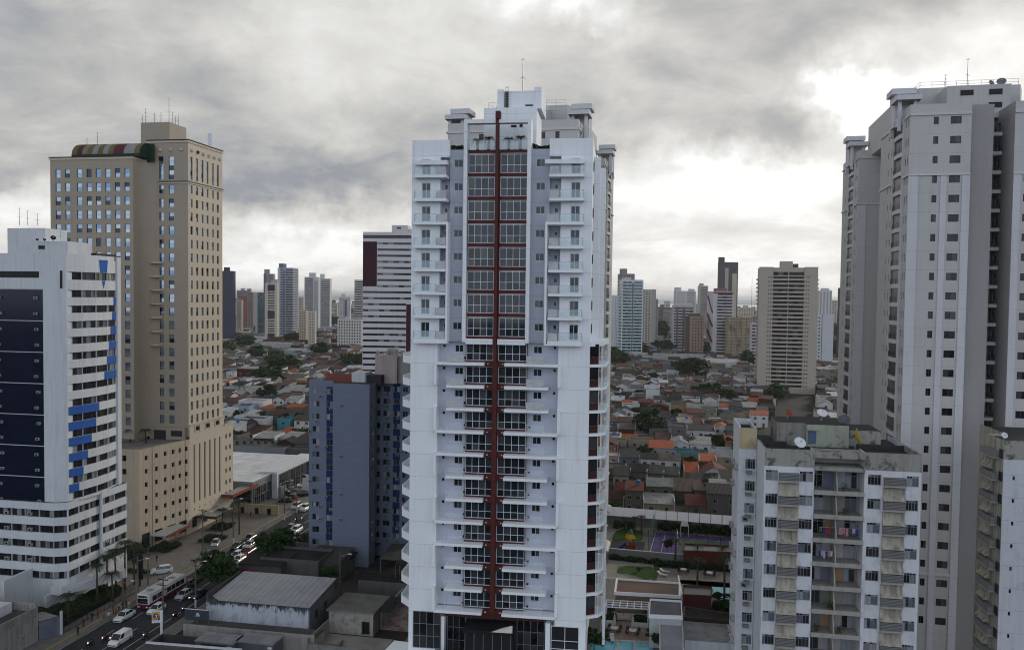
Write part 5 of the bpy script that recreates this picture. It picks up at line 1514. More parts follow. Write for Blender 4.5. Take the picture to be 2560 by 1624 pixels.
for (s0, s1, z0, z1) in ((.15, .75, .93, .70), (.55, .98, .66, .50), (.1, .7, .42, .27)):
 q = MB(); n = 10; lo, hi = [], []
 for i in range(n + 1):
  k = i / n
  y = D_ * (1 - (.05 + .95 * k)); zz_ = z_ * (z0 + (z1 - z0) * (k * k * (3 - 2 * k)))
  wd = z_ * (.01 + .045 * sin(pi * min(1, k * .8 + .15)))
  lo.append((-.06, y, zz_ - wd)); hi.append((-.06, y, zz_ + wd * .6))
 for i in range(n): q.poly([lo[i], lo[i + 1], hi[i + 1], hi[i]])
 q.build('ribbon', [RIB], t_.o)
far_tower('dark grey slim tower, tallest of the right skyline', 1793, 1844, 655, 1050, (.085, .08, .085), [('p', .32, .5, (.36, .33, .28), .0, .93), ('g', .33, .49, 1, .5, 1.2), ('p', .70, .94, (.42, .37, .29), 0, .86), ('g', .74, .9, 1, .35, 1.0)], 'L', .06, (), [(.0, .3, 6, (.085, .08, .085)), (.72, 1, -3, (.3, .28, .25))])
t_, f_, W_, D_, z_ = far_tower('unfinished soot stained concrete block streaked with rust', 1815, 1880, 793, 775, (.40, .31, .20), [('g', .2, .9, 3, .12, .7)], 'L', .06, (), (), name='unfinished_building', cat='building', top=.5)
q = MB()
for k in range(14): q.box(0, -.15, k * 3.0 + 1, W_, -.005, k * 3.0 + 1.4)
for k in range(6): q.box(W_ * k / 5 - .2, -.14, 0, W_ * k / 5 + .2, -.006, z_)
q.build('beams', [plaster('rusty concrete', (.20, .13, .08), dirt=1, streak=1)], t_.o)
for c in t_.o.children:
 if c.name.startswith('wall'): c.data.materials[0] = plaster('sooty concrete', (.34, .285, .20), dirt=1.0, streak=1.0, patch=.8, scale=.45)
far_tower('narrow white balcony block between the rusty block and the beige tower', 1879, 1896, 806, 740, (.46, .44, .44), [('b', .1, .9, 1.4), ('s', 0, 1, .8, (.5, .48, .48), .9)], 'L', .1)
far_tower('low orange cream tower on the far shore strip', 1841, 1886, 768, 1900, (.46, .37, .27), [('g', .05, .95, 6, .5, 1.3)], 'L', .1, (), [(.4, .6, 4, CR)])
far_tower('ribbed white tower right of the beige balcony tower', 2044, 2080, 725, 1150, (.54, .53, .52), [('p', .1, .2, (.30, .29, .29), 0, .97), ('p', .35, .45, (.30, .29, .29), 0, .97), ('p', .6, .7, (.30, .29, .29), 0, .97), ('p', .85, .95, (.30, .29, .29), 0, .97)], 'L', .1, (), [(.2, .8, 2.5, WH)])
far_tower('blank white slab right of the beige balcony tower', 2042, 2086, 786, 700, (.50, .51, .53), [('p', .26, .3, (.12, .12, .13), 0, 1), ('g', .02, .22, 1, .5, 1.2)], 'L', .08)
far_tower('small beige tower beyond the ribbed white tower', 2078, 2094, 750, 1500, CR, [('g', .1, .9, 2, .5, 1.3)], 'L', .1)
far_tower('dark edged white tower beside the right tower block', 2095, 2118, 719, 760, (.40, .42, .45), [('g', .2, .9, 2, .3, 1.2)], 'L', .35, [('p', .02, .98, (.06, .075, .09), 0, .99)])
# the beige tower with the wide balconies
BE = (.40, .345, .29)
bp = at(1892, 980, 522.0)
BF = Fr(bp.x, bp.y, R(-14))
be = Thing('apartment_tower', 'broad beige apartment tower with wide shaded balconies in the middle distance', 'apartment tower', (bp.x, bp.y, 0), R(-14))
b = MB(); BW = BF.lx(2044); u_ = BW / 15.2
zt = at(1968, 670, 528).z
nf = 27; pt = (zt - 5 - 3) / nf
fl = [zt - 5.2 - pt * (k + 1) for k in range(nf)]
S_BE = dict(id='be', t=0.0, nx=3, frame=DALU, glass=GL_GAP)
x1, x2 = BW * .235, BW * .775
be.fac(b, (0, 0), (1, 0), x1, 0, zt, [(x1 * q, z + 1.2, .75, .75, S_FAR) for z in fl for q in (.66, .83)], .2, 0)
be.fac(b, (x2, 0), (1, 0), BW - x2, 0, zt, [((BW - x2) * q, z + 1.2, .75, .75, S_FAR) for z in fl for q in (.10, .28)], .2, 0)
be.fac(b, (x1, 1.2), (1, 0), x2 - x1, 0, zt, [((x2 - x1) * f0, z + .1, (x2 - x1) * .47, pt - .55, S_BE) for z in fl + [zt - 5.0] for f0 in (.015, .515)], .3, 0)
b.poly([(x1, 0, 0), (x1, 1.2, 0), (x1, 1.2, zt), (x1, 0, zt)], 0); b.poly([(x2, 0, 0), (x2, 0, zt), (x2, 1.2, zt), (x2, 1.2, 0)], 0)
for xx, sg in ((0, 1), (BW, -1)):
 b.poly([(xx, 0, 0), (xx, 0, zt), (xx, 22, zt), (xx, 22, 0)][::sg], 0)
b.poly([(0, 22, 0), (0, 22, zt), (BW, 22, zt), (BW, 22, 0)], 0)
b.poly([(0, 0, zt - .6), (x1, 0, zt - .6), (x1, 1.2, zt - .6), (x2, 1.2, zt - .6), (x2, 0, zt - .6), (BW, 0, zt - .6), (BW, 22, zt - .6), (0, 22, zt - .6)], 1)
b.box(BW * .37, 5, zt - .6, BW * .58, 14, zt + 4.2, 0); b.box(BW * .58, 6, zt - .6, BW * .68, 12, zt + 2.6, 2)
b.box(-.25, -.25, zt - 5.0, x1, -.003, zt - 4.7, 0); b.box(x2, -.25, zt - 5.0, BW + .25, -.003, zt - 4.7, 0)
b.box(-.2, -.2, zt - .02, x1 + .1, .5, zt + .35, 0); b.box(x2 - .1, -.2, zt - .02, BW + .2, .5, zt + .35, 0)
b.box(BW * .5 - .2, -.1, 3, BW * .5 + .2, 1.21, zt - 4.6, 0)
b.box(-2, -3, 0, BW + 3, -.01, 3.8, 0)
b.build('wall', [paint(BE, streak=.2), DARKC, GL_DARK], be.o)
q = MB(); q.prism([(x1 + .05, 1.19), (x1 + .05, -.2), (x1 + (x2 - x1) * .25, -1.3), (BW * .5, -1.5), (x1 + (x2 - x1) * .75, -1.3), (x2 - .05, -.2), (x2 - .05, 1.19)], -.25, .75)
me = q.mesh('balcony', [paint((.42, .37, .31))])
for z in fl: link('balcony', me, be.o, (0, 0, z))
for xx, sg in ((0, -1), (BW, 1)):
 q = MB(); a, c = sorted((xx + sg * .01, xx + sg * 1.3)); q.box(a, 6, -.2, c, 14, .8)
 me = q.mesh('side_balcony', [paint((.42, .37, .31))])
 for z in fl: link('side_balcony', me, be.o, (0, 0, z))
be.flush()
mast(at(1879, 757, 1000) - Vector((0, 0, at(1879, 757, 1000).z)), 85, 'thin red and white lattice mast left of the beige balcony tower', False, .35)
# ------------------------------------------------------------------ trees
def crown_mesh(seed, mat, rx=1.0, rz=.8, n=70, per=46, ls=.12, holes=.25):
 rnd = random.Random(seed); b = MB()
 lobes = [Vector((rnd.gauss(0, .45), rnd.gauss(0, .45), rnd.uniform(-.25, .55))) for _ in range(9)]
 cl = []
 while len(cl) < n:
  c = lobes[rnd.randrange(9)]
  d = Vector((rnd.gauss(0, 1), rnd.gauss(0, 1), rnd.gauss(.25, .9))).normalized()
  p = c + d * rnd.uniform(.32, .52)
  if p.length < 1.15: cl.append((p, d))
 for (p, d) in cl:
  r_ = rnd.uniform(.13, .26)
  for _ in range(per):
   o = Vector((rnd.gauss(0, 1), rnd.gauss(0, 1), rnd.gauss(0, .6)))
   o = o * (r_ * .55)
   nn = (d + Vector((rnd.gauss(0, .7), rnd.gauss(0, .7), rnd.gauss(.3, .7)))).normalized()
   a = nn.orthogonal().normalized(); a = (Matrix.Rotation(rnd.uniform(0, 6.28), 3, nn) @ a)
   c2 = nn.cross(a); s = ls * rnd.uniform(.6, 1.3)
   q = p + o; q = Vector((q.x * rx, q.y * rx, q.z * rz));
   b.poly([q - a * s, q - c2 * s * .55, q + a * s, q + c2 * s * .55])
 return b.mesh('crown', [mat])
def trunk_mesh(seed, hgt=1.0, r=.05):
 rnd = random.Random(seed); b = MB()
 p = Vector((0, 0, 0)); q = Vector((rnd.uniform(-.04, .04), rnd.uniform(-.04, .04), hgt * .62))
 b.tube(p, q, r, r * .7, 7)
 for k in range(5):
  a = 2 * pi * k / 5 + rnd.uniform(-.3, .3)
  e = q + Vector((cos(a) * rnd.uniform(.25, .5), sin(a) * rnd.uniform(.25, .5), hgt * rnd.uniform(.3, .55)))
  b.tube(q, e, r * .55, r * .2, 5)
 return b.mesh('trunk', [BARK])
CROWNS = [crown_mesh(1, LEAF1, ls=.085, per=60, n=80), crown_mesh(2, LEAF1, 1.05, .75, ls=.085, per=60, n=80), crown_mesh(3, LEAF2, 1.1, .7, n=60, per=40), crown_mesh(4, LEAF2, .9, .95, n=60, per=40), crown_mesh(6, LEAF1, 1.0, .8, n=60, per=40)]
TRUNKS = [trunk_mesh(1), trunk_mesh(2)]
def tree(p, r, hgt, label, kind=None, group=None, name='tree'):
 """r = crown radius, hgt = height of crown centre"""
 k = random.randrange(5) if kind is None else kind
 o = bpy.data.objects.new(name, None); COL.objects.link(o)
 o.location = p; o.rotation_euler = (0, 0, random.uniform(0, 6.28)); tag(o, label, 'tree', group)
 c = link('crown', CROWNS[k], o, (0, 0, hgt)); c.scale = (r, r, r)
 t_ = link('trunk', TRUNKS[random.randrange(2)], o); t_.scale = (r * 1.1, r * 1.1, hgt * 1.05)
 return o
def frond(b, base, az_, L, droop, m=0, nl=11):
 pts = []
 for i in range(nl + 1):
  k = i / nl
  rr_ = L * (k * .92); z = L * (.42 * k * (1 - k) * 2.0 - droop * k * k)
  pts.append(Vector((base[0] + cos(az_) * rr_, base[1] + sin(az_) * rr_, base[2] + z)))
 sd_ = Vector((-sin(az_), cos(az_), 0))
 for i in range(1, nl + 1):
  k = i / nl; wl = L * .30 * sin(pi * min(.97, .18 + .8 * k))
  d_ = (pts[i] - pts[i - 1]).normalized()
  for sg in (-1, 1):
   tip = pts[i] + sd_ * sg * wl + d_ * wl * .35 - Vector((0, 0, wl * .45))
   b.poly([pts[i - 1], pts[i - 1] + d_ * L * .055, tip], m)
 for a, c in zip(pts, pts[1:]):
  b.poly([a - sd_ * .02 * L * .3, c - sd_ * .02 * L * .3, c + sd_ * .02 * L * .3, a + sd_ * .02 * L * .3], m)
def palm_meshes(seed, n=13):
 rnd = random.Random(seed); b = MB()
 for i in range(n):
  frond(b, (0, 0, 0), 2 * pi * i / n + rnd.uniform(-.2, .2), rnd.uniform(.85, 1.1), rnd.uniform(.25, .75))
 for i in range(5):
  frond(b, (0, 0, 0), 2 * pi * i / 5 + rnd.uniform(-.2, .2), .7, -.25)
 return b.mesh('crown', [PALMM])
PALMS = [palm_meshes(s) for s in (1, 2, 3)]
def palm(p, hgt, L, label, group=None):
 o = bpy.data.objects.new('palm_tree', None); COL.objects.link(o)
 o.location = p; o.rotation_euler = (0, 0, random.uniform(0, 6.28)); tag(o, label, 'palm tree', group)
 b = MB(); le = random.uniform(-.04, .04) * hgt
 pts = [(le * k * k / 16, 0, hgt * k / 4) for k in range(5)]
 for i, (a, c) in enumerate(zip(pts, pts[1:])): b.tube(a, c, .16 * (1.25 - .1 * i), .16 * (1.15 - .1 * i), 7)
 b.build('trunk', [BARK], o)
 c = link('crown', PALMS[random.randrange(3)], o, (le, 0, hgt)); c.scale = (L, L, L)
 return o
# ------------------------------------------------------------------ low houses
random.seed(21)
HWALL = {'white': plaster('house white', (.54, .54, .53), streak=.8, dirt=.7), 'cream': plaster('house cream', (.29, .245, .18), streak=.8, dirt=.5), 'grey': plaster('house bare cement', (.12, .116, .11), streak=.8, dirt=.6, patch=.2),
  'brick red': slabs('house bare brick', (.15, .056, .036), (.115, .045, .03), .3, .12, .02, .4), 'pale green': plaster('house green', (.25, .28, .20), streak=.5, dirt=.4), 'ochre': plaster('house ochre', (.30, .20, .08), streak=.4, dirt=.5),
  'pale blue': plaster('house blue', (.26, .31, .36), streak=.4, dirt=.4), 'pink': plaster('house pink', (.29, .20, .17), streak=.5, dirt=.5), 'turquoise': plaster('house turquoise', (.06, .24, .27), streak=.3, dirt=.3), 'slate blue': plaster('house slate', (.12, .14, .19), streak=.4, dirt=.5)}
HROOF = {'dark sheet': corrugated('dark fibre sheets', (.040, .038, .036), .6, .35), 'grey sheet': corrugated('grey fibre sheets', (.095, .092, .086), .7, .35), 'sooty sheet': corrugated('sooty sheets', (.028, .027, .026), .5, .35),
  'pale metal': corrugated('pale metal sheets', (.48, .48, .48), .45, .4, rough=.5), 'red tile': tiles('red clay tiles', (.20, .052, .030), (.085, .030, .022), .6), 'brown tile': tiles('sooty clay tiles', (.105, .042, .030), (.05, .028, .023), .7),
  'orange tile': tiles('new orange tiles', (.42, .11, .045), (.33, .085, .04), .35), 'concrete': asphalt('flat roof slab', (.085, .082, .077), 2.0, .6), 'rusty sheet': corrugated('rusty sheets', (.10, .075, .062), .6, .35, rust=(.15, .05, .025)),
  'stained white': corrugated('stained white sheets', (.33, .33, .32), .7, .5)}
S_HW = dict(id='hw', t=.07, nx=2, frame=plain('house frame', (.35, .33, .30)), glass=GL_DARK)
TANKB = plain('blue water tank', (.05, .14, .32), .5); WTRIM = plaster('white coping', (.52, .52, .51), streak=.5, dirt=.4)
DOORM = plain('house door', (.06, .05, .045))
def house_geo(w, d, h, rt, rise, rnd, wi=0, ri=1, par=False):
 """walls and roof as two builders; x across, y away; front on y = 0"""
 a, r = MB(), MB(); o = .35; th = .1
 if rt == 'gable_x':      # ridge along x
  a.box(0, 0, 0, w, d, h, wi)
  for x in (0, w): a.poly([(x, 0, h), (x, d, h), (x, d / 2, h + rise)][::(1 if x == w else -1)], wi)
  for (y0, y1) in ((-o, d / 2), (d + o, d / 2)):
   z0 = h - rise * o / (d / 2)
   p = [(-o, y0, z0), (w + o, y0, z0), (w + o, y1, h + rise), (-o, y1, h + rise)]
   if y0 > 0: p = p[::-1]
   r.poly([(x, y, z + th) for x, y, z in p], ri); r.poly(p[::-1], ri)
   for i in range(4): r.poly([p[i], p[(i + 1) % 4], (p[(i + 1) % 4][0], p[(i + 1) % 4][1], p[(i + 1) % 4][2] + th), (p[i][0], p[i][1], p[i][2] + th)], ri)
 elif rt == 'gable_y':
  a.box(0, 0, 0, w, d, h, wi)
  for y in (0, d): a.poly([(0, y, h), (w, y, h), (w / 2, y, h + rise)][::(1 if y == 0 else -1)], wi)
  for (x0, x1) in ((-o, w / 2), (w + o, w / 2)):
   z0 = h - rise * o / (w / 2)
   p = [(x0, -o, z0), (x1, -o, h + rise), (x1, d + o, h + rise), (x0, d + o, z0)]
   if x0 > 0: p = p[::-1]
   r.poly([(x, y, z + th) for x, y, z in p], ri); r.poly(p[::-1], ri)
   for i in range(4): r.poly([p[i], p[(i + 1) % 4], (p[(i + 1) % 4][0], p[(i + 1) % 4][1], p[(i + 1) % 4][2] + th), (p[i][0], p[i][1], p[i][2] + th)], ri)
 elif rt == 'shed':
  a.prism([(0, 0), (w, 0), (w, d), (0, d)], 0, h, wi)
  a.poly([(0, d, h), (0, d, h + rise), (w, d, h + rise), (w, d, h)], wi)
  a.poly([(0, 0, h), (0, d, h), (0, d, h + rise)][::-1], wi); a.poly([(w, 0, h), (w, d, h), (w, d, h + rise)], wi)
  k = rise / d
  p = [(-.2, -o, h - o * k + .02), (w + .2, -o, h - o * k + .02), (w + .2, d + .15, h + rise + .15 * k + .02), (-.2, d + .15, h + rise + .15 * k + .02)]
  r.poly([(x, y, z + th) for x, y, z in p], ri); r.poly(p[::-1], ri)
  for i in range(4): r.poly([p[i], p[(i + 1) % 4], (p[(i + 1) % 4][0], p[(i + 1) % 4][1], p[(i + 1) % 4][2] + th), (p[i][0], p[i][1], p[i][2] + th)], ri)
 elif rt == 'hip':
  a.box(0, 0, 0, w, d, h, wi)
  e = [(-o, -o, h), (w + o, -o, h), (w + o, d + o, h), (-o, d + o, h)]
  m_ = min(w, d) / 2
  if w >= d: r0, r1 = (m_, d / 2, h + rise), (w - m_, d / 2, h + rise)
  else: r0, r1 = (w / 2, m_, h + rise), (w / 2, d - m_, h + rise)
  if w >= d:
   r.poly([e[0], e[1], r1, r0], ri); r.poly([e[1], e[2], r1], ri); r.poly([e[2], e[3], r0, r1], ri); r.poly([e[3], e[0], r0], ri)
  else:
   r.poly([e[0], e[1], r0], ri); r.poly([e[1], e[2], r1, r0], ri); r.poly([e[2], e[3], r1], ri); r.poly([e[3], e[0], r0, r1], ri)
  r.box(-o, -o, h - .12, w + o, d + o, h - .005, ri)
 else:                    # flat slab behind a parapet
  a.box(0, 0, 0, w, d, h, wi)
  a.box(0, 0, h, w, .15, h + .6, wi); a.box(0, d - .15, h, w, d, h + .6, wi); a.box(0, .15, h, .15, d - .15, h + .6, wi); a.box(w - .15, .15, h, w, d - .15, h + .6, wi)
  r.box(.15, .15, h + .004, w - .15, d - .15, h + .06, ri)
 if par:
  for x in (-.12, w - .08):
   a.box(x, -.1, 0, x + .2, d + .1, h + rise * (.25 if rt == 'gable_x' else .6) + .35, 2)
 return a, r
def house(px, v, w, d, h, rt, wall, roof, label, rise=None, yaw=None, win=2, par=False, tank=False, floors=None, name='house', cat='house', group=None, pos=None):
 p = pos if pos else gnd(px, v)
 yaw = R(-10) if yaw is None else yaw
 c, n = cos(yaw), sin(yaw)
 loc = (p.x - c * w / 2, p.y - n * w / 2, 0)
 t = Thing(name, label, cat, loc, yaw, group)
 rise = rise if rise is not None else (min(w, d) * .22 if rt in ('gable_x', 'gable_y', 'hip') else d * .12 if rt == 'shed' else 0)
 a, r = house_geo(w, d, h, rt, rise, random, 0, 0, par)
 if not par: a.build('wall', [HWALL[wall]], t.o)
 else: a.build('wall', [HWALL[wall], HWALL[wall], WTRIM], t.o)
 r.build('roof', [HROOF[roof]], t.o)
 nf_ = floors or max(1, int(h / 2.7))
 for fl_ in range(nf_):
  for i in range(win):
   x = w * (i + .5) / win
   if fl_ == 0 and i == win - 1:
    q = MB(); q.box(x - .45, -.06, 0.02, x + .45, -.004, 2.1); q.build('door', [DOORM], t.o)
   else:
    t.win((x - .6, -.02, fl_ * 2.8 + .95), 0, 1.2, 1.15, S_HW)
 if tank:
  q = MB(); q.lathe((w * .7, d * .6, h + (.06 if rt == 'flat' else rise + .1)), [(0, 0), (.6, 0), (.7, .9), (.55, 1.05), (0, 1.15)], 10); q.build('water_tank', [TANKB], t.o)
 t.flush()
 return t, p
PLACED = []
def H_(*a, **k):
 t, p = house(*a, **k); PLACED.append((p.x, p.y, a[2] * .5 + 1, a[3] + 1)); return t
# hand-placed, right of the white tower
H_(1785, 1213, 9.6, 11, 3.4, 'gable_y', 'white', 'red tile', 'big red-tiled gabled house with a white gable near the old apartment block', rise=2.6, win=2)
H_(1652, 1160, 8.5, 8, 5.8, 'shed', 'pale blue', 'orange tile', 'pale blue house under a bright orange roof', rise=1.5, win=2, floors=2)
H_(1718, 1160, 8.6, 6, 4.2, 'flat', 'turquoise', 'concrete', 'turquoise house with a long flat grey roof', win=3)
H_(1747, 1158, 9.0, 5, 3.6, 'shed', 'grey', 'grey sheet', 'long grey shed joined to the turquoise house')
H_(1631, 1018, 7.4, 8, 8.4, 'flat', 'white', 'pale metal', 'tall clean white cube house with small square windows', win=2, floors=2)
H_(1752, 1112, 11, 9, 6.0, 'shed', 'white', 'dark sheet', 'two-storey white terraced house with dark sheet roof and open ground floor', win=3, floors=2, par=True)
H_(1697, 1122, 5.6, 9, 8.6, 'flat', 'grey', 'concrete', 'tall blank cement-grey house with one small window', win=1, floors=3)
H_(1694, 1043, 6.4, 7, 6.6, 'shed', 'ochre', 'grey sheet', 'ochre yellow two-storey house with grey sheet roof', win=1, floors=2)
H_(1722, 1035, 5.2, 7, 5.6, 'gable_y', 'ochre', 'brown tile', 'yellow house with a brown tiled gable beside the ochre house', win=1, floors=2)
H_(1645, 1042, 10.5, 8, 5.0, 'gable_y', 'brick red', 'rusty sheet', 'unplastered red brick house with white eaves', win=0)
H_(1614, 1036, 7.5, 8, 6.0, 'shed', 'brick red', 'red tile', 'raw brick house left of the wider brick gable', win=0)
H_(1576, 1042, 8.6, 7, 5.6, 'flat', 'white', 'concrete', 'white two-storey house with a big dark window left of the brick houses', win=2, floors=2)
H_(1600, 1140, 8.8, 7, 5.6, 'flat', 'cream', 'concrete', 'cream two-storey house with an open flat roof terrace', win=2, floors=2)
H_(1545, 1140, 6.0, 7, 5.4, 'flat', 'pale green', 'concrete', 'pale green two-storey house beside the cream terrace house', win=1, floors=2)
H_(1548, 1072, 6.5, 7, 4.6, 'gable_y', 'white', 'pale metal', 'white gabled house at the left under the brick houses', win=1)
H_(1560, 1078, 5.0, 7, 3.2, 'shed', 'white', 'orange tile', 'house with a bright orange lean-to roof at the left', rise=1.4)
H_(1730, 983, 13, 9, 5.2, 'gable_y', 'pale green', 'brown tile', 'pale green villa with brown tiled gables', win=4)
H_(1880, 990, 11, 9, 5.4, 'gable_y', 'white', 'stained white', 'white chalet-like house under the beige tower', win=2, rise=2.4)
H_(1833, 1140, 5.8, 7, 5.2, 'shed', 'cream', 'orange tile', 'narrow house with an orange roof against the old apartment block', rise=1.4, win=1, floors=2)
H_(1574, 1255, 8.5, 9, 2.8, 'gable_x', 'grey', 'red tile', 'low house under a ruined patchy red tile roof', rise=2.0, win=1)
H_(1740, 1288, 5.6, 6, 2.8, 'shed', 'grey', 'red tile', 'small red-tiled lean-to right behind the white court wall', rise=1.6, win=1)
H_(1664, 1243, 6.4, 7, 3.0, 'shed', 'grey', 'sooty sheet', 'low house with solar panels on its sooty roof', win=1)
H_(1597, 1208, 5.4, 9, 3.8, 'gable_x', 'grey', 'dark sheet', 'terraced house with dark sheets between white party walls, left of three', rise=1.8, win=2, par=True)
H_(1637, 1210, 5.6, 9, 3.6, 'gable_x', 'grey', 'grey sheet', 'terraced house with grey sheets between white party walls, middle of three', rise=1.8, win=1, par=True)
H_(1676, 1212, 5.2, 9, 3.4, 'gable_x', 'grey', 'grey sheet', 'terraced house with grey sheets between white party walls, right of three', rise=1.6, win=2, par=True)
H_(1728, 1206, 4.6, 7, 3.4, 'shed', 'pink', 'orange tile', 'small house with an orange patched roof left of the big red gable', rise=2.0, win=1, par=True)
H_(1700, 1250, 7.0, 9, 2.8, 'shed', 'grey', 'rusty sheet', 'low shed of broken rusty sheets beside the solar panels', rise=1.8, win=0)
H_(1680, 946, 13, 10, 9, 'flat', 'slate blue', 'concrete', 'slate blue three-storey building before the dark round tree', win=3, floors=3)
H_(1786, 957, 10, 8, 6.0, 'flat', 'white', 'pale metal', 'white two-storey house with a blue tinted roof below the long warehouse', win=3, floors=2)
H_(1823, 957, 9, 8, 5.6, 'flat', 'grey', 'pale metal', 'grey house with a white roof sheet right of the white two-storey house', win=2, floors=2)
H_(1868, 960, 10, 8, 6.0, 'gable_x', 'white', 'stained white', 'white house left of the foot of the beige tower', win=3, floors=2)
H_(1818, 925, 34, 12, 6.5, 'shed', 'white', 'pale metal', 'long white warehouse before the unfinished block', rise=2.0, win=4, floors=1, name='warehouse', cat='warehouse')
H_(1695, 912, 44, 20, 5.0, 'gable_x', 'white', 'stained white', 'wide pale hall with a low pitched roof behind the slate blue building', rise=4.5, win=4, floors=1, name='warehouse', cat='warehouse')
H_(1610, 915, 14, 9, 5.0, 'flat', 'pale blue', 'pale metal', 'pale blue flat hall below the teal glazed tower', win=2)
H_(1538, 935, 15, 9, 3.6, 'gable_x', 'white', 'stained white', 'white long roof at the foot of the narrow white slab', win=2)
# hand-placed, left of the white tower
H_(761, 897, 40, 16, 7, 'shed', 'pale blue', 'stained white', 'long pale blue warehouse wall', win=0, name='warehouse', cat='warehouse', rise=1.5)
H_(737, 957, 11.5, 9, 5.4, 'flat', 'white', 'concrete', 'white stepped house with two dark windows above the blue block', win=2, floors=1)
H_(620, 962, 15.5, 10, 10.5, 'shed', 'brick red', 'stained white', 'three-storey brick house with white balconies', win=3, floors=3, rise=.6)
H_(576, 955, 6.0, 8, 6.2, 'flat', 'white', 'concrete', 'small white house between the hotel and the brick house', win=1, floors=2)
H_(601, 1002, 24, 12, 4.2, 'shed', 'white', 'stained white', 'long white roofed depot right of the hotel flank', rise=3.0, win=0, name='warehouse', cat='warehouse')
H_(735, 1004, 22, 12, 4.0, 'shed', 'white', 'stained white', 'long white roofed depot left of the blue block', rise=2.5, win=0, name='warehouse', cat='warehouse')
H_(627, 1040, 13.0, 9, 7.0, 'flat', 'white', 'stained white', 'white house with a mottled grey gable wall', win=2, floors=2)
H_(668, 1046, 9.0, 8, 4.6, 'hip', 'cream', 'orange tile', 'cream house with an orange hipped roof', win=1, rise=1.8)
H_(640, 1050, 6.6, 8, 2.9, 'hip', 'cream', 'red tile', 'low red hipped roof joined to the orange hipped house', win=1, rise=1.6)
H_(627, 1085, 12.0, 8, 6.2, 'flat', 'white', 'concrete', 'bluish white house with two dark upper windows near the hotel foot', win=2, floors=2)
H_(708, 1082, 5.6, 7, 5.6, 'flat', 'turquoise', 'concrete', 'narrow teal house with dark upper floor', win=1, floors=2)
H_(747, 1070, 10.5, 8, 3.6, 'shed', 'grey', 'stained white', 'grey house with a long pale roof left of the blue block', win=1)
H_(716, 1098, 8.0, 7, 3.0, 'hip', 'cream', 'orange tile', 'low house with an orange hipped roof left of the blue block', win=1, rise=1.7)
H_(752, 1104, 9.0, 9, 2.8, 'shed', 'white', 'pale metal', 'bright white roofed shed beside the orange hipped roof', win=0)
H_(640, 1112, 22, 6, 3.4, 'flat', 'brick red', 'concrete', 'long low red brick building behind the car dealership', win=0)
H_(705, 1116, 12, 6, 3.2, 'shed', 'brick red', 'rusty sheet', 'brick shed with a rusty roof behind the dealership', win=1)
# gym hall with barrel roof
gp_ = gnd(681, 884)
t = Thing('sports_hall', 'white sports hall with a curved barrel roof among the low houses', 'sports hall', (gp_.x - 14, gp_.y, 0), R(-6))
b = MB(); b.box(0, 0, 0, 28, 22, 6); b.build('wall', [HWALL['white']], t.o)
q = MB(); prof = [(11 - 11.6 * cos(a), 6 + 5.0 * sin(a)) for a in [pi * i / 12 for i in range(13)]]
q.extrude_x(prof[::-1], -.6, 28.6); q.build('roof', [HROOF['stained white']], t.o)
for i in range(5): t.win((2 + i * 5, -.02, 1.5), 0, 3, 1.6, S_HW)
t.flush(); PLACED.append((gp_.x, gp_.y, 16, 24))
# filler houses, row by row
wallk = ['white'] * 8 + ['cream'] * 3 + ['grey'] * 6 + ['brick red'] * 4 + ['pale green', 'ochre', 'pale blue', 'pink', 'slate blue']
roofk = ['dark sheet'] * 5 + ['sooty sheet'] * 5 + ['grey sheet'] * 3 + ['brown tile'] * 5 + ['red tile'] * 2 + ['rusty sheet'] * 3 + ['stained white', 'stained white', 'stained white', 'pale metal', 'pale metal', 'concrete', 'orange tile']
specs = []
def px_of(p):
 d = p - Vector((0, 0, H)); z = d.dot(_f); return 1280 + FPX * d.dot(_r) / z, 812 - FPX * d.dot(_u) / z
def clash(x, y, w, d):
 for (a, c, hw, dd) in PLACED:
  if abs(x - a - (y - c) * .17) < hw + w / 2 - 1.3 and -d + 1.2 < y - c < dd - 1.2: return True
 return False
def field(tag_, Y0, Y1, bounds):
 Y = Y0; row = 0
 while Y < Y1:
  ul, ur = bounds(Y)
  x = (ul - 1280) / FPX * Y; xe = (ur - 1280) / FPX * Y; k = 0
  far = Y > 620
  pitch = random.uniform(7.8, 10.0) * (1.0 + .0004 * Y)
  while x < xe:
   w = random.uniform(4.6, 8.6) * (1.15 if far else 1)
   d = pitch - random.uniform(.5, 1.6)
   xc = x + w / 2; yc = Y + random.uniform(-1.6, 1.6) - (xc - (ul - 1280) / FPX * Y) * .17
   x += w + random.choice((.1, .12, .15, .2, .9))
   if clash(xc, yc, w, d) or random.random() < .025: continue
   k += 1
   two = random.random() < .46
   h = random.uniform(2.7, 3.4) + (random.uniform(2.4, 3.0) if two else 0)
   rt = random.choice(['gable_x', 'gable_x', 'gable_y', 'shed', 'shed', 'shed', 'flat'])
   rf = random.choice(roofk) if rt != 'flat' else random.choice(('concrete', 'concrete', 'pale metal'))
   specs.append(dict(x=xc, y=yc, w=w, d=d, h=h, two=two, rt=rt, wall=random.choice(wallk), roof=rf, row=row, k=k, f=tag_, tank=random.random() < .22, par=random.random() < .18, yaw=R(-10 + random.uniform(-3, 3) * (1 if random.random() < .85 else 3))))
  Y += pitch; row += 1
field('right', 227, 800, lambda Y: (1500 if Y < 600 else 1510, 1862 if Y < 380 else (2125 if Y > 545 else 1895)))
field('left', 296, 800, lambda Y: (545, 790 if Y < 540 else 905))
field('far right', 392, 520, lambda Y: (2050, 2125))
specs.sort(key=lambda s: -(s['w'] * s['h']) / s['y'] ** 2)
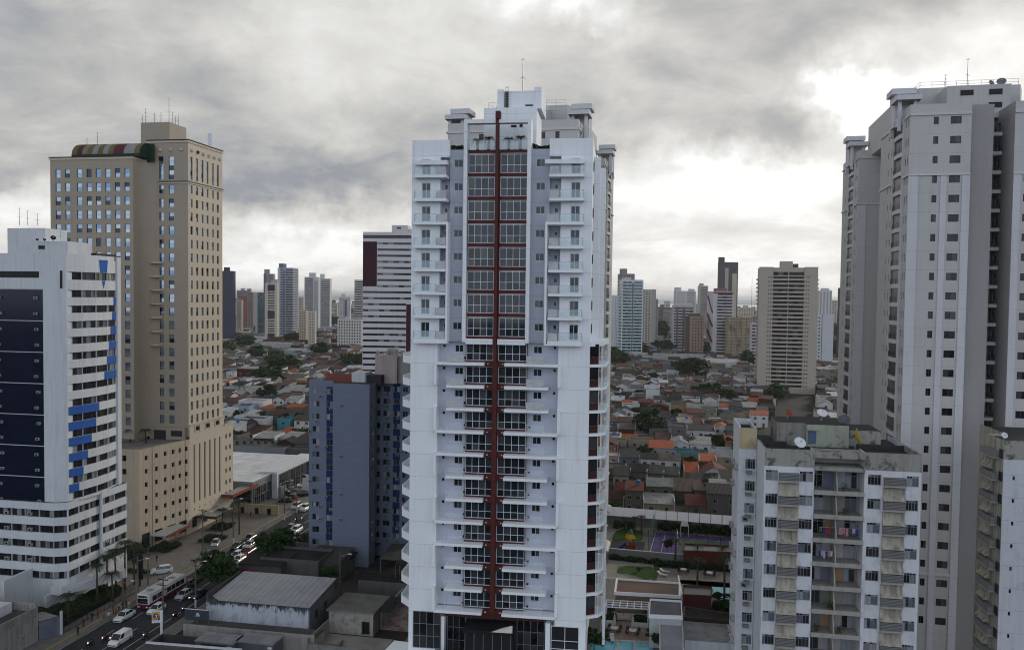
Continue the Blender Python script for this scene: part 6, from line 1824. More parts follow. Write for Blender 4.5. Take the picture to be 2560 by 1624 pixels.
ORD = ['first', 'second', 'third', 'fourth', 'fifth', 'sixth', 'seventh', 'eighth', 'ninth', 'tenth', 'eleventh', 'twelfth', 'thirteenth', 'fourteenth', 'fifteenth', 'sixteenth', 'seventeenth', 'eighteenth', 'nineteenth', 'twentieth', 'twenty-first', 'twenty-second', 'twenty-third', 'twenty-fourth', 'twenty-fifth', 'twenty-sixth', 'twenty-seventh', 'twenty-eighth', 'twenty-ninth', 'thirtieth']
NIND = 245
rest = MB(); restm = []
def rm(m):
 if m not in restm: restm.append(m)
 return restm.index(m)
for i, s in enumerate(specs):
 if i < NIND:
  st_ = 'two-storey' if s['two'] else 'one-storey'
  where = {'right': 'behind the court wall', 'left': 'behind the showroom', 'far right': 'by the right tower'}[s['f']]
  lb_ = f"{s['wall']} {st_} house, {s['roof']} roof, {ORD[min(s['k'] - 1, 29)]} in {ORD[min(s['row'], 29)]} row {where}"
  house(0, 0, s['w'], s['d'], s['h'], s['rt'], s['wall'], s['roof'], lb_, yaw=s['yaw'], win=2 if s['y'] < 420 else 1, par=s['par'], tank=s['tank'] and s['rt'] in ('flat', 'shed'), pos=Vector((s['x'], s['y'], 0)), group='low houses of the old quarter')
 else:
  rise = min(s['w'], s['d']) * .22 if s['rt'] in ('gable_x', 'gable_y', 'hip') else s['d'] * .12 if s['rt'] == 'shed' else 0
  a, r = house_geo(s['w'], s['d'], s['h'], s['rt'], rise, random, rm(HWALL[s['wall']]), rm(HROOF[s['roof']]), False)
  for q in range(2):
   xx = s['w'] * (.25 + .5 * q)
   a.box(xx - .5, -.05, 1.0, xx + .5, -.004, 2.1, rm(DOORM))
   if s['two']: a.box(xx - .5, -.05, 3.8, xx + .5, -.004, 4.9, rm(DOORM))
  c, n = cos(s['yaw']), sin(s['yaw'])
  for mbx in (a, r):
   o = len(rest.v)
   rest.v.extend([(s['x'] + c * (v[0] - s['w'] / 2) - n * v[1], s['y'] + n * (v[0] - s['w'] / 2) + c * v[1], v[2]) for v in mbx.v])
   rest.f.extend([tuple(o + k for k in f) for f in mbx.f]); rest.m.extend(mbx.m)
# scattered low town out to the shore
cols_ = [rm(HWALL[k]) for k in ('white', 'cream', 'grey', 'brick red', 'pale blue')] + [rm(HROOF['dark sheet'])]
for i in range(5200):
 Y = 800 + 2900 * random.random() ** 1.4
 uu = random.choice((random.uniform(540, 915), random.uniform(1500, 2130)))
 x = (uu - 1280) / FPX * Y
 s_ = random.uniform(6, 13); h = random.choice((3, 4, 4, 6, 6, 8)) + (Y > 1300 and random.random() < .06) * random.uniform(8, 30)
 rest.box(x, Y, 0, x + s_, Y + s_, h, random.choice(cols_), rm(HROOF[random.choice(('dark sheet', 'sooty sheet', 'stained white', 'grey sheet', 'brown tile', 'brown tile', 'rusty sheet'))]))
for i in range(2400):   # the same town to either side of the gaps
 Y = random.uniform(345, 800); uu = random.choice((random.uniform(-500, 540), random.uniform(905, 1500), random.uniform(2130, 3100)))
 x = (uu - 1280) / FPX * Y; w = random.uniform(5, 9); d = random.uniform(7, 9); h = random.choice((3, 3.2, 5.8, 6.2))
 if 380 < Y < 430 and -78 < x < -40: continue
 rt_ = random.choice(('gable_x', 'gable_y', 'shed'))
 a, r = house_geo(w, d, h, rt_, 1.4, random, rm(HWALL[random.choice(wallk)]), rm(HROOF[random.choice(roofk)]), False)
 for mbx in (a, r):
  o = len(rest.v); rest.v.extend([(x + v[0], Y + v[1] - v[0] * .17, v[2]) for v in mbx.v]); rest.f.extend([tuple(o + k for k in f) for f in mbx.f]); rest.m.extend(mbx.m)
for i in range(4200):
 Y = 800 + 2900 * random.random() ** 1.4; uu = random.choice((random.uniform(-500, 540), random.uniform(915, 1500), random.uniform(2130, 3100)))
 x = (uu - 1280) / FPX * Y; s_ = random.uniform(7, 15); h = random.choice((3, 4, 6, 8))
 rest.box(x, Y, 0, x + s_, Y + s_, h, random.choice(cols_), rm(HROOF[random.choice(('dark sheet', 'sooty sheet', 'stained white', 'grey sheet', 'brown tile'))]))
tag(rest.build('distant_houses', restm), 'far low-rise town of small houses out to the shore', None, None, 'stuff')
# trees among the houses
random.seed(33)
TR_ = [(609, 876, 13, 'wide dark tree clump left of the sports hall'), (690, 930, 12, 'dark tree mass left of the stepped white house'), (672, 965, 8, 'tree beside the thin pole left of the stepped white house'), (720, 935, 9, 'dark tree behind the stepped white house'),
 (668, 1012, 6.5, 'round bushy tree between the two white depots'), (765, 846, 14, 'tree group below the white twin tower'), (830, 822, 20, 'dark trees left of the long white block'), (800, 900, 11, 'tree right of the pale blue warehouse'), (880, 930, 10, 'dark tree by the foot of the maroon block'),
 (642, 905, 9, 'low tree below the sports hall'), (560, 890, 9, 'tree just right of the hotel edge'), (735, 862, 10, 'tree row behind the pale blue warehouse'),
 (1729, 952, 13, 'big round dark tree in front of the wide pale hall'), (1659, 890, 13, 'dark tree behind the wide pale hall, left'), (1770, 895, 12, 'dark tree below the red ribbon tower'), (1652, 850, 26, 'tall tree mass below the beige slab towers'), (1668, 830, 28, 'upper tree mass between the skyline towers'),
 (1640, 842, 22, 'tree mass at the foot of the blue grey tower'), (1872, 924, 11, 'dark tree left of the foot of the beige tower'), (1555, 925, 10, 'dark tree at the foot of the teal glazed tower'), (1532, 905, 9, 'dark tree at left of the teal glazed tower'), (1605, 892, 9, 'tree right of the teal glazed tower'),
 (1611, 1096, 7.5, 'dark leafy tree above the cream terrace house'), (1634, 1100, 5.5, 'tree right of the bigger dark leafy tree'), (1776, 1240, 3.2, 'small bright tree before the big red gable'), (1790, 1128, 4, 'shrubby green tree in a walled yard'), (1808, 1130, 3.6, 'second shrubby tree in the walled yard'),
 (2062, 890, 16, 'dark trees at the foot of the blank white slab'), (2100, 895, 18, 'dark trees left of the right tower block'), (1940, 1010, 7, 'palm-like tree below the beige tower'), (2100, 850, 22, 'upper dark trees near the right tower block'), (1756, 1000, 6, 'tree beside the pale green villa'), (1790, 990, 5, 'small tree right of the pale green villa'), (1810, 1010, 5.5, 'tree in the dark yard before the chalet'),
 (1595, 962, 5, 'small tree before the teal glazed tower'), (700, 1055, 4.5, 'tree behind the narrow teal house'), (590, 1060, 4, 'tree beside the hotel flank')]
for (u, v, r, lb_) in TR_:
 if r > 8: r = 5 + r * .42
 tree(gnd(u, v), r, r * .9, lb_, random.choice((2, 3, 4)) if v < 1050 else None)
random.seed(44)
for f_, n_, (ua, ub), (Ya, Yb) in (('right', 26, (1505, 1850), (245, 620)), ('left', 16, (560, 780), (300, 620))):
 ys = sorted(random.uniform(Ya, Yb) for _ in range(n_))
 for i, Y in enumerate(ys):
  x = (random.uniform(ua, ub) - 1280) / FPX * Y; r = random.uniform(1.6, 3.4)
  tree(Vector((x, Y, 0)), r, r * 1.5, f"{'low' if r < 2.3 else 'taller'} garden tree, {ORD[i]} nearest of those among the houses {'behind the court wall' if f_ == 'right' else 'behind the showroom'}", None, 'garden trees among the houses')
palm(gnd(597, 1003), 9, 5.5, 'tall palm over the white roofed depot by the hotel')
palm(gnd(748, 905), 9, 6, 'palm in front of the pale blue warehouse wall')
palm(gnd(1722, 1140), 7, 4, 'palm behind the turquoise house')
palm(gnd(1770, 1090), 6.5, 4, 'palm right of the two-storey white terrace')
# ------------------------------------------------------------------ vehicles
TYRE = plain('tyre rubber', (.012, .012, .012), .9)
RIM = plain('wheel rim', (.30, .30, .31), .35, .6)
CARGL = glass('car glass', [(.010, .012, .014)], .05, .6)
HEADL = plain('headlamp', (.70, .70, .68), .15)
TAILL = plain('tail lamp', (.25, .01, .01), .3)
mt, g, pb = newmat('lit headlamp'); pb.inputs['Emission Color'].default_value = (1, .95, .8, 1); pb.inputs['Emission Strength'].default_value = 1.6; LITL = mt
_carp = {}
def carpaint(c):
 if c not in _carp:
  mt, g, b = newmat('car paint'); b.inputs['Base Color'].default_value = (*c, 1); b.inputs['Roughness'].default_value = .3
  b.inputs['Coat Weight'].default_value = .6; b.inputs['Coat Roughness'].default_value = .08; _carp[c] = mt
 return _carp[c]
CARS = {   # length, width, height, bonnet z, belt z, (windscreen base, roof front, roof rear, rear base) as y from the front
 'sedan': (4.5, 1.76, 1.46, .88, .95, (1.25, 1.95, 3.35, 4.0), .98),
 'hatch': (3.95, 1.70, 1.50, .92, .97, (1.05, 1.75, 3.35, 3.85), .95),
 'suv': (4.4, 1.82, 1.70, 1.05, 1.10, (1.15, 1.75, 3.75, 4.25), 1.05),
 'van': (4.4, 1.80, 1.85, 1.0, 1.1, (.85, 1.55, 4.25, 4.36), 1.1),
}
def wheel(parent, x, y, r, w=.2):
 b = MB(); n = 12
 for (ra, rb, xa, xb, m_) in ((r, r, -w / 2, w / 2, 0), (r, r * .68, w / 2, w / 2, 0), (r * .68, r * .68, -w / 2, -w / 2 + .001, 0), (r * .66, 0, w / 2 + .004, w / 2 - .03, 1), (r * .66, 0, -w / 2 - .004, -w / 2 + .03, 1), (r, r * .68, -w / 2, -w / 2, 0)):
  for k in range(n):
   a, c = 2 * pi * k / n, 2 * pi * (k + 1) / n
   if rb == 0: b.poly([(xa, ra * cos(a), ra * sin(a)), (xa, ra * cos(c), ra * sin(c)), (xb, 0, 0)], m_)
   else: b.poly([(xa, ra * cos(a), ra * sin(a)), (xa, ra * cos(c), ra * sin(c)), (xb, rb * cos(c), rb * sin(c)), (xb, rb * cos(a), rb * sin(a))], m_)
 return b.build('wheel', [TYRE, RIM], parent, (x, y, r))
def car(p, rz, kind, col, label, lit=False, group='cars', z=0.0):
 L, Wd, Hh, zb, zl, cab, rl = CARS[kind]
 t = Thing('car' if kind != 'van' else 'delivery_van', label, 'car' if kind != 'van' else 'van', (p.x, p.y, z + .02), rz)
 y0 = L / 2; hw = Wd / 2
 # local y forward; stations from the nose back: (distance, half width, top z)
 st_ = [(0.0, hw - .16, .62), (.10, hw - .06, .74), (.45, hw, zb - .05), (cab[0], hw, zb), (cab[0] + .4, hw, zl), (cab[3] - .15, hw, zl), (L - .35, hw - .02, rl), (L - .06, hw - .08, rl - .08), (L, hw - .14, rl - .25)]
 if kind == 'van': st_[-3:] = [(L - .2, hw, zl), (L - .04, hw - .03, zl), (L, hw - .05, zl - .1)]
 b = MB(); rings = []
 for (d, w_, zt_) in st_:
  y = y0 - d
  rings.append([(-w_ + .05, y, .22), (-w_, y, .45), (-w_ + .01, y, zt_ - .16), (-w_ + .11, y, zt_), (w_ - .11, y, zt_), (w_ - .01, y, zt_ - .16), (w_, y, .45), (w_ - .05, y, .22)])
 i = len(b.v)
 for r in rings: b.v.extend(r)
 for a in range(len(rings) - 1):
  for k in range(8):
   j = (k + 1) % 8
   b.f.append((i + a * 8 + k, i + a * 8 + j, i + (a + 1) * 8 + j, i + (a + 1) * 8 + k)); b.m.append(0 if k != 7 else 1)
 b.f.append(tuple(i + k for k in reversed(range(8)))); b.m.append(0); b.f.append(tuple(i + (len(rings) - 1) * 8 + k for k in range(8))); b.m.append(0)
 b.box(-hw + .22, y0 - .02, .34, hw - .22, y0 + .015, .5, 1)
 for s_ in (-1, 1): b.box(min(s_ * (hw - .02), s_ * (hw + .14)), y0 - cab[0] - .35, zl - .02, max(s_ * (hw - .02), s_ * (hw + .14)), y0 - cab[0] - .22, zl + .1, 0)
 b.build('body', [carpaint(col), BLACK], t.o)
 # cabin
 q = MB(); wb, wr = hw - .10, hw - .30 if kind != 'van' else hw - .14
 A = [(-wb, y0 - cab[0], zl - .06), (wb, y0 - cab[0], zl - .06), (wb, y0 - cab[3], zl - .06), (-wb, y0 - cab[3], zl - .06)]
 B = [(-wr, y0 - cab[1], Hh - .06), (wr, y0 - cab[1], Hh - .06), (wr, y0 - cab[2], Hh - .06), (-wr, y0 - cab[2], Hh - .06)]
 for k in range(4):
  j = (k + 1) % 4
  if kind == 'van' and k == 2: continue
  q.poly([A[k], A[j], B[j], B[k]], 0)
 q.build('windows', [CARGL], t.o)
 q = MB(); i = len(q.v)
 q.prism([(v[0], v[1]) for v in B][::-1], Hh - .06, Hh - .02, 0); q.prism([(v[0] * .86, y0 - cab[1] - .12 if v[1] > 0 else y0 - cab[2] + .12) for v in B][::-1], Hh - .02, Hh, 0)
 for k in range(4): q.tube(A[k], B[k], .045, .04, 5, 0)
 for s_ in (0, 1):
  am, bm = Vector(A[s_ and 1]) * .5 + Vector(A[2 if s_ else 3]) * .5, Vector(B[s_ and 1]) * .5 + Vector(B[2 if s_ else 3]) * .5
  q.tube(am, bm, .04, None, 4, 0)
  if kind == 'van':   # blind cargo sides
   a2, b2 = (A[1], B[1]) if s_ else (A[0], B[0]); a3, b3 = (A[2], B[2]) if s_ else (A[3], B[3])
   off = .02 * (1 if s_ else -1)
   m1 = Vector(a2) * .68 + Vector(a3) * .32; m2 = Vector(b2) * .68 + Vector(b3) * .32
   q.poly([m1 + Vector((off, 0, 0)), Vector(a3) + Vector((off, 0, 0)), Vector(b3) + Vector((off, 0, 0)), m2 + Vector((off, 0, 0))], 0)
 if kind == 'van': q.poly([A[2], A[3], B[3], B[2]], 0)
 q.build('roof', [carpaint(col)], t.o)
 for s_ in (-1, 1):
  q = MB(); q.box(s_ * (hw - .34) - .17, y0 - .16, .56, s_ * (hw - .34) + .17, y0 - .02, .72); q.build('headlight', [LITL if lit else HEADL], t.o)
  q = MB(); q.box(s_ * (hw - .22) - .10, -y0 - .01, .62, s_ * (hw - .22) + .10, -y0 + .12, .84); q.build('tail_light', [TAILL], t.o)
  for yy in (y0 - .82, -y0 + .80): wheel(t.o, s_ * (hw - .10), yy, .31)
 return t
HEAD = pi - SA
SIL, WHT, BLK, RED, DGR, GRY = (.42, .43, .45), (.74, .74, .73), (.018, .018, .02), (.16, .012, .018), (.05, .052, .058), (.20, .205, .21)
car(gnd(311, 1546), HEAD, 'sedan', WHT, 'white saloon car nearest the kerb in front of the bus')
car(gnd(300, 1606), HEAD, 'van', WHT, 'white delivery van with a boxy back at the bottom of the street')
car(gnd(391, 1529), HEAD, 'hatch', WHT, 'white hatchback partly behind the logo pylon beside the bus')
car(gnd(459, 1493), HEAD, 'hatch', SIL, 'silver hatchback beside the rear of the bus')
car(gnd(496, 1492), HEAD, 'sedan', BLK, 'black car with a lit headlight beside the silver hatchback', True)
car(gnd(470, 1468), HEAD, 'hatch', DGR, 'dark grey car right behind the bus')
car(gnd(497, 1450), HEAD, 'hatch', BLK, 'black hatchback left of the round street tree')
car(gnd(404, 1432), R(115), 'suv', WHT, 'white sport utility car parked crosswise on the hotel forecourt')
car(gnd(539, 1363), R(190), 'hatch', SIL, 'silver car leaving the hotel forecourt between planters')
car(gnd(622, 1385), HEAD, 'suv', RED, 'dark red sport utility car in the queue above the round tree')
car(gnd(594, 1370), HEAD, 'sedan', BLK, 'black car with a pale roof line left of the red one')
car(gnd(624, 1366), HEAD, 'sedan', SIL, 'silver car just behind the dark red one')
car(gnd(625, 1350), HEAD, 'hatch', DGR, 'dark car with bright windscreen behind the silver one')
car(gnd(592, 1393), HEAD, 'hatch', WHT, 'white car peeking out right above the round tree')
car(gnd(598, 1404), HEAD, 'hatch', WHT, 'second white car peeking out right of the round tree')
car(gnd(606, 1420), HEAD, 'hatch', BLK, 'black car just right of the round tree')
car(gnd(741, 1330), HEAD, 'suv', WHT, 'white estate car near the corner of the blue block')
car(gnd(726, 1324), HEAD, 'sedan', (.06, .065, .08), 'dark blue grey car beside the white estate car')
car(gnd(742, 1270), HEAD, 'suv', SIL, 'silver pickup-like car in the upper street left lane')
car(gnd(764, 1274), HEAD, 'suv', WHT, 'white sport utility car cut by the blue block in the upper street')
for i, (u, v, k, c, lb_) in enumerate(((718, 1238, 'sedan', BLK, 'black car in the back row of the dealership forecourt'), (727, 1247, 'hatch', DGR, 'dark grey hatchback in the dealership forecourt'), (714, 1255, 'hatch', BLK, 'black hatchback nearest the totem in the dealership forecourt'), (725, 1228, 'sedan', GRY, 'grey saloon by the dealership portal'),
  (752, 1240, 'suv', BLK, 'black pickup in the dealership forecourt by the street'), (760, 1216, 'sedan', WHT, 'white saloon at the far end of the dealership forecourt'), (757, 1188, 'sedan', WHT, 'white car parked deep under the dealership roof edge'), (768, 1228, 'hatch', BLK, 'black car at the far end beside the blue block edge'))):
 car(gnd(u, v), R(70 + 8 * i), k, c, lb_)
car(gnd(747, 1425), R(60), 'hatch', SIL, 'silver car in the shade of the carport roof'); car(gnd(772, 1427), R(62), 'hatch', (.35, .36, .36), 'pale grey car at the right end of the carport')
car(gnd(703, 1424), R(70), 'hatch', (.35, .03, .02), 'bright red car at the left end of the carport')
# bus
bp_ = gnd(405, 1497)
bu = Thing('city_bus', 'white and maroon city bus with roof hatches at the stop', 'bus', (bp_.x, bp_.y, .02), HEAD)
b = MB(); L, w_ = 12.0, 1.27
b.prism([(-w_, -L / 2), (w_, -L / 2), (w_, L / 2 - .25), (w_ - .2, L / 2), (-w_ + .2, L / 2), (-w_, L / 2 - .25)], .35, 1.25, 1)
b.prism([(-w_, -L / 2), (w_, -L / 2), (w_, L / 2 - .25), (w_ - .2, L / 2), (-w_ + .2, L / 2), (-w_, L / 2 - .25)], 1.251, 2.95, 0)
b.prism([(-w_ + .03, -L / 2 + .05), (w_ - .03, -L / 2 + .05), (w_ - .05, L / 2 - .2), (-w_ + .05, L / 2 - .2)], 2.951, 3.12, 0)
b.build('body', [carpaint((.66, .64, .62)), carpaint((.12, .012, .03))], bu.o)
for s_ in (-1, 1):
 for k in range(7):
  q = MB(); ya = -L / 2 + .5 + k * 1.5; q.box(min(s_ * w_, s_ * (w_ + .02)), ya, 1.5, max(s_ * w_, s_ * (w_ + .02)), ya + 1.35, 2.45); q.build('window', [CARGL], bu.o)
 for yy in (L / 2 - 2.6, -L / 2 + 3.0): wheel(bu.o, s_ * (w_ - .12), yy, .48, .28)
 q = MB(); q.box(s_ * .85 - .2, L / 2 + .0, .62, s_ * .85 + .2, L / 2 + .03, .85); q.build('headlight', [HEADL], bu.o)
q = MB(); q.box(-1.05, L / 2 + .001, 1.35, 1.05, L / 2 + .03, 2.35); q.build('windscreen', [CARGL], bu.o)
q = MB(); q.box(-.95, L / 2 + .001, 2.5, .95, L / 2 + .03, 2.85); q.build('destination_board', [BLACK], bu.o)
for yy in (-3.2, .6, 3.8):
 q = MB(); q.box(-.5, yy - .5, 3.12, .5, yy + .5, 3.26); q.build('roof_hatch', [plain('grey hatch', (.3, .3, .3))], bu.o)
# ------------------------------------------------------------------ people and motorcycles
def figure_mesh(joints, bones, cols):
 """one continuous skinned body; cols: bone -> material index"""
 names = list(joints)
 me = bpy.data.meshes.new('figure'); me.from_pydata([joints[n][0] for n in names], [(names.index(a), names.index(c)) for a, c in bones], [])
 o = bpy.data.objects.new('figure', me); COL.objects.link(o)
 o.modifiers.new('skin', 'SKIN'); s = o.modifiers.new('sub', 'SUBSURF'); s.levels = 1; s.render_levels = 1
 for i, n in enumerate(names):
  sv = me.skin_vertices[0].data[i]; r = joints[n][1]; sv.radius = r if isinstance(r, tuple) else (r, r); sv.use_root = (n == 'pelvis')
 dg = bpy.context.evaluated_depsgraph_get()
 out = bpy.data.meshes.new_from_object(o.evaluated_get(dg))
 bpy.data.objects.remove(o)
 segs = [(Vector(joints[a][0]), Vector(joints[c][0]), cols[(a, c)]) for a, c in bones]
 idx = []
 for p in out.polygons:
  c = p.center; best = None
  for (a, d, m_) in segs:
   ab = d - a; t = max(0, min(1, (c - a).dot(ab) / max(ab.length_squared, 1e-6)))
   dd = (c - (a + ab * t)).length
   if best is None or dd < best[0]: best = (dd, m_)
  idx.append(best[1])
 return out, idx
def base_joints(pose):
 w = 1 if pose == 'walk' else 0
 J = {'pelvis': ((0, 0, .93), (.15, .11)), 'waist': ((0, 0, 1.08), (.13, .10)), 'chest': ((0, .01, 1.32), (.17, .11)), 'neck': ((0, .02, 1.48), .055), 'head': ((0, .04, 1.62), .095), 'crown': ((0, .03, 1.70), .08),
  'lhip': ((-.09, 0, .86), .085), 'lknee': ((-.10, .04 + .12 * w, .49), .06), 'lank': ((-.10, .0 + .22 * w, .09), .042), 'ltoe': ((-.11, .14 + .22 * w, .04), .036),
  'rhip': ((.09, 0, .86), .085), 'rknee': ((.10, .04 - .02 * w, .49), .06), 'rank': ((.10, .0 - .26 * w, .11), .042), 'rtoe': ((.11, .14 - .26 * w, .04), .036),
  'lsh': ((-.19, 0, 1.40), .062), 'lel': ((-.25, -.03 - .1 * w, 1.12), .045), 'lwr': ((-.25, .08 - .1 * w, .88), .03), 'lhand': ((-.25, .11 - .1 * w, .79), .032),
  'rsh': ((.19, 0, 1.40), .062), 'rel': ((.25, -.03 + .12 * w, 1.12), .045), 'rwr': ((.25, .08 + .16 * w, .88), .03), 'rhand': ((.25, .11 + .18 * w, .79), .032)}
 if pose == 'ride':
  J.update({'pelvis': ((0, -.25, .86), (.16, .12)), 'waist': ((0, -.22, 1.0), (.13, .10)), 'chest': ((0, -.08, 1.25), (.17, .11)), 'neck': ((0, -.02, 1.40), .055), 'head': ((0, .03, 1.54), .12), 'crown': ((0, .02, 1.63), .11),
    'lhip': ((-.13, -.2, .84), .085), 'lknee': ((-.24, .22, .72), .06), 'lank': ((-.22, .05, .33), .045), 'ltoe': ((-.22, .2, .28), .04), 'rhip': ((.13, -.2, .84), .085), 'rknee': ((.24, .22, .72), .06), 'rank': ((.22, .05, .33), .045), 'rtoe': ((.22, .2, .28), .04),
    'lsh': ((-.19, -.06, 1.33), .062), 'lel': ((-.30, .14, 1.12), .045), 'lwr': ((-.30, .36, 1.02), .03), 'lhand': ((-.30, .42, 1.02), .035), 'rsh': ((.19, -.06, 1.33), .062), 'rel': ((.30, .14, 1.12), .045), 'rwr': ((.30, .36, 1.02), .03), 'rhand': ((.30, .42, 1.02), .035)})
 return J
BON = [('pelvis', 'waist', 1), ('waist', 'chest', 1), ('chest', 'neck', 1), ('neck', 'head', 0), ('head', 'crown', 3), ('pelvis', 'lhip', 2), ('lhip', 'lknee', 2), ('lknee', 'lank', 2), ('lank', 'ltoe', 4), ('pelvis', 'rhip', 2), ('rhip', 'rknee', 2), ('rknee', 'rank', 2), ('rank', 'rtoe', 4),
 ('chest', 'lsh', 1), ('lsh', 'lel', 1), ('lel', 'lwr', 0), ('lwr', 'lhand', 0), ('chest', 'rsh', 1), ('rsh', 'rel', 1), ('rel', 'rwr', 0), ('rwr', 'rhand', 0)]
FIG = {}
for ps in ('stand', 'walk', 'ride'):
 FIG[ps] = figure_mesh(base_joints(ps), [(a, c) for a, c, m_ in BON], {(a, c): m_ for a, c, m_ in BON})
SKINC = [plain('skin', (.22, .12, .075), .6), plain('skin', (.33, .20, .14), .6)]
HAIRC = plain('dark hair', (.012, .010, .008), .6)
def cloth(c): return plain('cloth', c, .9)
def person(p, rz, pose, shirt, trous, label, head=None, z=.13):
 me0, idx = FIG[pose]
 me = me0.copy(); me.name = 'person'; me.materials.clear()
 for m_ in (random.choice(SKINC), cloth(shirt), cloth(trous), head or HAIRC, BLACK): me.materials.append(m_)
 me.polygons.foreach_set('material_index', idx)
 return tag(link('person', me, None, (p.x, p.y, z), rz), label, 'person')
RD, WT, BK, OR = (.28, .03, .025), (.55, .54, .52), (.02, .02, .022), (.45, .12, .03)
for (u, v, ps, a, c, lb_) in ((244, 1546, 'stand', RD, BK, 'person in a red shirt standing left of the bus stop crowd'), (230, 1554, 'walk', BK, (.05, .05, .06), 'person in dark clothes walking on the pavement below the canopy'),
  (209, 1570, 'walk', BK, BK, 'person in black walking past the palm'), (195, 1588, 'stand', BK, BK, 'person in black standing nearest on the pavement'), (272, 1551, 'stand', WT, (.3, .1, .12), 'person in a white top at the kerb near the white saloon'),
  (260, 1548, 'stand', (.4, .15, .16), (.1, .1, .12), 'person in a pink top left of the white-topped one'), (283, 1536, 'stand', (.05, .06, .1), BK, 'person in navy behind the white saloon'), (290, 1538, 'stand', OR, (.1, .1, .1), 'person in an orange shirt behind the white saloon'),
  (298, 1528, 'stand', (.3, .3, .32), BK, 'person in grey in the middle of the crowd'), (307, 1527, 'stand', BK, (.08, .08, .1), 'person in black at the right of the crowd'), (323, 1524, 'walk', WT, (.42, .40, .36), 'person dressed in white near the bus front'), (315, 1520, 'stand', (.12, .03, .03), BK, 'person in maroon behind the white-dressed one'),
  (392, 1406, 'walk', BK, BK, 'person in black crossing the hotel forecourt'), (627, 1294, 'stand', BK, BK, 'person in black on the pavement above the forecourt')):
 person(gnd(u, v), R(random.uniform(0, 360)), ps, a, c, lb_)
def motorbike(u, v, col, lb_, rider, shirt, helmet):
 p = gnd(u, v)
 t = Thing('motorcycle', lb_, 'motorcycle', (p.x, p.y, .02), HEAD)
 for yy in (.64, -.62): wheel(t.o, 0, yy, .29, .1)
 b = MB(); b.tube((0, .62, .3), (0, .42, .98), .04, None, 5, 1); b.prism([(-.12, -.1), (.12, -.1), (.1, .38), (-.1, .38)], .62, .86, 0); b.prism([(-.12, -.75), (.12, -.75), (.13, -.05), (-.13, -.05)], .66, .78, 1)
 b.box(-.14, -.3, .28, .14, .3, .6, 1); b.tube((-.34, .40, .98), (.34, .40, .98), .022, None, 4, 1); b.box(-.08, .55, .55, .08, .82, .62, 0); b.tube((.16, -.2, .33), (.18, -.85, .45), .045, None, 5, 1)
 b.build('body', [carpaint(col), BLACK], t.o)
 q = MB(); q.lathe((0, .60, .86), [(0, -.09), (.09, -.05), (.09, .05), (0, .09)], 8); q.build('headlight', [LITL], t.o)
 person(p, HEAD, 'ride', shirt, (.03, .035, .05), rider, plain('helmet', helmet, .3), z=.02)
motorbike(262, 1602, RD, 'red motorcycle leading the pair left of the van', 'rider in black on the red motorcycle', BK, (.02, .02, .02))
motorbike(281, 1602, BLK, 'black motorcycle just left of the delivery van', 'rider in a dark red jacket just left of the delivery van', (.10, .02, .02), (.05, .05, .05))
motorbike(226, 1615, BLK, 'dark motorcycle at the kerb near the bottom of the street', 'rider in black nearest the kerb', BK, (.02, .02, .02))
motorbike(364, 1594, GRY, 'motorcycle with a yellow lamp right of the delivery van', 'rider in dark green right of the delivery van', (.03, .04, .03), (.10, .10, .10))
motorbike(438, 1544, BLK, 'motorcycle beside the edge line below the logo board', 'rider beside the edge line under the billboard', BK, (.03, .03, .04))
motorbike(461, 1528, DGR, 'motorcycle further up the edge line near the utility pole', 'rider further up the edge line near the pole', (.04, .04, .05), (.02, .02, .02))
motorbike(741, 1303, BLK, 'motorcycle between lanes in the upper street', 'rider in maroon between lanes in the upper street', (.08, .02, .03), (.05, .05, .05))
motorbike(757, 1300, WHT, 'white motorcycle near the corner of the blue block', 'rider in grey near the corner of the blue block', (.2, .2, .2), (.3, .3, .3))
# ------------------------------------------------------------------ poles, wires, signs
def pole(u, v, h, lb_, lamp=True, arm=True, white=True, trafo=False, name='utility_pole'):
 p = gnd(u, v)
 t = Thing(name, lb_, 'utility pole' if name == 'utility_pole' else 'street lamp', (p.x, p.y, 0), -SA)
 b = MB(); b.tube((0, 0, 0), (0, 0, h), .17, .11, 8, 0)
 if white: b.tube((0, 0, 0), (0, 0, 1.6), .18, .175, 8, 1)
 b.build('post', [plaster('weathered pole', (.11, .105, .10), dirt=.4), OW], t.o)
 if arm:
  q = MB(); q.box(-1.0, -.06, h - .5, 1.0, .06, h - .36); q.box(-.6, -.05, h - 1.5, .6, .05, h - 1.38)
  for x in (-.9, -.4, .4, .9): q.tube((x, 0, h - .36), (x, 0, h - .15), .05, None, 5)
  q.build('cross_arm', [BLACK], t.o)
 if lamp:
  q = MB(); q.tube((0, 0, h - 1.0), (1.9, 0, h - .4), .045, None, 5, 0); q.box(1.7, -.12, h - .46, 2.4, .12, h - .32, 1); q.build('lamp_arm', [STEEL, ALU], t.o)
 if trafo:
  q = MB(); q.lathe((.45, 0, h - 3.2), [(0, 0), (.32, .03), (.32, .85), (.1, .95), (0, .95)], 10); q.build('transformer', [STEEL], t.o)
 return p, h
P1 = pole(344.6, 1512, 9.6, 'grey utility pole left of the bus front'); P2 = pole(370, 1482, 9.2, 'utility pole behind the bus roof', False)
pole(307.5, 1505, 4.8, 'slim street lamp with a side arm near the crowd', True, False, False, name='street_lamp')
P3 = pole(507, 1398, 11.5, 'tall dark utility pole at the hotel forecourt planter'); P4 = pole(583.7, 1360, 11.5, 'tall dark pole with a hanging sign above the red car')
P5 = pole(711.5, 1299, 11.0, 'utility pole with white foot before the dealership'); P6 = pole(742, 1281, 10, 'utility pole right of the dealership totem')
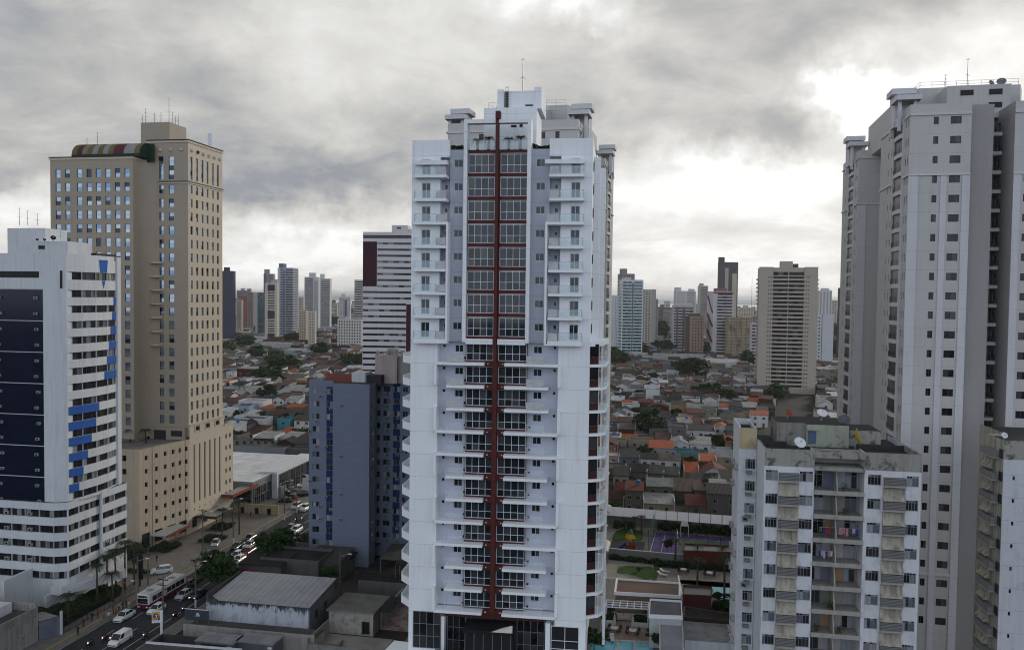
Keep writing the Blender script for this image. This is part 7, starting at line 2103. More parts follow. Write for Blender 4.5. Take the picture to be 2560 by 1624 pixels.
Q1 = pole(489, 1518, 9.5, 'utility pole with a white foot beside the billboard', True); Q2 = pole(408, 1560, 8.6, 'utility pole with a transformer behind the logo pylon', False, True, False, True)
def cables(pts, lb_, n=3, dz=.35, sag=.5):
 b = MB()
 for k in range(n):
  for (pa, ha), (pb_, hb) in zip(pts, pts[1:]):
   a = Vector((pa.x, pa.y, ha - .3 - k * dz)); c = Vector((pb_.x, pb_.y, hb - .3 - k * dz))
   prev = a
   for i in range(1, 9):
    f = i / 8; q = a.lerp(c, f) - Vector((0, 0, sag * 4 * f * (1 - f)))
    b.tube(prev, q, .028, None, 3, 0, False); prev = q
 tag(b.build('power_cables', [BLACK]), lb_, 'cables')
P0 = (st(-1.2, -40), 9.6)
cables([P0, P1, P2, P3, P4, P5, P6, (st(-1.2, 190), 10)], 'black power cables strung along the hotel side of the street', 4, .4)
cables([(st(14, -30), 8.6), Q2, Q1, (st(13.6, 70), 9.5)], 'thin power cables strung along the side opposite the hotel', 3, .4)
# logo pylon
p = gnd(404, 1612)
t = Thing('pylon_sign', 'white pylon sign with a yellow and blue panel bearing a white swirl', 'sign', (p.x, p.y, 0), R(12))
zt_ = 60 - (1535 - 727) * p.y / FPX
b = MB(); b.box(-.18, -.18, 0, .18, .18, zt_); b.build('post', [ALU], t.o)
b = MB(); b.box(-1.5, -.16, zt_ - 2.0, -.19, .16, zt_); b.box(-.19, -.2, zt_ - 2.0, .2, -.181, zt_); b.build('panel', [ALU], t.o)
YEL, BLU, BLD = plain('sign yellow', (.62, .36, .015), .5), plain('sign blue', (.02, .06, .30), .5), plain('sign dark blue', (.03, .03, .14), .5)
q = MB(); zc = zt_ - .82; yf = -.165
q.box(-1.45, yf - .004, zt_ - 1.55, -.24, yf, zt_ - .08, 0)
q.poly([(-.62, yf - .008, zt_ - 1.55), (-.24, yf - .008, zt_ - 1.55), (-.24, yf - .008, zt_ - .75)], 3)
pts = [(-.86 + .44 * cos(a), yf - .012, zc + .44 * sin(a)) for a in [2 * pi * i / 24 for i in range(24)]]
q.poly(pts, 1)
sw = [(-.98, -.30), (-.74, -.30), (-.66, -.02), (-.62, .12), (-.72, .22), (-.92, .20), (-.98, .06), (-.88, .05), (-.84, .12), (-.77, .10), (-.80, -.02)]
q.poly([(x, yf - .016, zc + z) for x, z in sw], 2)
q.build('emblem', [YEL, BLU, ALU, BLD], t.o)
# glossy board on the warehouse yard
pa, pb_ = at(462, 1520, 140.5), at(519, 1520, 139.5)
t = Thing('billboard', 'dark glossy billboard with a pale emblem beside the stained warehouse', 'billboard', (pa.x, pa.y, 0), R(-9))
Lb = (pb_ - pa).length; zb_ = pa.z
b = MB(); b.box(0, -.05, zb_ - 1.9, Lb, .05, zb_); b.build('board', [plain('glossy grey board', (.06, .07, .085), .12)], t.o)
b = MB()
for x in (.1, Lb * .5, Lb - .1): b.box(x - .06, .06, 0, x + .06, .18, zb_)
b.build('posts', [STEEL], t.o)
b = MB(); b.box(-.03, -.07, zb_ - .03, Lb + .03, .06, zb_ + .05); b.build('frame', [ALU], t.o)
b = MB(); b.poly([(Lb * .46, -.056, zb_ - 1.15), (Lb * .64, -.056, zb_ - 1.15), (Lb * .60, -.056, zb_ - .55), (Lb * .50, -.056, zb_ - .55)]); b.poly([(Lb * .42, -.056, zb_ - 1.25), (Lb * .62, -.056, zb_ - 1.25), (Lb * .62, -.056, zb_ - 1.20), (Lb * .42, -.056, zb_ - 1.20)]); b.build('emblem', [plain('board emblem', (.45, .5, .52))], t.o)
# board with a shield among the houses
p = gnd(611, 972)
t = Thing('billboard', 'white board with a blue shield emblem among the houses', 'billboard', (p.x, p.y, 0), R(-8))
b = MB(); b.box(-3.5, -.1, 3.0, 3.5, .1, 6.6); b.build('board', [ALU], t.o)
b = MB(); b.poly([(-2.3, -.11, 6.1), (-.7, -.11, 6.1), (-.7, -.11, 4.6), (-1.5, -.11, 3.7), (-2.3, -.11, 4.6)]); b.build('shield', [plain('shield grey blue', (.22, .26, .34))], t.o)
b = MB()
for i, (x, z) in enumerate(((.4, 5.5), (1.2, 5.5), (2.0, 5.5), (.6, 4.3), (1.6, 4.3))): b.box(x, -.115, z - .4, x + .5, -.105, z + .4)
b.build('lettering', [plain('board letters', (.3, .33, .4))], t.o)
b = MB()
for x in (-3, 3): b.tube((x, .1, 0), (x, .1, 3.2), .15)
b.build('posts', [STEEL], t.o)
# ------------------------------------------------------------------ car dealership and the buildings by the street
def stthing(name, label, cat, s, t_, group=None):
 p = st(s, t_)
 return Thing(name, label, cat, (p.x, p.y, 0), -SA, group)
d = stthing('car_showroom', 'car showroom with a broad white flat roof and glazed front', 'car showroom', -48, 88)
b = MB()
GWL = plaster('mid grey cladding', (.20, .205, .21), dirt=.2)
b.box(0, 0, 0, 34.5, 38, 6.6, 0); b.box(-.2, -.2, 6.6, 34.7, 38.2, 7.3, 0, 1)
b.box(34.71, 11.0, 0, 36.3, 11.9, 7.9, 2); b.box(34.71, 37.4, 0, 36.3, 38.6, 7.9, 2); b.box(34.71, 11.9, 6.9, 36.3, 37.4, 7.9, 2); b.box(31, 10.5, 7.3, 36.2, 38.4, 7.89, 2)
b.box(36.31, 12.2, 0, 37.0, 15.5, 3.2, 0)
b.build('wall', [GWL, slabs('white membrane roof', (.62, .63, .63), (.56, .57, .58), 9, 7, .05, .55), OW], d.o)
S_SHOW = dict(id='show', t=.09, nx=3, rows=[.5, .5], frame=STEEL, glass=GL_DARK)
for k in range(3): d.win((34.73, .6 + k * 3.4, .3), pi / 2, 3.3, 5.2, S_SHOW)
for k in range(7): d.win((34.73, 12.3 + k * 3.5, .3), pi / 2, 3.4, 5.6, S_SHOW)
for k in range(3): d.win((20 + k * 4.8, -.22, .4), 0, 4.6, 4.6, S_SHOW)
d.flush()
w_ = stthing('garden_wall', 'low cream wall with dark arched openings at the forecourt end', 'wall', -18.5, 82.5)
b = MB(); b.box(0, 0, 0, 15.5, .35, 2.7, 0)
for x in (4.4, 8.6, 12.2): b.box(x, -.02, .1, x + 1.1, -.003, 1.7, 1)
b.build('panel', [plaster('cream wall', (.36, .31, .19), dirt=.4), BLACK], w_.o)
t = stthing('totem_sign', 'white and blue dealership totem with a dark head', 'sign', -7.5, 107)
b = MB(); b.box(0, 0, 0, 3.4, .5, 5.6, 0); b.box(3.41, 0, 1.0, 4.6, .45, 4.6, 1); b.box(.0, -.05, 4.4, 1.0, -.003, 5.5, 2); b.build('panel', [ALU, plain('bright blue panel', (.05, .28, .5)), BLACK], t.o)
t = stthing('parasol', 'red closed parasol among the parked dealership cars', 'parasol', -4.6, 96)
b = MB(); b.tube((0, 0, 0), (0, 0, 2.4), .04); b.build('pole', [STEEL], t.o); b = MB(); b.lathe((0, 0, .9), [(.35, 0), (.28, .6), (.1, 1.5), (0, 1.6)], 10); b.build('canopy', [plain('red cloth', (.4, .03, .02))], t.o)
p = gnd(627, 1158)
t = Thing('workshop', 'long grey workshop with a row of roof fans behind the showroom', 'workshop', (p.x - 16, p.y + 8, 0), R(-10))
b = MB(); b.box(0, 0, 0, 27, 16, 5.0, 0, 1); b.build('wall', [plaster('blue grey wall', (.22, .24, .27)), HROOF['grey sheet']], t.o)
for k in range(10):
 q = MB(); q.lathe((3 + k * 2.3, 1.2 + .9 * k, 5.0), [(.0, 0), (.5, 0), (.5, .5), (.62, .8), (.45, 1.1), (0, 1.2)], 10); q.build('roof_fan', [DARKC], t.o)
t = Thing('depot', 'flat grey concrete depot roof between showroom and blue block', 'depot', (gnd(690, 1160).x, gnd(690, 1160).y + 6, 0), R(-10))
b = MB(); b.box(0, 0, 0, 30, 13, 4.6, 0, 1); b.build('wall', [HWALL['grey'], HROOF['concrete']], t.o)
# hotel forecourt furniture
def hedge(pts, h, lb_, mat=LEAF2, name='hedge', z=0.1, dens=55, cat='hedge'):
 b = MB(); rnd = random.Random(len(pts) + int(h * 10) + int(pts[0].x * 7))
 xs = [p.x for p in pts]; ys = [p.y for p in pts]
 area = abs(sum(pts[i].x * pts[(i + 1) % len(pts)].y - pts[(i + 1) % len(pts)].x * pts[i].y for i in range(len(pts)))) / 2
 def inside(x, y):
  c = False; n = len(pts)
  for i in range(n):
   a, d_ = pts[i], pts[(i + 1) % n]
   if (a.y > y) != (d_.y > y) and x < (d_.x - a.x) * (y - a.y) / (d_.y - a.y) + a.x: c = not c
  return c
 o = Vector((sum(xs) / len(xs), sum(ys) / len(ys), 0))
 N = int(area * dens * (1 + h)); k = 0
 while k < N:
  x, y = rnd.uniform(min(xs), max(xs)), rnd.uniform(min(ys), max(ys))
  if not inside(x, y): continue
  k += 1
  zz = h * (1 - rnd.random() ** 2 * .9) * (.75 + .25 * sin(x * 2.1) * cos(y * 1.7))
  nn = Vector((rnd.gauss(0, 1), rnd.gauss(0, 1), rnd.gauss(.6, .7))).normalized(); a = nn.orthogonal().normalized(); a = Matrix.Rotation(rnd.uniform(0, 6.28), 3, nn) @ a; c = nn.cross(a); s = rnd.uniform(.10, .22)
  q = Vector((x, y, z + zz)) - o
  b.poly([q - a * s, q - c * s * .6, q + a * s, q + c * s * .6])
 return tag(b.build(name, [mat], None, tuple(o)), lb_, cat)
def stq(s0, s1, t0, t1): return [st(s0, t0), st(s1, t0), st(s1, t1), st(s0, t1)]
hedge(stq(-13.5, -8.5, 33.5, 35.2), .6, 'low clipped hedge in front of the parked white car')
hedge(stq(-17.5, -12.5, 47, 53), 1.1, 'dark planted bed beside the hotel porch')
hedge(stq(-10.5, -5.5, 56, 61), .9, 'planted bed near the silver car on the forecourt')
hedge(stq(-13.5, -9, 66, 71), .9, 'planted bed before the hotel side canopy')
hedge(stq(-20.5, -17.5, 40, 48), 2.4, 'tall dark shrubs against the hotel wall')
hedge(stq(-14, -6.3, 8, 24), 1.3, 'dark shrubbery under the palms at the office corner')
hedge(stq(-12, -6.2, -.5, 9), 1.0, 'shrubs below the office canopy')
for i, (s_, t_) in enumerate(((-16.2, 36.5), (-15.6, 39.4), (-16.0, 42.2))):
 p = st(s_, t_); t = Thing('potted_plant', ['potted shrub nearest the dark monument on the forecourt', 'potted shrub in the middle of the wall row on the forecourt', 'potted shrub nearest the hotel porch on the forecourt'][i], 'plant', (p.x, p.y, .1))
 b = MB(); b.lathe((0, 0, 0), [(0, 0), (.4, 0), (.5, .8), (.42, .8), (0, .75)], 10); b.build('pot', [BLACK], t.o); c = link('foliage', CROWNS[2], t.o, (0, 0, 1.6)); c.scale = (.8, .8, .9)
b = MB(); b.box(-.9, -.25, 0, .9, .25, 5.2); b.box(-.95, -.3, 5.2, .95, .3, 5.35); p = st(-14.8, 33)
tag(b.build('monument_sign', [plain('dark brown cladding', (.035, .025, .02), .4)], None, (p.x, p.y, .1), R(-60)), 'tall dark brown monument sign on the hotel forecourt', 'sign')
b = MB(); b.box(-.7, -.15, 1.5, .7, .15, 6.5); b.box(-.12, -.1, 0, .12, .1, 1.5); p = st(-5.5, 27)
tag(b.build('banner_sign', [BLACK], None, (p.x, p.y, .1), R(-20)), 'black upright banner sign near the parked white car', 'sign')
for i, (u, v, h, L, lb_) in enumerate(((171, 1561, 5.2, 2.6, 'palm in front of the office canopy, nearest the camera'), (243, 1505, 7.0, 2.7, 'leftmost palm of the row between office and hotel'), (268, 1493, 8.0, 2.7, 'second palm of the row between office and hotel'), (290, 1478, 8.2, 2.8, 'third palm of the row between office and hotel'),
  (312, 1468, 9.0, 2.9, 'tallest palm of the row between office and hotel'), (336, 1462, 8.0, 2.8, 'rightmost palm of the row before the hotel corner'), (282, 1505, 5.5, 2.5, 'shorter palm tucked under the palm row'), (555, 1352, 7.5, 2.6, 'palm by the hotel porch, left'), (598, 1336, 8.2, 2.7, 'palm right of the hotel porch beside a dark pole'))):
 palm(gnd(u, v), h, L, lb_)
palm(hob.world((-7.6, -6, 23.1)), 3.2, 2.2, 'potted palm on the hotel podium roof'); palm(hob.world((-12.5, -5, 23.1)), 3.0, 2.0, 'palm half hidden on the hotel podium roof at left')
random.seed(4)
tree(gnd(545, 1484), 4.1, 5.2, 'round leafy street tree in front of the queue of cars', 0, name='street_tree')
tree(gnd(672, 1421), 3.6, 5.6, 'leafy street tree left part of the pair near the blue block', 1, name='street_tree'); tree(gnd(708, 1411), 3.6, 5.0, 'leafy street tree right part of the pair near the blue block', 0, name='street_tree')
hedge([gnd(742, 1395), gnd(775, 1395), gnd(775, 1340), gnd(752, 1350)], 1.6, 'dark bushes between the pavement and the blue block')
# lower left corner buildings
FG = plaster('blackened concrete', (.30, .295, .28), dirt=.9, streak=1.0, patch=.35)
t = stthing('concrete_building', 'rain-blackened concrete building cut by the lower left corner', 'building', -30, -40)
b = MB(); b.box(0, 0, 0, 24, 40.2, 5.2, 0, 1); b.box(23.7, 0, 5.2, 24, 40.2, 6.0, 0); b.box(0, 39.9, 5.2, 23.7, 40.2, 6.6, 0); b.box(6, 33, 5.2, 20, 39, 6.9, 2); b.box(24.003, 0, 2.3, 24.08, 40.1, 2.5, 0)
b.build('wall', [FG, HROOF['concrete'], CWT], t.o)
q = MB(); q.extrude_x([(24, 5.5), (32, 5.5), (28, 7.4)], 8, 22); q.build('roof', [HROOF['stained white']], t.o)
t = stthing('gate', 'grey-blue metal gate panel beside the blackened concrete building', 'gate', -6.0, .4)
b = MB(); b.prism([(0, 0), (1.7, 2.9), (1.55, 3.0), (-.15, .1)], .1, 3.2); b.build('panel', [corrugated('blue grey sheet', (.17, .20, .25), .5, .3, axis=1)], t.o)
b = MB(); b.box(1.7, 2.8, 0, 2.0, 3.15, 4.2); b.build('post', [OW], t.o)
b = MB(); b.poly([(-3.4, .8, 3.6), (0, .2, 3.3), (1.5, 2.9, 3.3), (-2.2, 3.4, 3.6)]); b.poly([(-3.4, .8, 3.6), (0, .2, 3.3), (1.5, 2.9, 3.3), (-2.2, 3.4, 3.6)][::-1]); b.build('roof', [HROOF['stained white']], t.o)
t = stthing('fence', 'dark mesh fence along the pavement below the office', 'fence', -3.9, 3.6)
b = MB()
for k in range(14): b.box(-.03, k * 1.5, 0, .03, k * 1.5 + .06, 2.4)
for z in (.3, 1.3, 2.35): b.box(-.02, 0, z, .02, 19.5, z + .05)
for k in range(78): b.box(-.01, k * .25, .1, .01, k * .25 + .025, 2.35)
b.build('panel', [BLACK], t.o)
# stained warehouse, sheds, yards between street and white tower
wl, wr = at(520, 1506.5, 142.5), at(771, 1517, 139.2)
wrz = math.atan2(wr.y - wl.y, wr.x - wl.x); wW = math.hypot(wr.x - wl.x, wr.y - wl.y)
WHS = plaster('white wall with black mould', (.52, .55, .60), dirt=.5, streak=.35, patch=.25, dcol=(.03, .03, .03))
mt = WHS; g = NT(mt.node_tree); pb = mt.node_tree.nodes['Principled BSDF']
src = pb.inputs['Base Color'].links[0].from_socket
oc = g.n('ShaderNodeTexCoord').outputs['Object']; sp_ = g.n('ShaderNodeSeparateXYZ'); g.put(sp_.inputs[0], oc)
hh = g.ramp(g.m('MULTIPLY_ADD', g.noise(g.mapping(oc, (1, 1, .35)), 1.5, 8, .75), 7.0, g.m('SUBTRACT', sp_.outputs[2], 8.1)), [(0.0, 0.0), (.55, .95)])
g.put(pb.inputs['Base Color'], g.mix(hh, src, (.035, .035, .037)))
t = Thing('warehouse', 'white warehouse with black mould streaks under a grey sheet roof', 'warehouse', (wl.x, wl.y, 0), wrz)
b = MB(); D_ = 11.5
b.box(0, 0, 0, wW, D_, 5.6, 0); b.poly([(0, D_, 5.6), (wW, D_, 5.6), (wW, D_, 6.6), (0, D_, 6.6)][::-1], 0); b.poly([(wW, 0, 5.6), (wW, D_, 5.6), (wW, D_, 6.6)], 1); b.poly([(0, 0, 5.6), (0, D_, 6.6), (0, D_, 5.6)], 0)
b.box(-.25, -.1, 0, .05, D_ + .2, 6.7, 0); b.box(wW + .003, .4, 0, wW + .1, D_, 5.5, 1)
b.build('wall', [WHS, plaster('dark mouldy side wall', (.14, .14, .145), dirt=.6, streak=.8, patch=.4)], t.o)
q = MB(); q.poly([(2.3, -.35, 5.66), (wW + .35, -.35, 5.66), (wW + .35, D_ + .2, 6.75), (.6, D_ + .2, 6.75)]); q.poly([(.3, .9, 5.8), (2.3, -.35, 5.65), (.6, D_ + .2, 6.74)]); q.poly([(2.3, -.35, 5.6), (.6, D_ + .2, 6.69), (wW + .35, D_ + .2, 6.69), (wW + .35, -.35, 5.6)])
q.build('roof', [corrugated('light grey metal roof', (.34, .345, .35), .35, 1.1, rough=.45, sheets=False)], t.o)
for yy in (2.5, 6.5): t.win((wW + .11, yy, 2.6), pi / 2, 1.1, 1.5, S_DK)
t.flush()
t = Thing('annex', 'low dirty beige annex wall in front of the mouldy warehouse', 'annex', (wl.x - 2.6, wl.y - 4.5, 0), wrz)
b = MB(); b.box(0, 0, 0, wW + 5.0, 4.3, 2.1, 0, 1); b.box(0, 0, 2.1, wW + 5.0, .25, 2.9, 0); b.build('wall', [plaster('dirty beige wall', (.36, .33, .30), dirt=.6, streak=.7, patch=.2), HROOF['concrete']], t.o)
for i, (u0, u1, lb_) in enumerate(((488, 582, 'grey site cabin with a red and black banner'), (590, 682, 'grey site cabin right of the cabin with the banner'))):
 a, c = at(u0, 1606, 131.5), at(u1, 1609, 130.2)
 rz_ = math.atan2(c.y - a.y, c.x - a.x); Lc = math.hypot(c.x - a.x, c.y - a.y)
 t = Thing('site_cabin', lb_, 'cabin', (a.x, a.y, 0), rz_, 'grey site cabins')
 b = MB(); b.box(0, 0, 0, Lc, 3.4, 2.75, 0); b.box(-.1, -.1, 2.75, Lc + .1, 3.5, 2.95, 1); b.build('wall', [corrugated('grey cabin wall', (.15, .16, .17), .2, .25), corrugated('cabin roof', (.30, .31, .315), .4, .5)], t.o)
 if i == 0:
  b = MB(); b.box(Lc * .16, -.06, .6, Lc * .82, -.01, 2.5, 0); b.box(Lc * .22, -.075, 1.75, Lc * .76, -.061, 2.3, 1); b.box(Lc * .2, -.075, 1.2, Lc * .74, -.061, 1.6, 1); b.build('banner', [BLACK, plain('banner red', (.38, .02, .015))], t.o)
 b = MB(); b.box(Lc * .86, -.05, 2.1, Lc * .97, -.01, 2.45); b.build('label_plate', [ALU], t.o)
t = Thing('yard_wall', 'dark grey sheet wall left of the site cabins', 'wall', tuple(st(16.2, -10)), -SA)
b = MB(); b.box(0, 0, 0, .2, 12, 2.6); b.box(.2, 11.8, 0, 8, 12.0, 2.6); b.build('panel', [corrugated('dark sheet wall', (.055, .058, .06), .3, .3, axis=1)], t.o)
a = at(345, 1622, 126.5)
t = Thing('low_building', 'white-edged flat roof cut by the bottom of the street view', 'building', (a.x, a.y - 10, 0), R(-8))
b = MB(); b.box(0, 0, 0, 16, 10, 4.6, 0, 1); b.box(0, 9.75, 4.6, 16, 10, 4.9, 0); b.build('wall', [OW, HROOF['concrete']], t.o)
q = MB(); q.box(1.0, 10.003, 4.3, 7, 10.03, 4.9); q.build('red_stripe', [plain('banner red', (.38, .02, .015))], t.o)
# the painted ruin
a, c = at(822, 1535, 142.2), at(933, 1545, 140.6)
grz = math.atan2(c.y - a.y, c.x - a.x); gW = math.hypot(c.x - a.x, c.y - a.y)
GRF = plaster('mouldy painted wall', (.38, .37, .33), dirt=.8, streak=.8, patch=.5)
g = NT(GRF.node_tree); pb = GRF.node_tree.nodes['Principled BSDF']; src = pb.inputs['Base Color'].links[0].from_socket
oc = g.n('ShaderNodeTexCoord').outputs['Object']
nz = g.n('ShaderNodeTexNoise'); g.put(nz.inputs['Vector'], g.mapping(oc, (.35, .35, .55), loc=(2, 0, 1))); nz.inputs['Scale'].default_value = 1.6; nz.inputs['Detail'].default_value = 3; nz.inputs['Distortion'].default_value = 1.5
c2 = g.n('ShaderNodeMix', data_type='RGBA', blend_type='MULTIPLY'); c2.inputs[0].default_value = 1.0
g.put(c2.inputs[6], nz.outputs['Color']); c2.inputs[7].default_value = (.75, .72, .62, 1)
g.put(pb.inputs['Base Color'], g.mix(g.m('MULTIPLY', g.ramp(g.noise(g.mapping(oc, loc=(5, 5, 5)), .5, 3, .5), [(.45, 0.0), (.6, 1.0)]), .55), src, c2.outputs[2]))
t = Thing('derelict_building', 'derelict flat-roofed building with faded graffiti and a black doorway', 'building', (a.x, a.y, 0), grz)
b = MB(); b.wall((0, 0), (1, 0), gW, 0, 4.0, [(gW * .74, .1, gW * .92, 2.5)], .5, 0); b.poly([(gW, 0, 0), (gW, 8, 0), (gW, 8, 4), (gW, 0, 4)], 1); b.poly([(0, 0, 0), (0, 0, 4), (0, 8, 4), (0, 8, 0)], 1); b.poly([(0, 8, 0), (0, 8, 4), (gW, 8, 4), (gW, 8, 0)], 1)
b.box(-.3, -.35, 4.0, gW + .3, 8.2, 4.25, 1, 2); b.box(.3, .5, 0, gW - .3, 7.8, 3.9, 3)
b.build('wall', [GRF, plaster('rotten concrete', (.24, .225, .20), dirt=.9, streak=.9, patch=.5), asphalt('patched roof', (.17, .16, .145), 3, .9), BLACK], t.o)
q = MB(); random.seed(9)
for k in range(9): q.box(gW + .4 + .0 * k, .5 + k * .8, 4.3 + .04 * (k % 3), gW + 3.0, 1.2 + k * .8, 4.36 + .04 * (k % 3))
q.build('roof_sheets', [HROOF['sooty sheet']], t.o)
t2_ = Thing('walled_yard', 'walled yard with a worn red and white floor behind the derelict building', 'yard', (a.x + 9.2, a.y + 1.5, 0), grz)
b = MB(); b.box(0, 0, 0, 9.8, 17, .15, 1); b.box(-.3, 0, 0, 0, 17, 3.2, 0); b.box(9.8, -22, 0, 10.1, 17.3, 4.2, 0); b.box(-.3, 17, 0, 9.8, 17.3, 4.2, 0); b.box(9.3, -22, 4.2, 10.2, 17.3, 4.3, 2)
mt, g, pb = newmat('worn red floor'); oc = g.n('ShaderNodeTexCoord').outputs['Object']
g.put(pb.inputs['Base Color'], g.mix(g.ramp(g.noise(oc, .45, 6, .7), [(.45, 0.0), (.58, 1.0)]), (.34, .32, .30), (.28, .07, .05)))
b.build('wall', [plaster('grimy yard wall', (.30, .28, .26), dirt=.7, streak=.9, patch=.3), mt, BLACK], t2_.o)
t = Thing('paved_yard', 'pale pinkish concrete yard before the derelict building', 'yard', (a.x - 1.5, a.y - 9, 0), grz)
b = MB(); b.box(0, 0, 0, 12.0, 8.5, .12, 0); b.box(-.2, 0, 0, 0, 8.5, 2.6, 1); b.box(0, 0, 0, 12, .2, 1.8, 1); b.box(2.5, 3, .12, 4.2, 5, .9, 1); b.build('floor', [asphalt('pink concrete', (.34, .30, .27), 2, .3), plaster('yard parapet', (.26, .25, .235), patch=.3)], t.o)
# roofs by the blue block
for (u0, v0, w_, d_, h, rf, lb_) in ((708, 1420, 11.5, 8, 2.9, 'grey sheet', 'grey carport roof in front of the blue block, left'), (790, 1424, 8.0, 7, 3.0, 'dark sheet', 'darker carport roof in front of the blue block, right'), (948, 1432, 9, 9, 3.2, 'grey sheet', 'grey sheet roof right of the blue block'), (985, 1444, 8, 9, 3.0, 'dark sheet', 'dark sheet roof between blue block and white tower')):
 p = gnd(u0, v0); t = Thing('carport', lb_, 'carport', (p.x, p.y, 0), R(-10))
 q = MB(); q.poly([(0, 0, h), (w_, 0, h), (w_, d_, h + .6), (0, d_, h + .6)]); q.poly([(0, 0, h - .12), (0, d_, h + .48), (w_, d_, h + .48), (w_, 0, h - .12)]); q.box(0, -.05, h - .14, w_, .0, h + .02); q.build('roof', [HROOF[rf]], t.o)
 q = MB()
 for x in (.2, w_ / 2, w_ - .2): q.box(x - .07, .2, 0, x + .07, .34, h - .12); q.box(x - .07, d_ - .3, 0, x + .07, d_ - .16, h + .4)
 q.build('posts', [STEEL], t.o)
for (u, v, w_, d_, h, wl_, rf, lb_) in ((650, 1462, 9, 8, 4.2, 'grey', 'dark sheet', 'low shed with patched grey roof behind the warehouse, left'), (722, 1456, 13, 8, 4.4, 'grey', 'sooty sheet', 'low building with a sunken black roof behind the warehouse'), (800, 1452, 8, 9, 4.0, 'grey', 'grey sheet', 'small roof right behind the warehouse gable')):
 p = gnd(u, v); house(0, 0, w_, d_, h, 'flat' if 'sunken' in lb_ else 'shed', wl_, rf, lb_, pos=p, win=0, name='shed', cat='shed', rise=.5)
b = MB(); b.poly([(0, 0, 3.4), (4.0, 0, 2.9), (4.0, 5, 2.9), (0, 5, 3.4)]); b.box(0, 0, 0, .2, 5, 3.38); b.box(3.8, 0, 0, 4, 5, 2.88)
p = gnd(600, 1462); tag(b.build('awning', [plain('red awning cloth', (.26, .05, .055))], None, tuple(p), R(-10)), 'faded red awning between street tree and warehouse', 'awning')
t = Thing('fence', 'wire fence with tall posts below the blue block', 'fence', tuple(gnd(885, 1472)), R(-10))
b = MB()
for k in range(9): b.box(k * 1.9, 0, 0, k * 1.9 + .08, .08, 4.0)
for z in (1.0, 2.5, 3.9): b.box(0, .02, z, 15.3, .06, z + .05)
b.build('panel', [DALU], t.o)
t = Thing('boundary_wall', 'grey rendered wall below the wire fence', 'wall', tuple(gnd(895, 1500)), R(-10)); b = MB(); b.box(0, 0, 0, 15, .3, 4.0); b.build('panel', [HWALL['grey']], t.o)
pole(850, 1482, 8.5, 'thin lamp pole with a pale box between blue block and ruin', True, False, False, name='street_lamp')
tree(gnd(826, 1470), 1.9, 3.2, 'small bright green tree beside the pale lamp box', 0)
# ------------------------------------------------------------------ white tower roof garden, masts
for i, x in enumerate((8.35, 9.75, 12.35, 13.85)):
 palm(tw.world((x * K, .75, 78.6)), (1.3, 1.55, 1.4, 1.6)[i], 1.2, ['bushy small palm at the left of the white tower terrace', 'small palm left of the red spine on the terrace', 'small palm right of the red spine on the terrace', 'rightmost small palm on the white tower terrace'][i])
def twq(x0, x1, y0, y1): return [tw.world((a * K, c, 0)) for a, c in ((x0, y0), (x1, y0), (x1, y1), (x0, y1))]
hedge(twq(4.9, 6.7, .7, 1.5), .8, 'planter greenery on the left parapet of the white tower', PALMM, 'planter_greenery', 78.6, 130)
hedge(twq(15.4, 17.5, .7, 1.5), .8, 'planter greenery on the right parapet of the white tower', PALMM, 'planter_greenery', 78.6, 130)
mast(tw.world((13.4 * K, 6, 87.0)), 4.8, 'thin lattice mast on top of the white tower', True, .07, 2)
mast(CONDO.world((12.0, 14, 95.6)), 5.2, 'tall thin mast on the right tower roof', True, .07, 2); mast(CONDO.world((8.6, 14, 95.6)), 2.6, 'small television antenna on the right tower roof', True, .05, 3)
dish('satellite_dish', CONDO.world((17.2, 14, 95.6)), .75, R(-30), R(60), plain('grey dish', (.16, .16, .17)), 'dark dish on the right tower roof'); dish('satellite_dish', CONDO.world((15.6, 14, 95.6)), .6, R(20), R(70), plain('grey dish', (.16, .16, .17)), 'smaller dark dish left of the larger one on the right tower roof')
for i, (x, y, z, r) in enumerate(((-4.4, 3.0, 69.2, .5), (-6.6, 3.4, 69.2, .28), (-8.0, 3.2, 69.2, .28))):
 dish('satellite_dish', of.world((x, y, z)), r, R(40), R(60), BLACK, ['largest dark dish on the white and blue office roof', 'middle small dish on the white and blue office roof', 'leftmost small dish on the white and blue office roof'][i])
mast(of.world((-5.2, 6, 69.2)), 2.8, 'television antenna on the lower roof box of the office', True, .05, 3)
for i, x in enumerate((-9.4, -11.6, -13.4)): mast(of.world((x, 5, 72.5)), 2.2 + .6 * i, ['right antenna on the upper office roof box', 'middle antenna on the upper office roof box', 'left antenna on the upper office roof box'][i], True, .06, 2)
# ------------------------------------------------------------------ raised garden deck right of the white tower
ZD = 10.0
def dk(cx, cy, z=ZD):
 return gnd(1480 + cx / 4.085, 1250 + cy / 4.085, z)
b = MB(); b.prism([(-16, 101), (24, 97.5), (24.6, 117), (58, 111.5), (58, 165.5), (44, 168), (20, 173), (-10, 178)], 0, ZD, 0, 1)
tag(b.build('terrace', [plaster('podium wall', (.42, .42, .42)), PAVE]), kind='structure')
def sheet(name, pts, mat, dz=.02, h=None):
 b = MB(); b.prism([(p.x, p.y) for p in (pts if _ccw(pts) else pts[::-1])], ZD + .004, ZD + dz); return tag(b.build(name, mat), kind='structure')
def _ccw(pts): return sum(pts[i].x * pts[(i + 1) % len(pts)].y - pts[(i + 1) % len(pts)].x * pts[i].y for i in range(len(pts))) > 0
def curve(pts, n=6):
 out = []
 N = len(pts)
 for i in range(N):
  p0, p1, p2, p3 = pts[i - 1], pts[i], pts[(i + 1) % N], pts[(i + 2) % N]
  for k in range(n):
   t = k / n
   out.append(.5 * ((2 * p1) + (p2 - p0) * t + (2 * p0 - 5 * p1 + 4 * p2 - p3) * t * t + (3 * p1 - p0 - 3 * p2 + p3) * t ** 3))
 return out
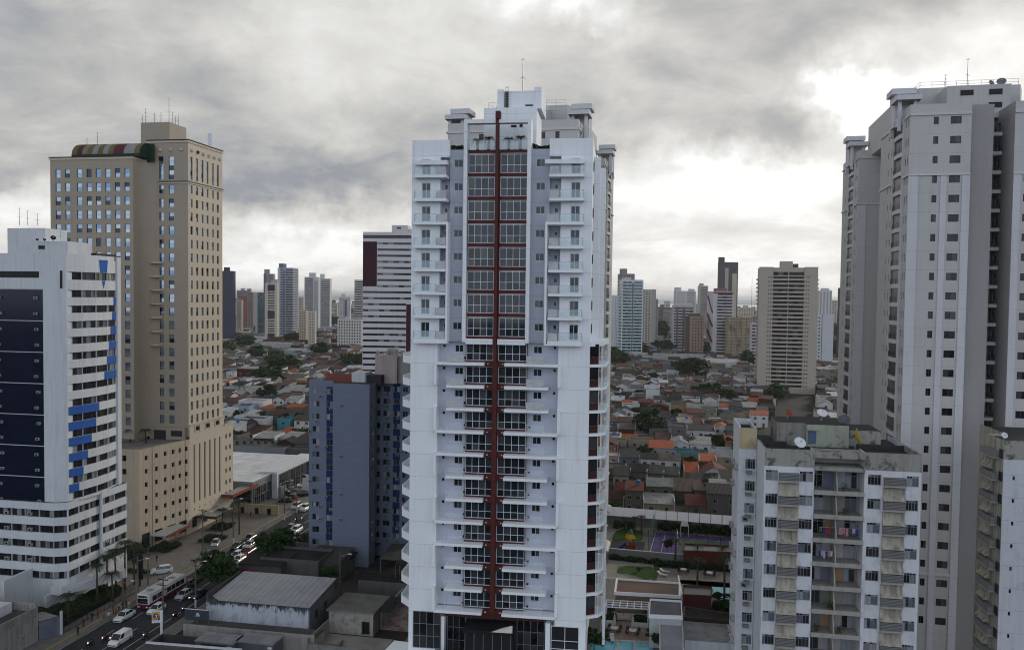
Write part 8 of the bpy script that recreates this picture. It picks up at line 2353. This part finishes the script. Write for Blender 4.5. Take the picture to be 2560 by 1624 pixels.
PURP = asphalt('purple court', (.115, .085, .24), 2, .2); COURTG = asphalt('green court', (.085, .14, .10), 2, .2)
sheet('sports_court', [dk(640, 322), dk(1560, 395), dk(1560, 640), dk(575, 545)], PURP, .03)
sheet('court_inner', [dk(880, 385), dk(1560, 440), dk(1560, 600), dk(890, 545)], COURTG, .035)
mk = MB()
def ln(a, c, w_=.06):
 d = (c - a).normalized(); n = Vector((-d.y, d.x, 0)) * w_
 mk.prism([((a + n).x, (a + n).y), ((a - n).x, (a - n).y), ((c - n).x, (c - n).y), ((c + n).x, (c + n).y)], ZD + .036, ZD + .042)
ln(dk(880, 385), dk(1560, 440)); ln(dk(880, 385), dk(870, 470)); ln(dk(650, 330), dk(590, 535)); ln(dk(750, 335), dk(700, 550))
tag(mk.build('court_lines', LINE), kind='structure')
sheet('lawn', curve([dk(235, 330), dk(300, 295), dk(430, 300), dk(520, 330), dk(500, 410), dk(380, 405), dk(215, 405)]), GRASSM, .05)
sheet('play_floor', [dk(205, 410), dk(545, 425), dk(515, 545), dk(165, 525)], asphalt('dark rubber floor', (.05, .05, .06), 2, .2), .04)
sheet('lawn', curve([dk(262, 705), dk(330, 672), dk(480, 676), dk(612, 690), dk(585, 812), dk(480, 780), dk(380, 752), dk(268, 738)], 5), GRASSM, .06)
sheet('lawn', [dk(630, 690), dk(690, 690), dk(655, 822), dk(605, 815)], GRASSM, .06)
sheet('path', [dk(120, 600), dk(640, 640), dk(625, 690), dk(262, 672), dk(250, 745), dk(500, 820), dk(120, 800)], asphalt('pale path', (.36, .34, .30), 2, .2), .03)
sheet('path', [dk(100, 260), dk(260, 270), dk(160, 520), dk(40, 520)], asphalt('pale path', (.30, .285, .26), 2, .2), .03)
sheet('patio', [dk(690, 690), dk(1560, 745), dk(1560, 900), dk(650, 850)], slabs('stone patio', (.30, .26, .225), (.25, .22, .19), 1.0, 1.0, .03, .5), .03)
sheet('pool_water', curve([dk(905, 812), dk(1150, 825), dk(1465, 860), dk(1480, 1010), dk(1235, 990), dk(1225, 890), dk(910, 850)], 3), watermat('pale pool', (.22, .50, .60), .05, .1, 2), .03)
sheet('patio', [dk(85, 1235), dk(585, 1240), dk(580, 1440), dk(70, 1420)], slabs('pink terrace', (.33, .235, .19), (.29, .21, .17), .9, .9, .02, .25), .03)
for pts in ([dk(20, 1432), dk(255, 1440), dk(240, 1700), dk(-80, 1700)], [dk(285, 1442), dk(425, 1448), dk(410, 1700), dk(265, 1700)], [dk(452, 1452), dk(622, 1458), dk(620, 1700), dk(440, 1700)]):
 sheet('pool_water', pts, WATER, .05)
for pts in ([dk(255, 1436), dk(285, 1440), dk(265, 1700), dk(240, 1700)], [dk(425, 1446), dk(452, 1450), dk(440, 1700), dk(410, 1700)], [dk(20, 1418), dk(622, 1440), dk(622, 1458), dk(20, 1432)]):
 sheet('pool_edge', pts, slabs('pale pool coping', (.5, .5, .48), (.45, .45, .44), .6, .6, .02, .2), .09)
# white boundary wall with joints
a, c = at(1500, 1294, 177.5), at(1862, 1316, 170.0)
wrz_ = math.atan2(c.y - a.y, c.x - a.x); Lw = math.hypot(c.x - a.x, c.y - a.y)
t = Thing('boundary_wall', 'long white panelled wall behind the purple court', 'wall', (a.x, a.y, ZD), wrz_)
b = MB(); b.box(-4, 0, 0, Lw + 6, .25, 2.1, 0); b.build('base', [HWALL['grey']], t.o)
b = MB()
for k in range(17): b.extrude_x([(-.15, 2.1), (1.35, 3.7), (1.35, 3.55), (0.1, 2.1)], -4 + k * 2.3, -4 + k * 2.3 + 2.26, 0)
b.build('panels', [plaster('bright white panels', (.86, .86, .85), dirt=.06, streak=.1)], t.o)
def wq(x0, x1, y0, y1):
 return [t.world((a_, c_, 0)) for a_, c_ in ((x0, y0), (x1, y0), (x1, y1), (x0, y1))]
hedge(wq(12.6, Lw + 5, -3.0, -.5), 2.2, 'dark hedge between the white wall and the purple court', LEAF2, z=ZD, dens=70)
hedge(wq(3.2, 7.5, -3, -.6), 1.4, 'dark shrubs below the white wall by the playground', LEAF2, z=ZD)
# net fence of the court
t = Thing('net_fence', 'tall teal net fence with posts around the purple court', 'fence', (0, 0, 0))
mt, g, pb = newmat('teal net'); pb.inputs['Base Color'].default_value = (.05, .22, .20, 1); pb.inputs['Alpha'].default_value = .32; NET = mt
c0, c1, c2 = dk(640, 330), dk(573, 545), dk(1560, 640)
f0 = dk(1560, 395)
b = MB(); b.poly([c1, c0, c0 + Vector((0, 0, 4.6)), c1 + Vector((0, 0, 4.6))]); b.build('net', [NET], t.o)
b = MB()
for i in range(5):
 p = c0.lerp(c1, i / 4); b.tube(p, p + Vector((0, 0, 4.8)), .045, None, 5)
for i in range(9):
 p = c0.lerp(f0, i / 8); b.tube(p, p + Vector((0, 0, 4.8)), .045, None, 5)
 q = c1.lerp(c2, i / 8); b.tube(q, q + Vector((0, 0, 4.8)), .04, None, 5)
for z in (2.4, 4.75): b.tube(c0 + Vector((0, 0, z)), f0 + Vector((0, 0, z)), .025, None, 4); b.tube(c1 + Vector((0, 0, z)), c2 + Vector((0, 0, z)), .025, None, 4)
b.build('posts', [BLACK], t.o)
for (cx, cy, lb_, rz_) in ((905, 372, 'white basketball hoop at the far side of the purple court', 0), (872, 470, 'white goal frame at the centre of the purple court', 1.4)):
 p = dk(cx, cy); t = Thing('goal', lb_, 'goal', tuple(p), rz_)
 b = MB(); b.tube((0, 0, 0), (0, 0, 2.6), .07); b.tube((1.6, 0, 0), (1.6, 0, 2.6), .07); b.tube((0, 0, 2.6), (1.6, 0, 2.6), .07); b.build('frame', [ALU], t.o)
 b = MB(); b.box(.1, .1, 2.2, 1.5, .15, 3.2); b.build('board', [ALU], t.o)
# playground tower
p = dk(390, 515); t = Thing('play_tower', 'toy play tower with a yellow and green roof, red body and blue slide', 'playground tower', tuple(p), R(10))
b = MB()
for x in (-.7, .7):
 for y in (-.7, .7): b.tube((x, y, 0), (x, y, 2.9), .07)
b.build('posts', [plain('red post', (.22, .03, .02))], t.o)
b = MB(); b.box(-.8, -.8, 1.2, .8, .8, 1.3); b.box(-.8, -.82, 1.3, .8, -.76, 1.9); b.box(-.7, -.5, .05, .7, .5, 1.1); b.build('body', [plain('red panel', (.28, .06, .03))], t.o)
b = MB(); b.poly([(-.9, -.9, 2.6), (.9, -.9, 2.6), (.45, -.45, 3.4), (-.45, -.45, 3.4)]); b.poly([(.9, -.9, 2.6), (.9, .9, 2.6), (.45, .45, 3.4), (.45, -.45, 3.4)]); b.poly([(.9, .9, 2.6), (-.9, .9, 2.6), (-.45, .45, 3.4), (.45, .45, 3.4)]); b.poly([(-.9, .9, 2.6), (-.9, -.9, 2.6), (-.45, -.45, 3.4), (-.45, .45, 3.4)]); b.build('roof', [plain('yellow roof', (.6, .33, .02))], t.o)
b = MB(); b.lathe((.1, .1, 3.4), [(.55, 0), (.4, .5), (0, 1.0)], 4); b.build('roof_tip', [plain('green roof', (.03, .18, .12))], t.o)
b = MB(); b.poly([(-.8, -.35, 1.3), (-.8, .35, 1.3), (-3.0, .1, .15), (-3.0, -.6, .15)]); b.box(-3.05, -.66, .1, -2.95, .15, .3); b.poly([(-.8, .35, 1.3), (-.8, .38, 1.6), (-3, .13, .4), (-3.0, .1, .15)]); b.poly([(-.8, -.38, 1.6), (-.8, -.35, 1.3), (-3.0, -.6, .15), (-3, -.63, .4)]); b.build('slide', [plain('blue slide', (.03, .04, .30))], t.o)
t = Thing('climbing_frame', 'small metal climbing frame right of the toy play tower', 'playground', tuple(dk(455, 535)), 0)
b = MB()
for k in range(4): b.tube((k * .5, 0, 0), (k * .5, .8, 1.2), .03); b.tube((k * .5, .8, 1.2), (k * .5, 1.6, 0), .03)
b.build('frame', [STEEL], t.o)
# partition walls of the garden
def wallrun(name, pts, h, mat, lb_, cat='wall', th=.2, cap=None):
 t = Thing(name, lb_, cat, tuple(pts[0]), 0)
 b = MB(); o = pts[0]
 for a, c in zip(pts, pts[1:]):
  d = (c - a).normalized(); n = Vector((-d.y, d.x, 0)) * th / 2
  q = [((v - o).x, (v - o).y) for v in (a - n, c - n, c + n, a + n)]
  b.prism(q, 0, h, 0)
  if cap:
   n *= 1.5; q = [((v - o).x, (v - o).y) for v in (a - n, c - n, c + n, a + n)]; b.prism(q, h, h + .08, 1)
 b.build('panel', [mat, cap or mat], t.o); return t
wallrun('partition_wall', [dk(140, 575), dk(700, 625), dk(1000, 650), dk(1500, 700)], 1.7, plaster('grey garden wall', (.20, .205, .20)), 'grey garden wall with a pale coping between playground and lawn', cap=OW)
for (q_, lb_) in ((((120, 620), (60, 790), (150, 800)), 'white kerb wall around the end of the pale path'), (((880, 820), (920, 1020)), 'white wall at the left end of the pale pool')):
 wallrun('low_wall', [dk(*c_) for c_ in q_], 1.0, WHITE2, lb_)
# pavilions: flat roofs with pale rims
def pavilion(c4, h, rim, roofm, wallm, lb_, drop=.0, name='pavilion'):
 z = ZD + h
 P4 = [gnd(1480 + x / 4.085, 1250 + y / 4.085, z) for (x, y) in c4]
 if not _ccw(P4): P4 = P4[::-1]
 o = P4[0]; t = Thing(name, lb_, 'pavilion', (o.x, o.y, ZD), 0)
 L = [((p - o).x, (p - o).y) for p in P4]
 cx, cy = sum(p[0] for p in L) / 4, sum(p[1] for p in L) / 4
 ins = lambda k: [(cx + (p[0] - cx) * k, cy + (p[1] - cy) * k) for p in L]
 b = MB(); b.prism(ins(.96), .02, h - .25, 0); b.build('wall', [wallm], t.o)
 b = MB(); b.prism(ins(.99), h - .25, h - .04, 1)
 for i in range(4):
  a, c = Vector(L[i]), Vector(L[(i + 1) % 4]); ci = ins(.94); a2, c2 = ci[i], ci[(i + 1) % 4]
  b.prism([tuple(a), tuple(c), c2, a2], h - .3, h + .22, 0)
 b.build('roof', [rim, roofm], t.o)
 return t
BRN = asphalt('brown roof', (.195, .135, .10), 1, .12)
pavilion(((245, 805), (905, 850), (905, 985), (225, 945)), 3.6, WHITE2, BRN, plaster('brown wall', (.20, .14, .105), dirt=.2), 'pavilion with a wide brown flat roof and white rim')
pavilion(((590, 1015), (915, 1035), (925, 1195), (580, 1180)), 4.6, WHITE2, asphalt('wet grey roof', (.12, .125, .145), 3, .5, .6), plaster('pavilion wall', (.5, .5, .5)), 'small pavilion with a grey puddled roof and white rim')
REDB = plaster('brick red render', (.10, .025, .022), dirt=.3)
pavilion(((935, 445), (1470, 470), (1470, 540), (925, 520)), 2.8, REDB, asphalt('puddled roof', (.12, .12, .125), 3, .6, .3), REDB, 'brick red kiosk with a puddled roof beside the court')
pavilion(((930, 870), (1225, 890), (1222, 985), (925, 970)), 2.8, REDB, asphalt('puddled roof', (.10, .10, .11), 3, .6, .3), REDB, 'brick red kiosk at the edge of the pale pool')
pavilion(((940, 1245), (1462, 1285), (1460, 1440), (935, 1400)), 2.6, HROOF['stained white'], HROOF['stained white'], OW, 'white sheet roof beside the old apartment block')
pavilion(((935, 1090), (1460, 1170), (1460, 1240), (935, 1200)), 2.2, plain('brown rim', (.09, .06, .05)), HROOF['sooty sheet'], BARK, 'dark brown roof strip above the white sheet roof')
pavilion(((690, 1205), (930, 1215), (935, 1560), (690, 1560)), 3.4, WHITE2, corrugated('pale deck roof', (.36, .37, .40), .2, .4), WHITE2, 'tall white stair block below the puddled pavilion')
t = Thing('pergola', 'white slatted pergola in front of the brown pavilion', 'pergola', (0, 0, 0))
z = ZD + 2.9; A, B_, C_, D4 = [gnd(1480 + x / 4.085, 1250 + y / 4.085, z) for (x, y) in ((150, 1015), (580, 1040), (575, 1110), (135, 1085))]
b = MB()
for i in range(7):
 p, q = A.lerp(B_, i / 6), D4.lerp(C_, i / 6); b.tube(p, q, .11, None, 4)
for i in range(4):
 p, q = A.lerp(D4, i / 3), B_.lerp(C_, i / 3); b.tube(p, q, .10, None, 4)
b.build('slats', [ALU], t.o)
b = MB()
for p in (A, B_, C_, D4): b.tube(Vector((p.x, p.y, ZD)), p, .11, None, 6)
b.build('posts', [ALU], t.o)
for pts, lb_ in (([dk(110, 1120), dk(250, 1130), dk(245, 1260), dk(95, 1250)], 'planted bed left of the sofas on the pink terrace'), ([dk(430, 1140), dk(585, 1150), dk(580, 1290), dk(430, 1280)], 'planted bed right of the sofas on the pink terrace'), ([dk(130, 1090), dk(560, 1115), dk(560, 1150), dk(130, 1130)], 'plants below the pergola'), ([dk(590, 1240), dk(680, 1245), dk(680, 1390), dk(590, 1380)], 'tall dark planting beside the white stair block'), ([dk(1240, 1050), dk(1450, 1080), dk(1450, 1160), dk(1220, 1140)], 'dark shrubs below the pale pool'), ([dk(180, 590), dk(640, 640), dk(640, 660), dk(180, 612)], 'narrow green strip along the grey garden wall'), ([dk(640, 640), dk(1480, 715), dk(1480, 745), dk(640, 680)], 'low planting behind the stone patio')):
 hedge(pts, 1.0, lb_, LEAF2, 'planted_bed', ZD, 70, 'plants')
wallrun('planter_wall', [dk(90, 1262), dk(240, 1275)], .7, OW, 'white planter edge at the left of the pink terrace'); wallrun('planter_wall', [dk(430, 1290), dk(585, 1300)], .7, OW, 'white planter edge at the right of the pink terrace'); wallrun('planter_wall', [dk(575, 1385), dk(690, 1390)], .8, OW, 'white planter edge below the tall dark planting')
# terrace furniture
def sofa(cx, cy, lb_):
 p = dk(cx, cy); t = Thing('sofa', lb_, 'sofa', tuple(p), R(-5)); mt = plain('cream upholstery', (.45, .42, .38), .9)
 b = MB(); b.box(-.95, -.4, .1, .95, .4, .42); b.build('seat', [mt], t.o); b = MB(); b.box(-.95, .3, .42, -.03, .5, .85); b.box(.03, .3, .42, .95, .5, .85); b.build('backrest', [mt], t.o)
 for s_ in (-1, 1):
  b = MB(); b.box(s_ * .95 - .1, -.42, .1, s_ * .95 + .1, .48, .6); b.build('arm', [mt], t.o)
sofa(322, 1215, 'cream sofa at the middle of the pink terrace'); sofa(195, 1200, 'cream seat at the left below the pergola'); sofa(450, 1222, 'cream seat right of the middle sofa'); sofa(520, 1222, 'cream seat at the right below the pergola')
def tableset(cx, cy, lb_, parasol=True):
 p = dk(cx, cy); t = Thing('table', lb_, 'table', tuple(p), 0)
 b = MB(); b.lathe((0, 0, .70), [(0, 0), (.6, 0), (.6, .05), (0, .05)], 14); b.build('tabletop', [ALU], t.o)
 b = MB(); b.tube((0, 0, 0), (0, 0, .7), .06); b.lathe((0, 0, 0), [(.35, 0), (.3, .05), (0, .05)], 10); b.build('pedestal', [STEEL], t.o)
 for k in range(4):
  a = k * pi / 2 + .5; q = p + Vector((cos(a) * 1.0, sin(a) * 1.0, 0))
  tc_ = Thing('chair', f"{['wicker', 'brown', 'dark', 'slim'][k]} chair at the {lb_.replace('round white table ', 'table ')}", 'chair', tuple(q), a + pi / 2, 'terrace chairs')
  b = MB(); b.box(-.24, -.24, .40, .24, .24, .46); b.build('seat', [BARK], tc_.o)
  b = MB(); b.box(-.24, -.26, .46, .24, -.2, .88); b.build('backrest', [BARK], tc_.o)
  for (x, y) in ((-.2, -.2), (.2, -.2), (-.2, .2), (.2, .2)):
   b = MB(); b.tube((x, y, 0), (x, y, .4), .025, None, 4); b.build('leg', [STEEL], tc_.o)
 if parasol:
  u = Thing('parasol', f"closed cream parasol at the {lb_.replace('round white table ', 'table ')}", 'parasol', tuple(p + Vector((0, 0, 0))), 0)
  b = MB(); b.tube((0, 0, .76), (0, 0, 2.9), .035); b.build('pole', [STEEL], u.o); b = MB(); b.lathe((0, 0, 1.3), [(.24, 0), (.22, .5), (.1, 1.3), (.02, 1.6)], 8); b.build('canopy', [plain('cream canvas', (.45, .41, .34), .9)], u.o)
tableset(228, 1345, 'round white table at the left of the pink terrace'); tableset(415, 1370, 'round white table at the right of the pink terrace')
tableset(935, 740, 'round white table on the stone patio, left', False); tableset(1200, 775, 'round white table on the stone patio, right', False)
def lounger(cx, cy, lb_, rz_=R(-4)):
 p = dk(cx, cy); t = Thing('sun_lounger', lb_, 'sun lounger', tuple(p), rz_)
 b = MB(); b.box(-.32, -.9, .28, .32, .35, .36); b.build('seat', [PERF], t.o); b = MB(); b.poly([(-.32, .35, .36), (.32, .35, .36), (.32, .95, .75), (-.32, .95, .75)]); b.poly([(-.32, .35, .30), (-.32, .95, .69), (.32, .95, .69), (.32, .35, .30)]); b.build('backrest', [PERF], t.o)
 for x in (-.28, .28):
  for y in (-.8, .3): b = MB(); b.box(x - .03, y - .03, 0, x + .03, y + .03, .28); b.build('leg', [ALU], t.o)
lounger(110, 1425, 'sun lounger at the edge of the left pool, left'); lounger(205, 1430, 'sun lounger at the edge of the left pool, right')
lounger(720, 770, 'sun lounger at the left of the stone patio', R(60)); lounger(745, 740, 'second sun lounger at the left of the stone patio', R(60))
# garden palms and shrubs
for (cx, cy, h, L, lb_) in ((1075, 880, 4.6, 1.9, 'slender palm standing before the pale pool'), (1350, 1035, 7.2, 2.1, 'tallest palm, right of the pale pool'), (1080, 640, 3.4, 1.5, 'palm by the brick red court kiosk, left'), (1335, 640, 3.2, 1.5, 'palm by the brick red court kiosk, right'), (850, 640, 4.4, 1.7, 'palm near the goal of the purple court'), (505, 330, 3.4, 1.6, 'palm by the playground lawn'), (345, 330, 3.0, 1.4, 'small palm behind the playground lawn'), (435, 330, 3.2, 1.4, 'palm left of the net fence')):
 palm(dk(cx, cy), h, L, lb_)
tree(dk(775, 580), 1.2, 2.6, 'small dark branching tree at the corner of the purple court', 3); tree(dk(1290, 1040), .9, 1.0, 'round bush below the pale pool, left', 2); tree(dk(1420, 1050), .9, 1.0, 'round bush below the pale pool, right', 2); tree(dk(225, 165), 1.8, 2.0, 'pale shrub at the left end of the white wall', 1)
tree(dk(20, 1560), 1.8, 2.2, 'bushy plant at the corner of the left pool', 1); tree(dk(660, 1500), 1.3, 1.6, 'dark plant right of the pools', 1); tree(dk(475, 730), .5, .5, 'lone dark bush on the lawn', 2)
for i, (cx, cy, lb_) in enumerate(((180, 240, 'curved cream canopy at the white tower flank, upper'), (150, 640, 'curved cream canopy at the white tower flank, lower'))):
 p = dk(cx, cy); t = Thing('canopy', lb_, 'canopy', (p.x - 3.2, p.y, ZD), R(-12))
 b = MB(); pr = [(3.4 * sin(a), 2.2 + 1.1 * cos(a)) for a in [pi / 2 * k / 6 for k in range(7)]]
 for (pa, pc) in zip(pr, pr[1:]): b.poly([(pa[0], 0, pa[1]), (pc[0], 0, pc[1]), (pc[0], 6, pc[1]), (pa[0], 6, pa[1])]); b.poly([(pa[0], 0, pa[1] - .05), (pa[0], 6, pa[1] - .05), (pc[0], 6, pc[1] - .05), (pc[0], 0, pc[1] - .05)])
 b.build('roof', [plain('cream sheet', (.50, .46, .40))], t.o)
 b = MB()
 for y in (.1, 5.9): b.tube((3.3, y, 0), (3.3, y, 2.3), .05)
 b.build('posts', [STEEL], t.o)
# shrubs at the tower entrance
for (x, y, r, lb_) in ((5.6, -2.0, 1.3, 'shrub at the left of the tower porch'), (6.9, -2.4, 1.1, 'second shrub left of the tower porch'), (15.2, -2.0, 1.2, 'shrub right of the tower porch'), (16.8, -2.2, 1.1, 'outer shrub right of the tower porch')):
 tree(tw.world((x * K, y, 12.4)), r, .9, lb_, 1)
b = MB(); b.prism([tw.world((x_, y_, 0)).to_2d()[:] for x_, y_ in ((-4.5, -7), (TW + 2, -7), (TW + 2, -.05), (-3, 4))], 9, 12.35)
tag(b.build('entrance_terrace', [WHITE2]), kind='structure')
t = Thing('railing', 'clear glass railing of the terrace at the left foot of the white tower', 'railing', tuple(tw.world((-1.0, -6.6, 12.35))), T_RZ)
b = MB(); b.box(0, 0, .02, 6.4, .03, 1.1, 0)
for k in range(5): b.box(k * 1.6, -.03, 0, k * 1.6 + .05, .05, 1.15, 1)
b.build('panel', [RAIL, STEEL], t.o)
# ------------------------------------------------------------------ thin sea haze
b = MB(); b.box(-40500, -2000, -1.5, 40500, 60500, 104)
hm = bpy.data.materials.new('haze'); hm.use_nodes = True; hm.node_tree.nodes.clear()
hv = hm.node_tree.nodes.new('ShaderNodeVolumePrincipled'); hv.inputs['Color'].default_value = (.93, .95, .97, 1); hv.inputs['Density'].default_value = 0.00006; hv.inputs['Anisotropy'].default_value = .3
ho_ = hm.node_tree.nodes.new('ShaderNodeOutputMaterial'); hm.node_tree.links.new(hv.outputs[0], ho_.inputs['Volume'])
tag(b.build('haze', [hm]), kind='stuff')
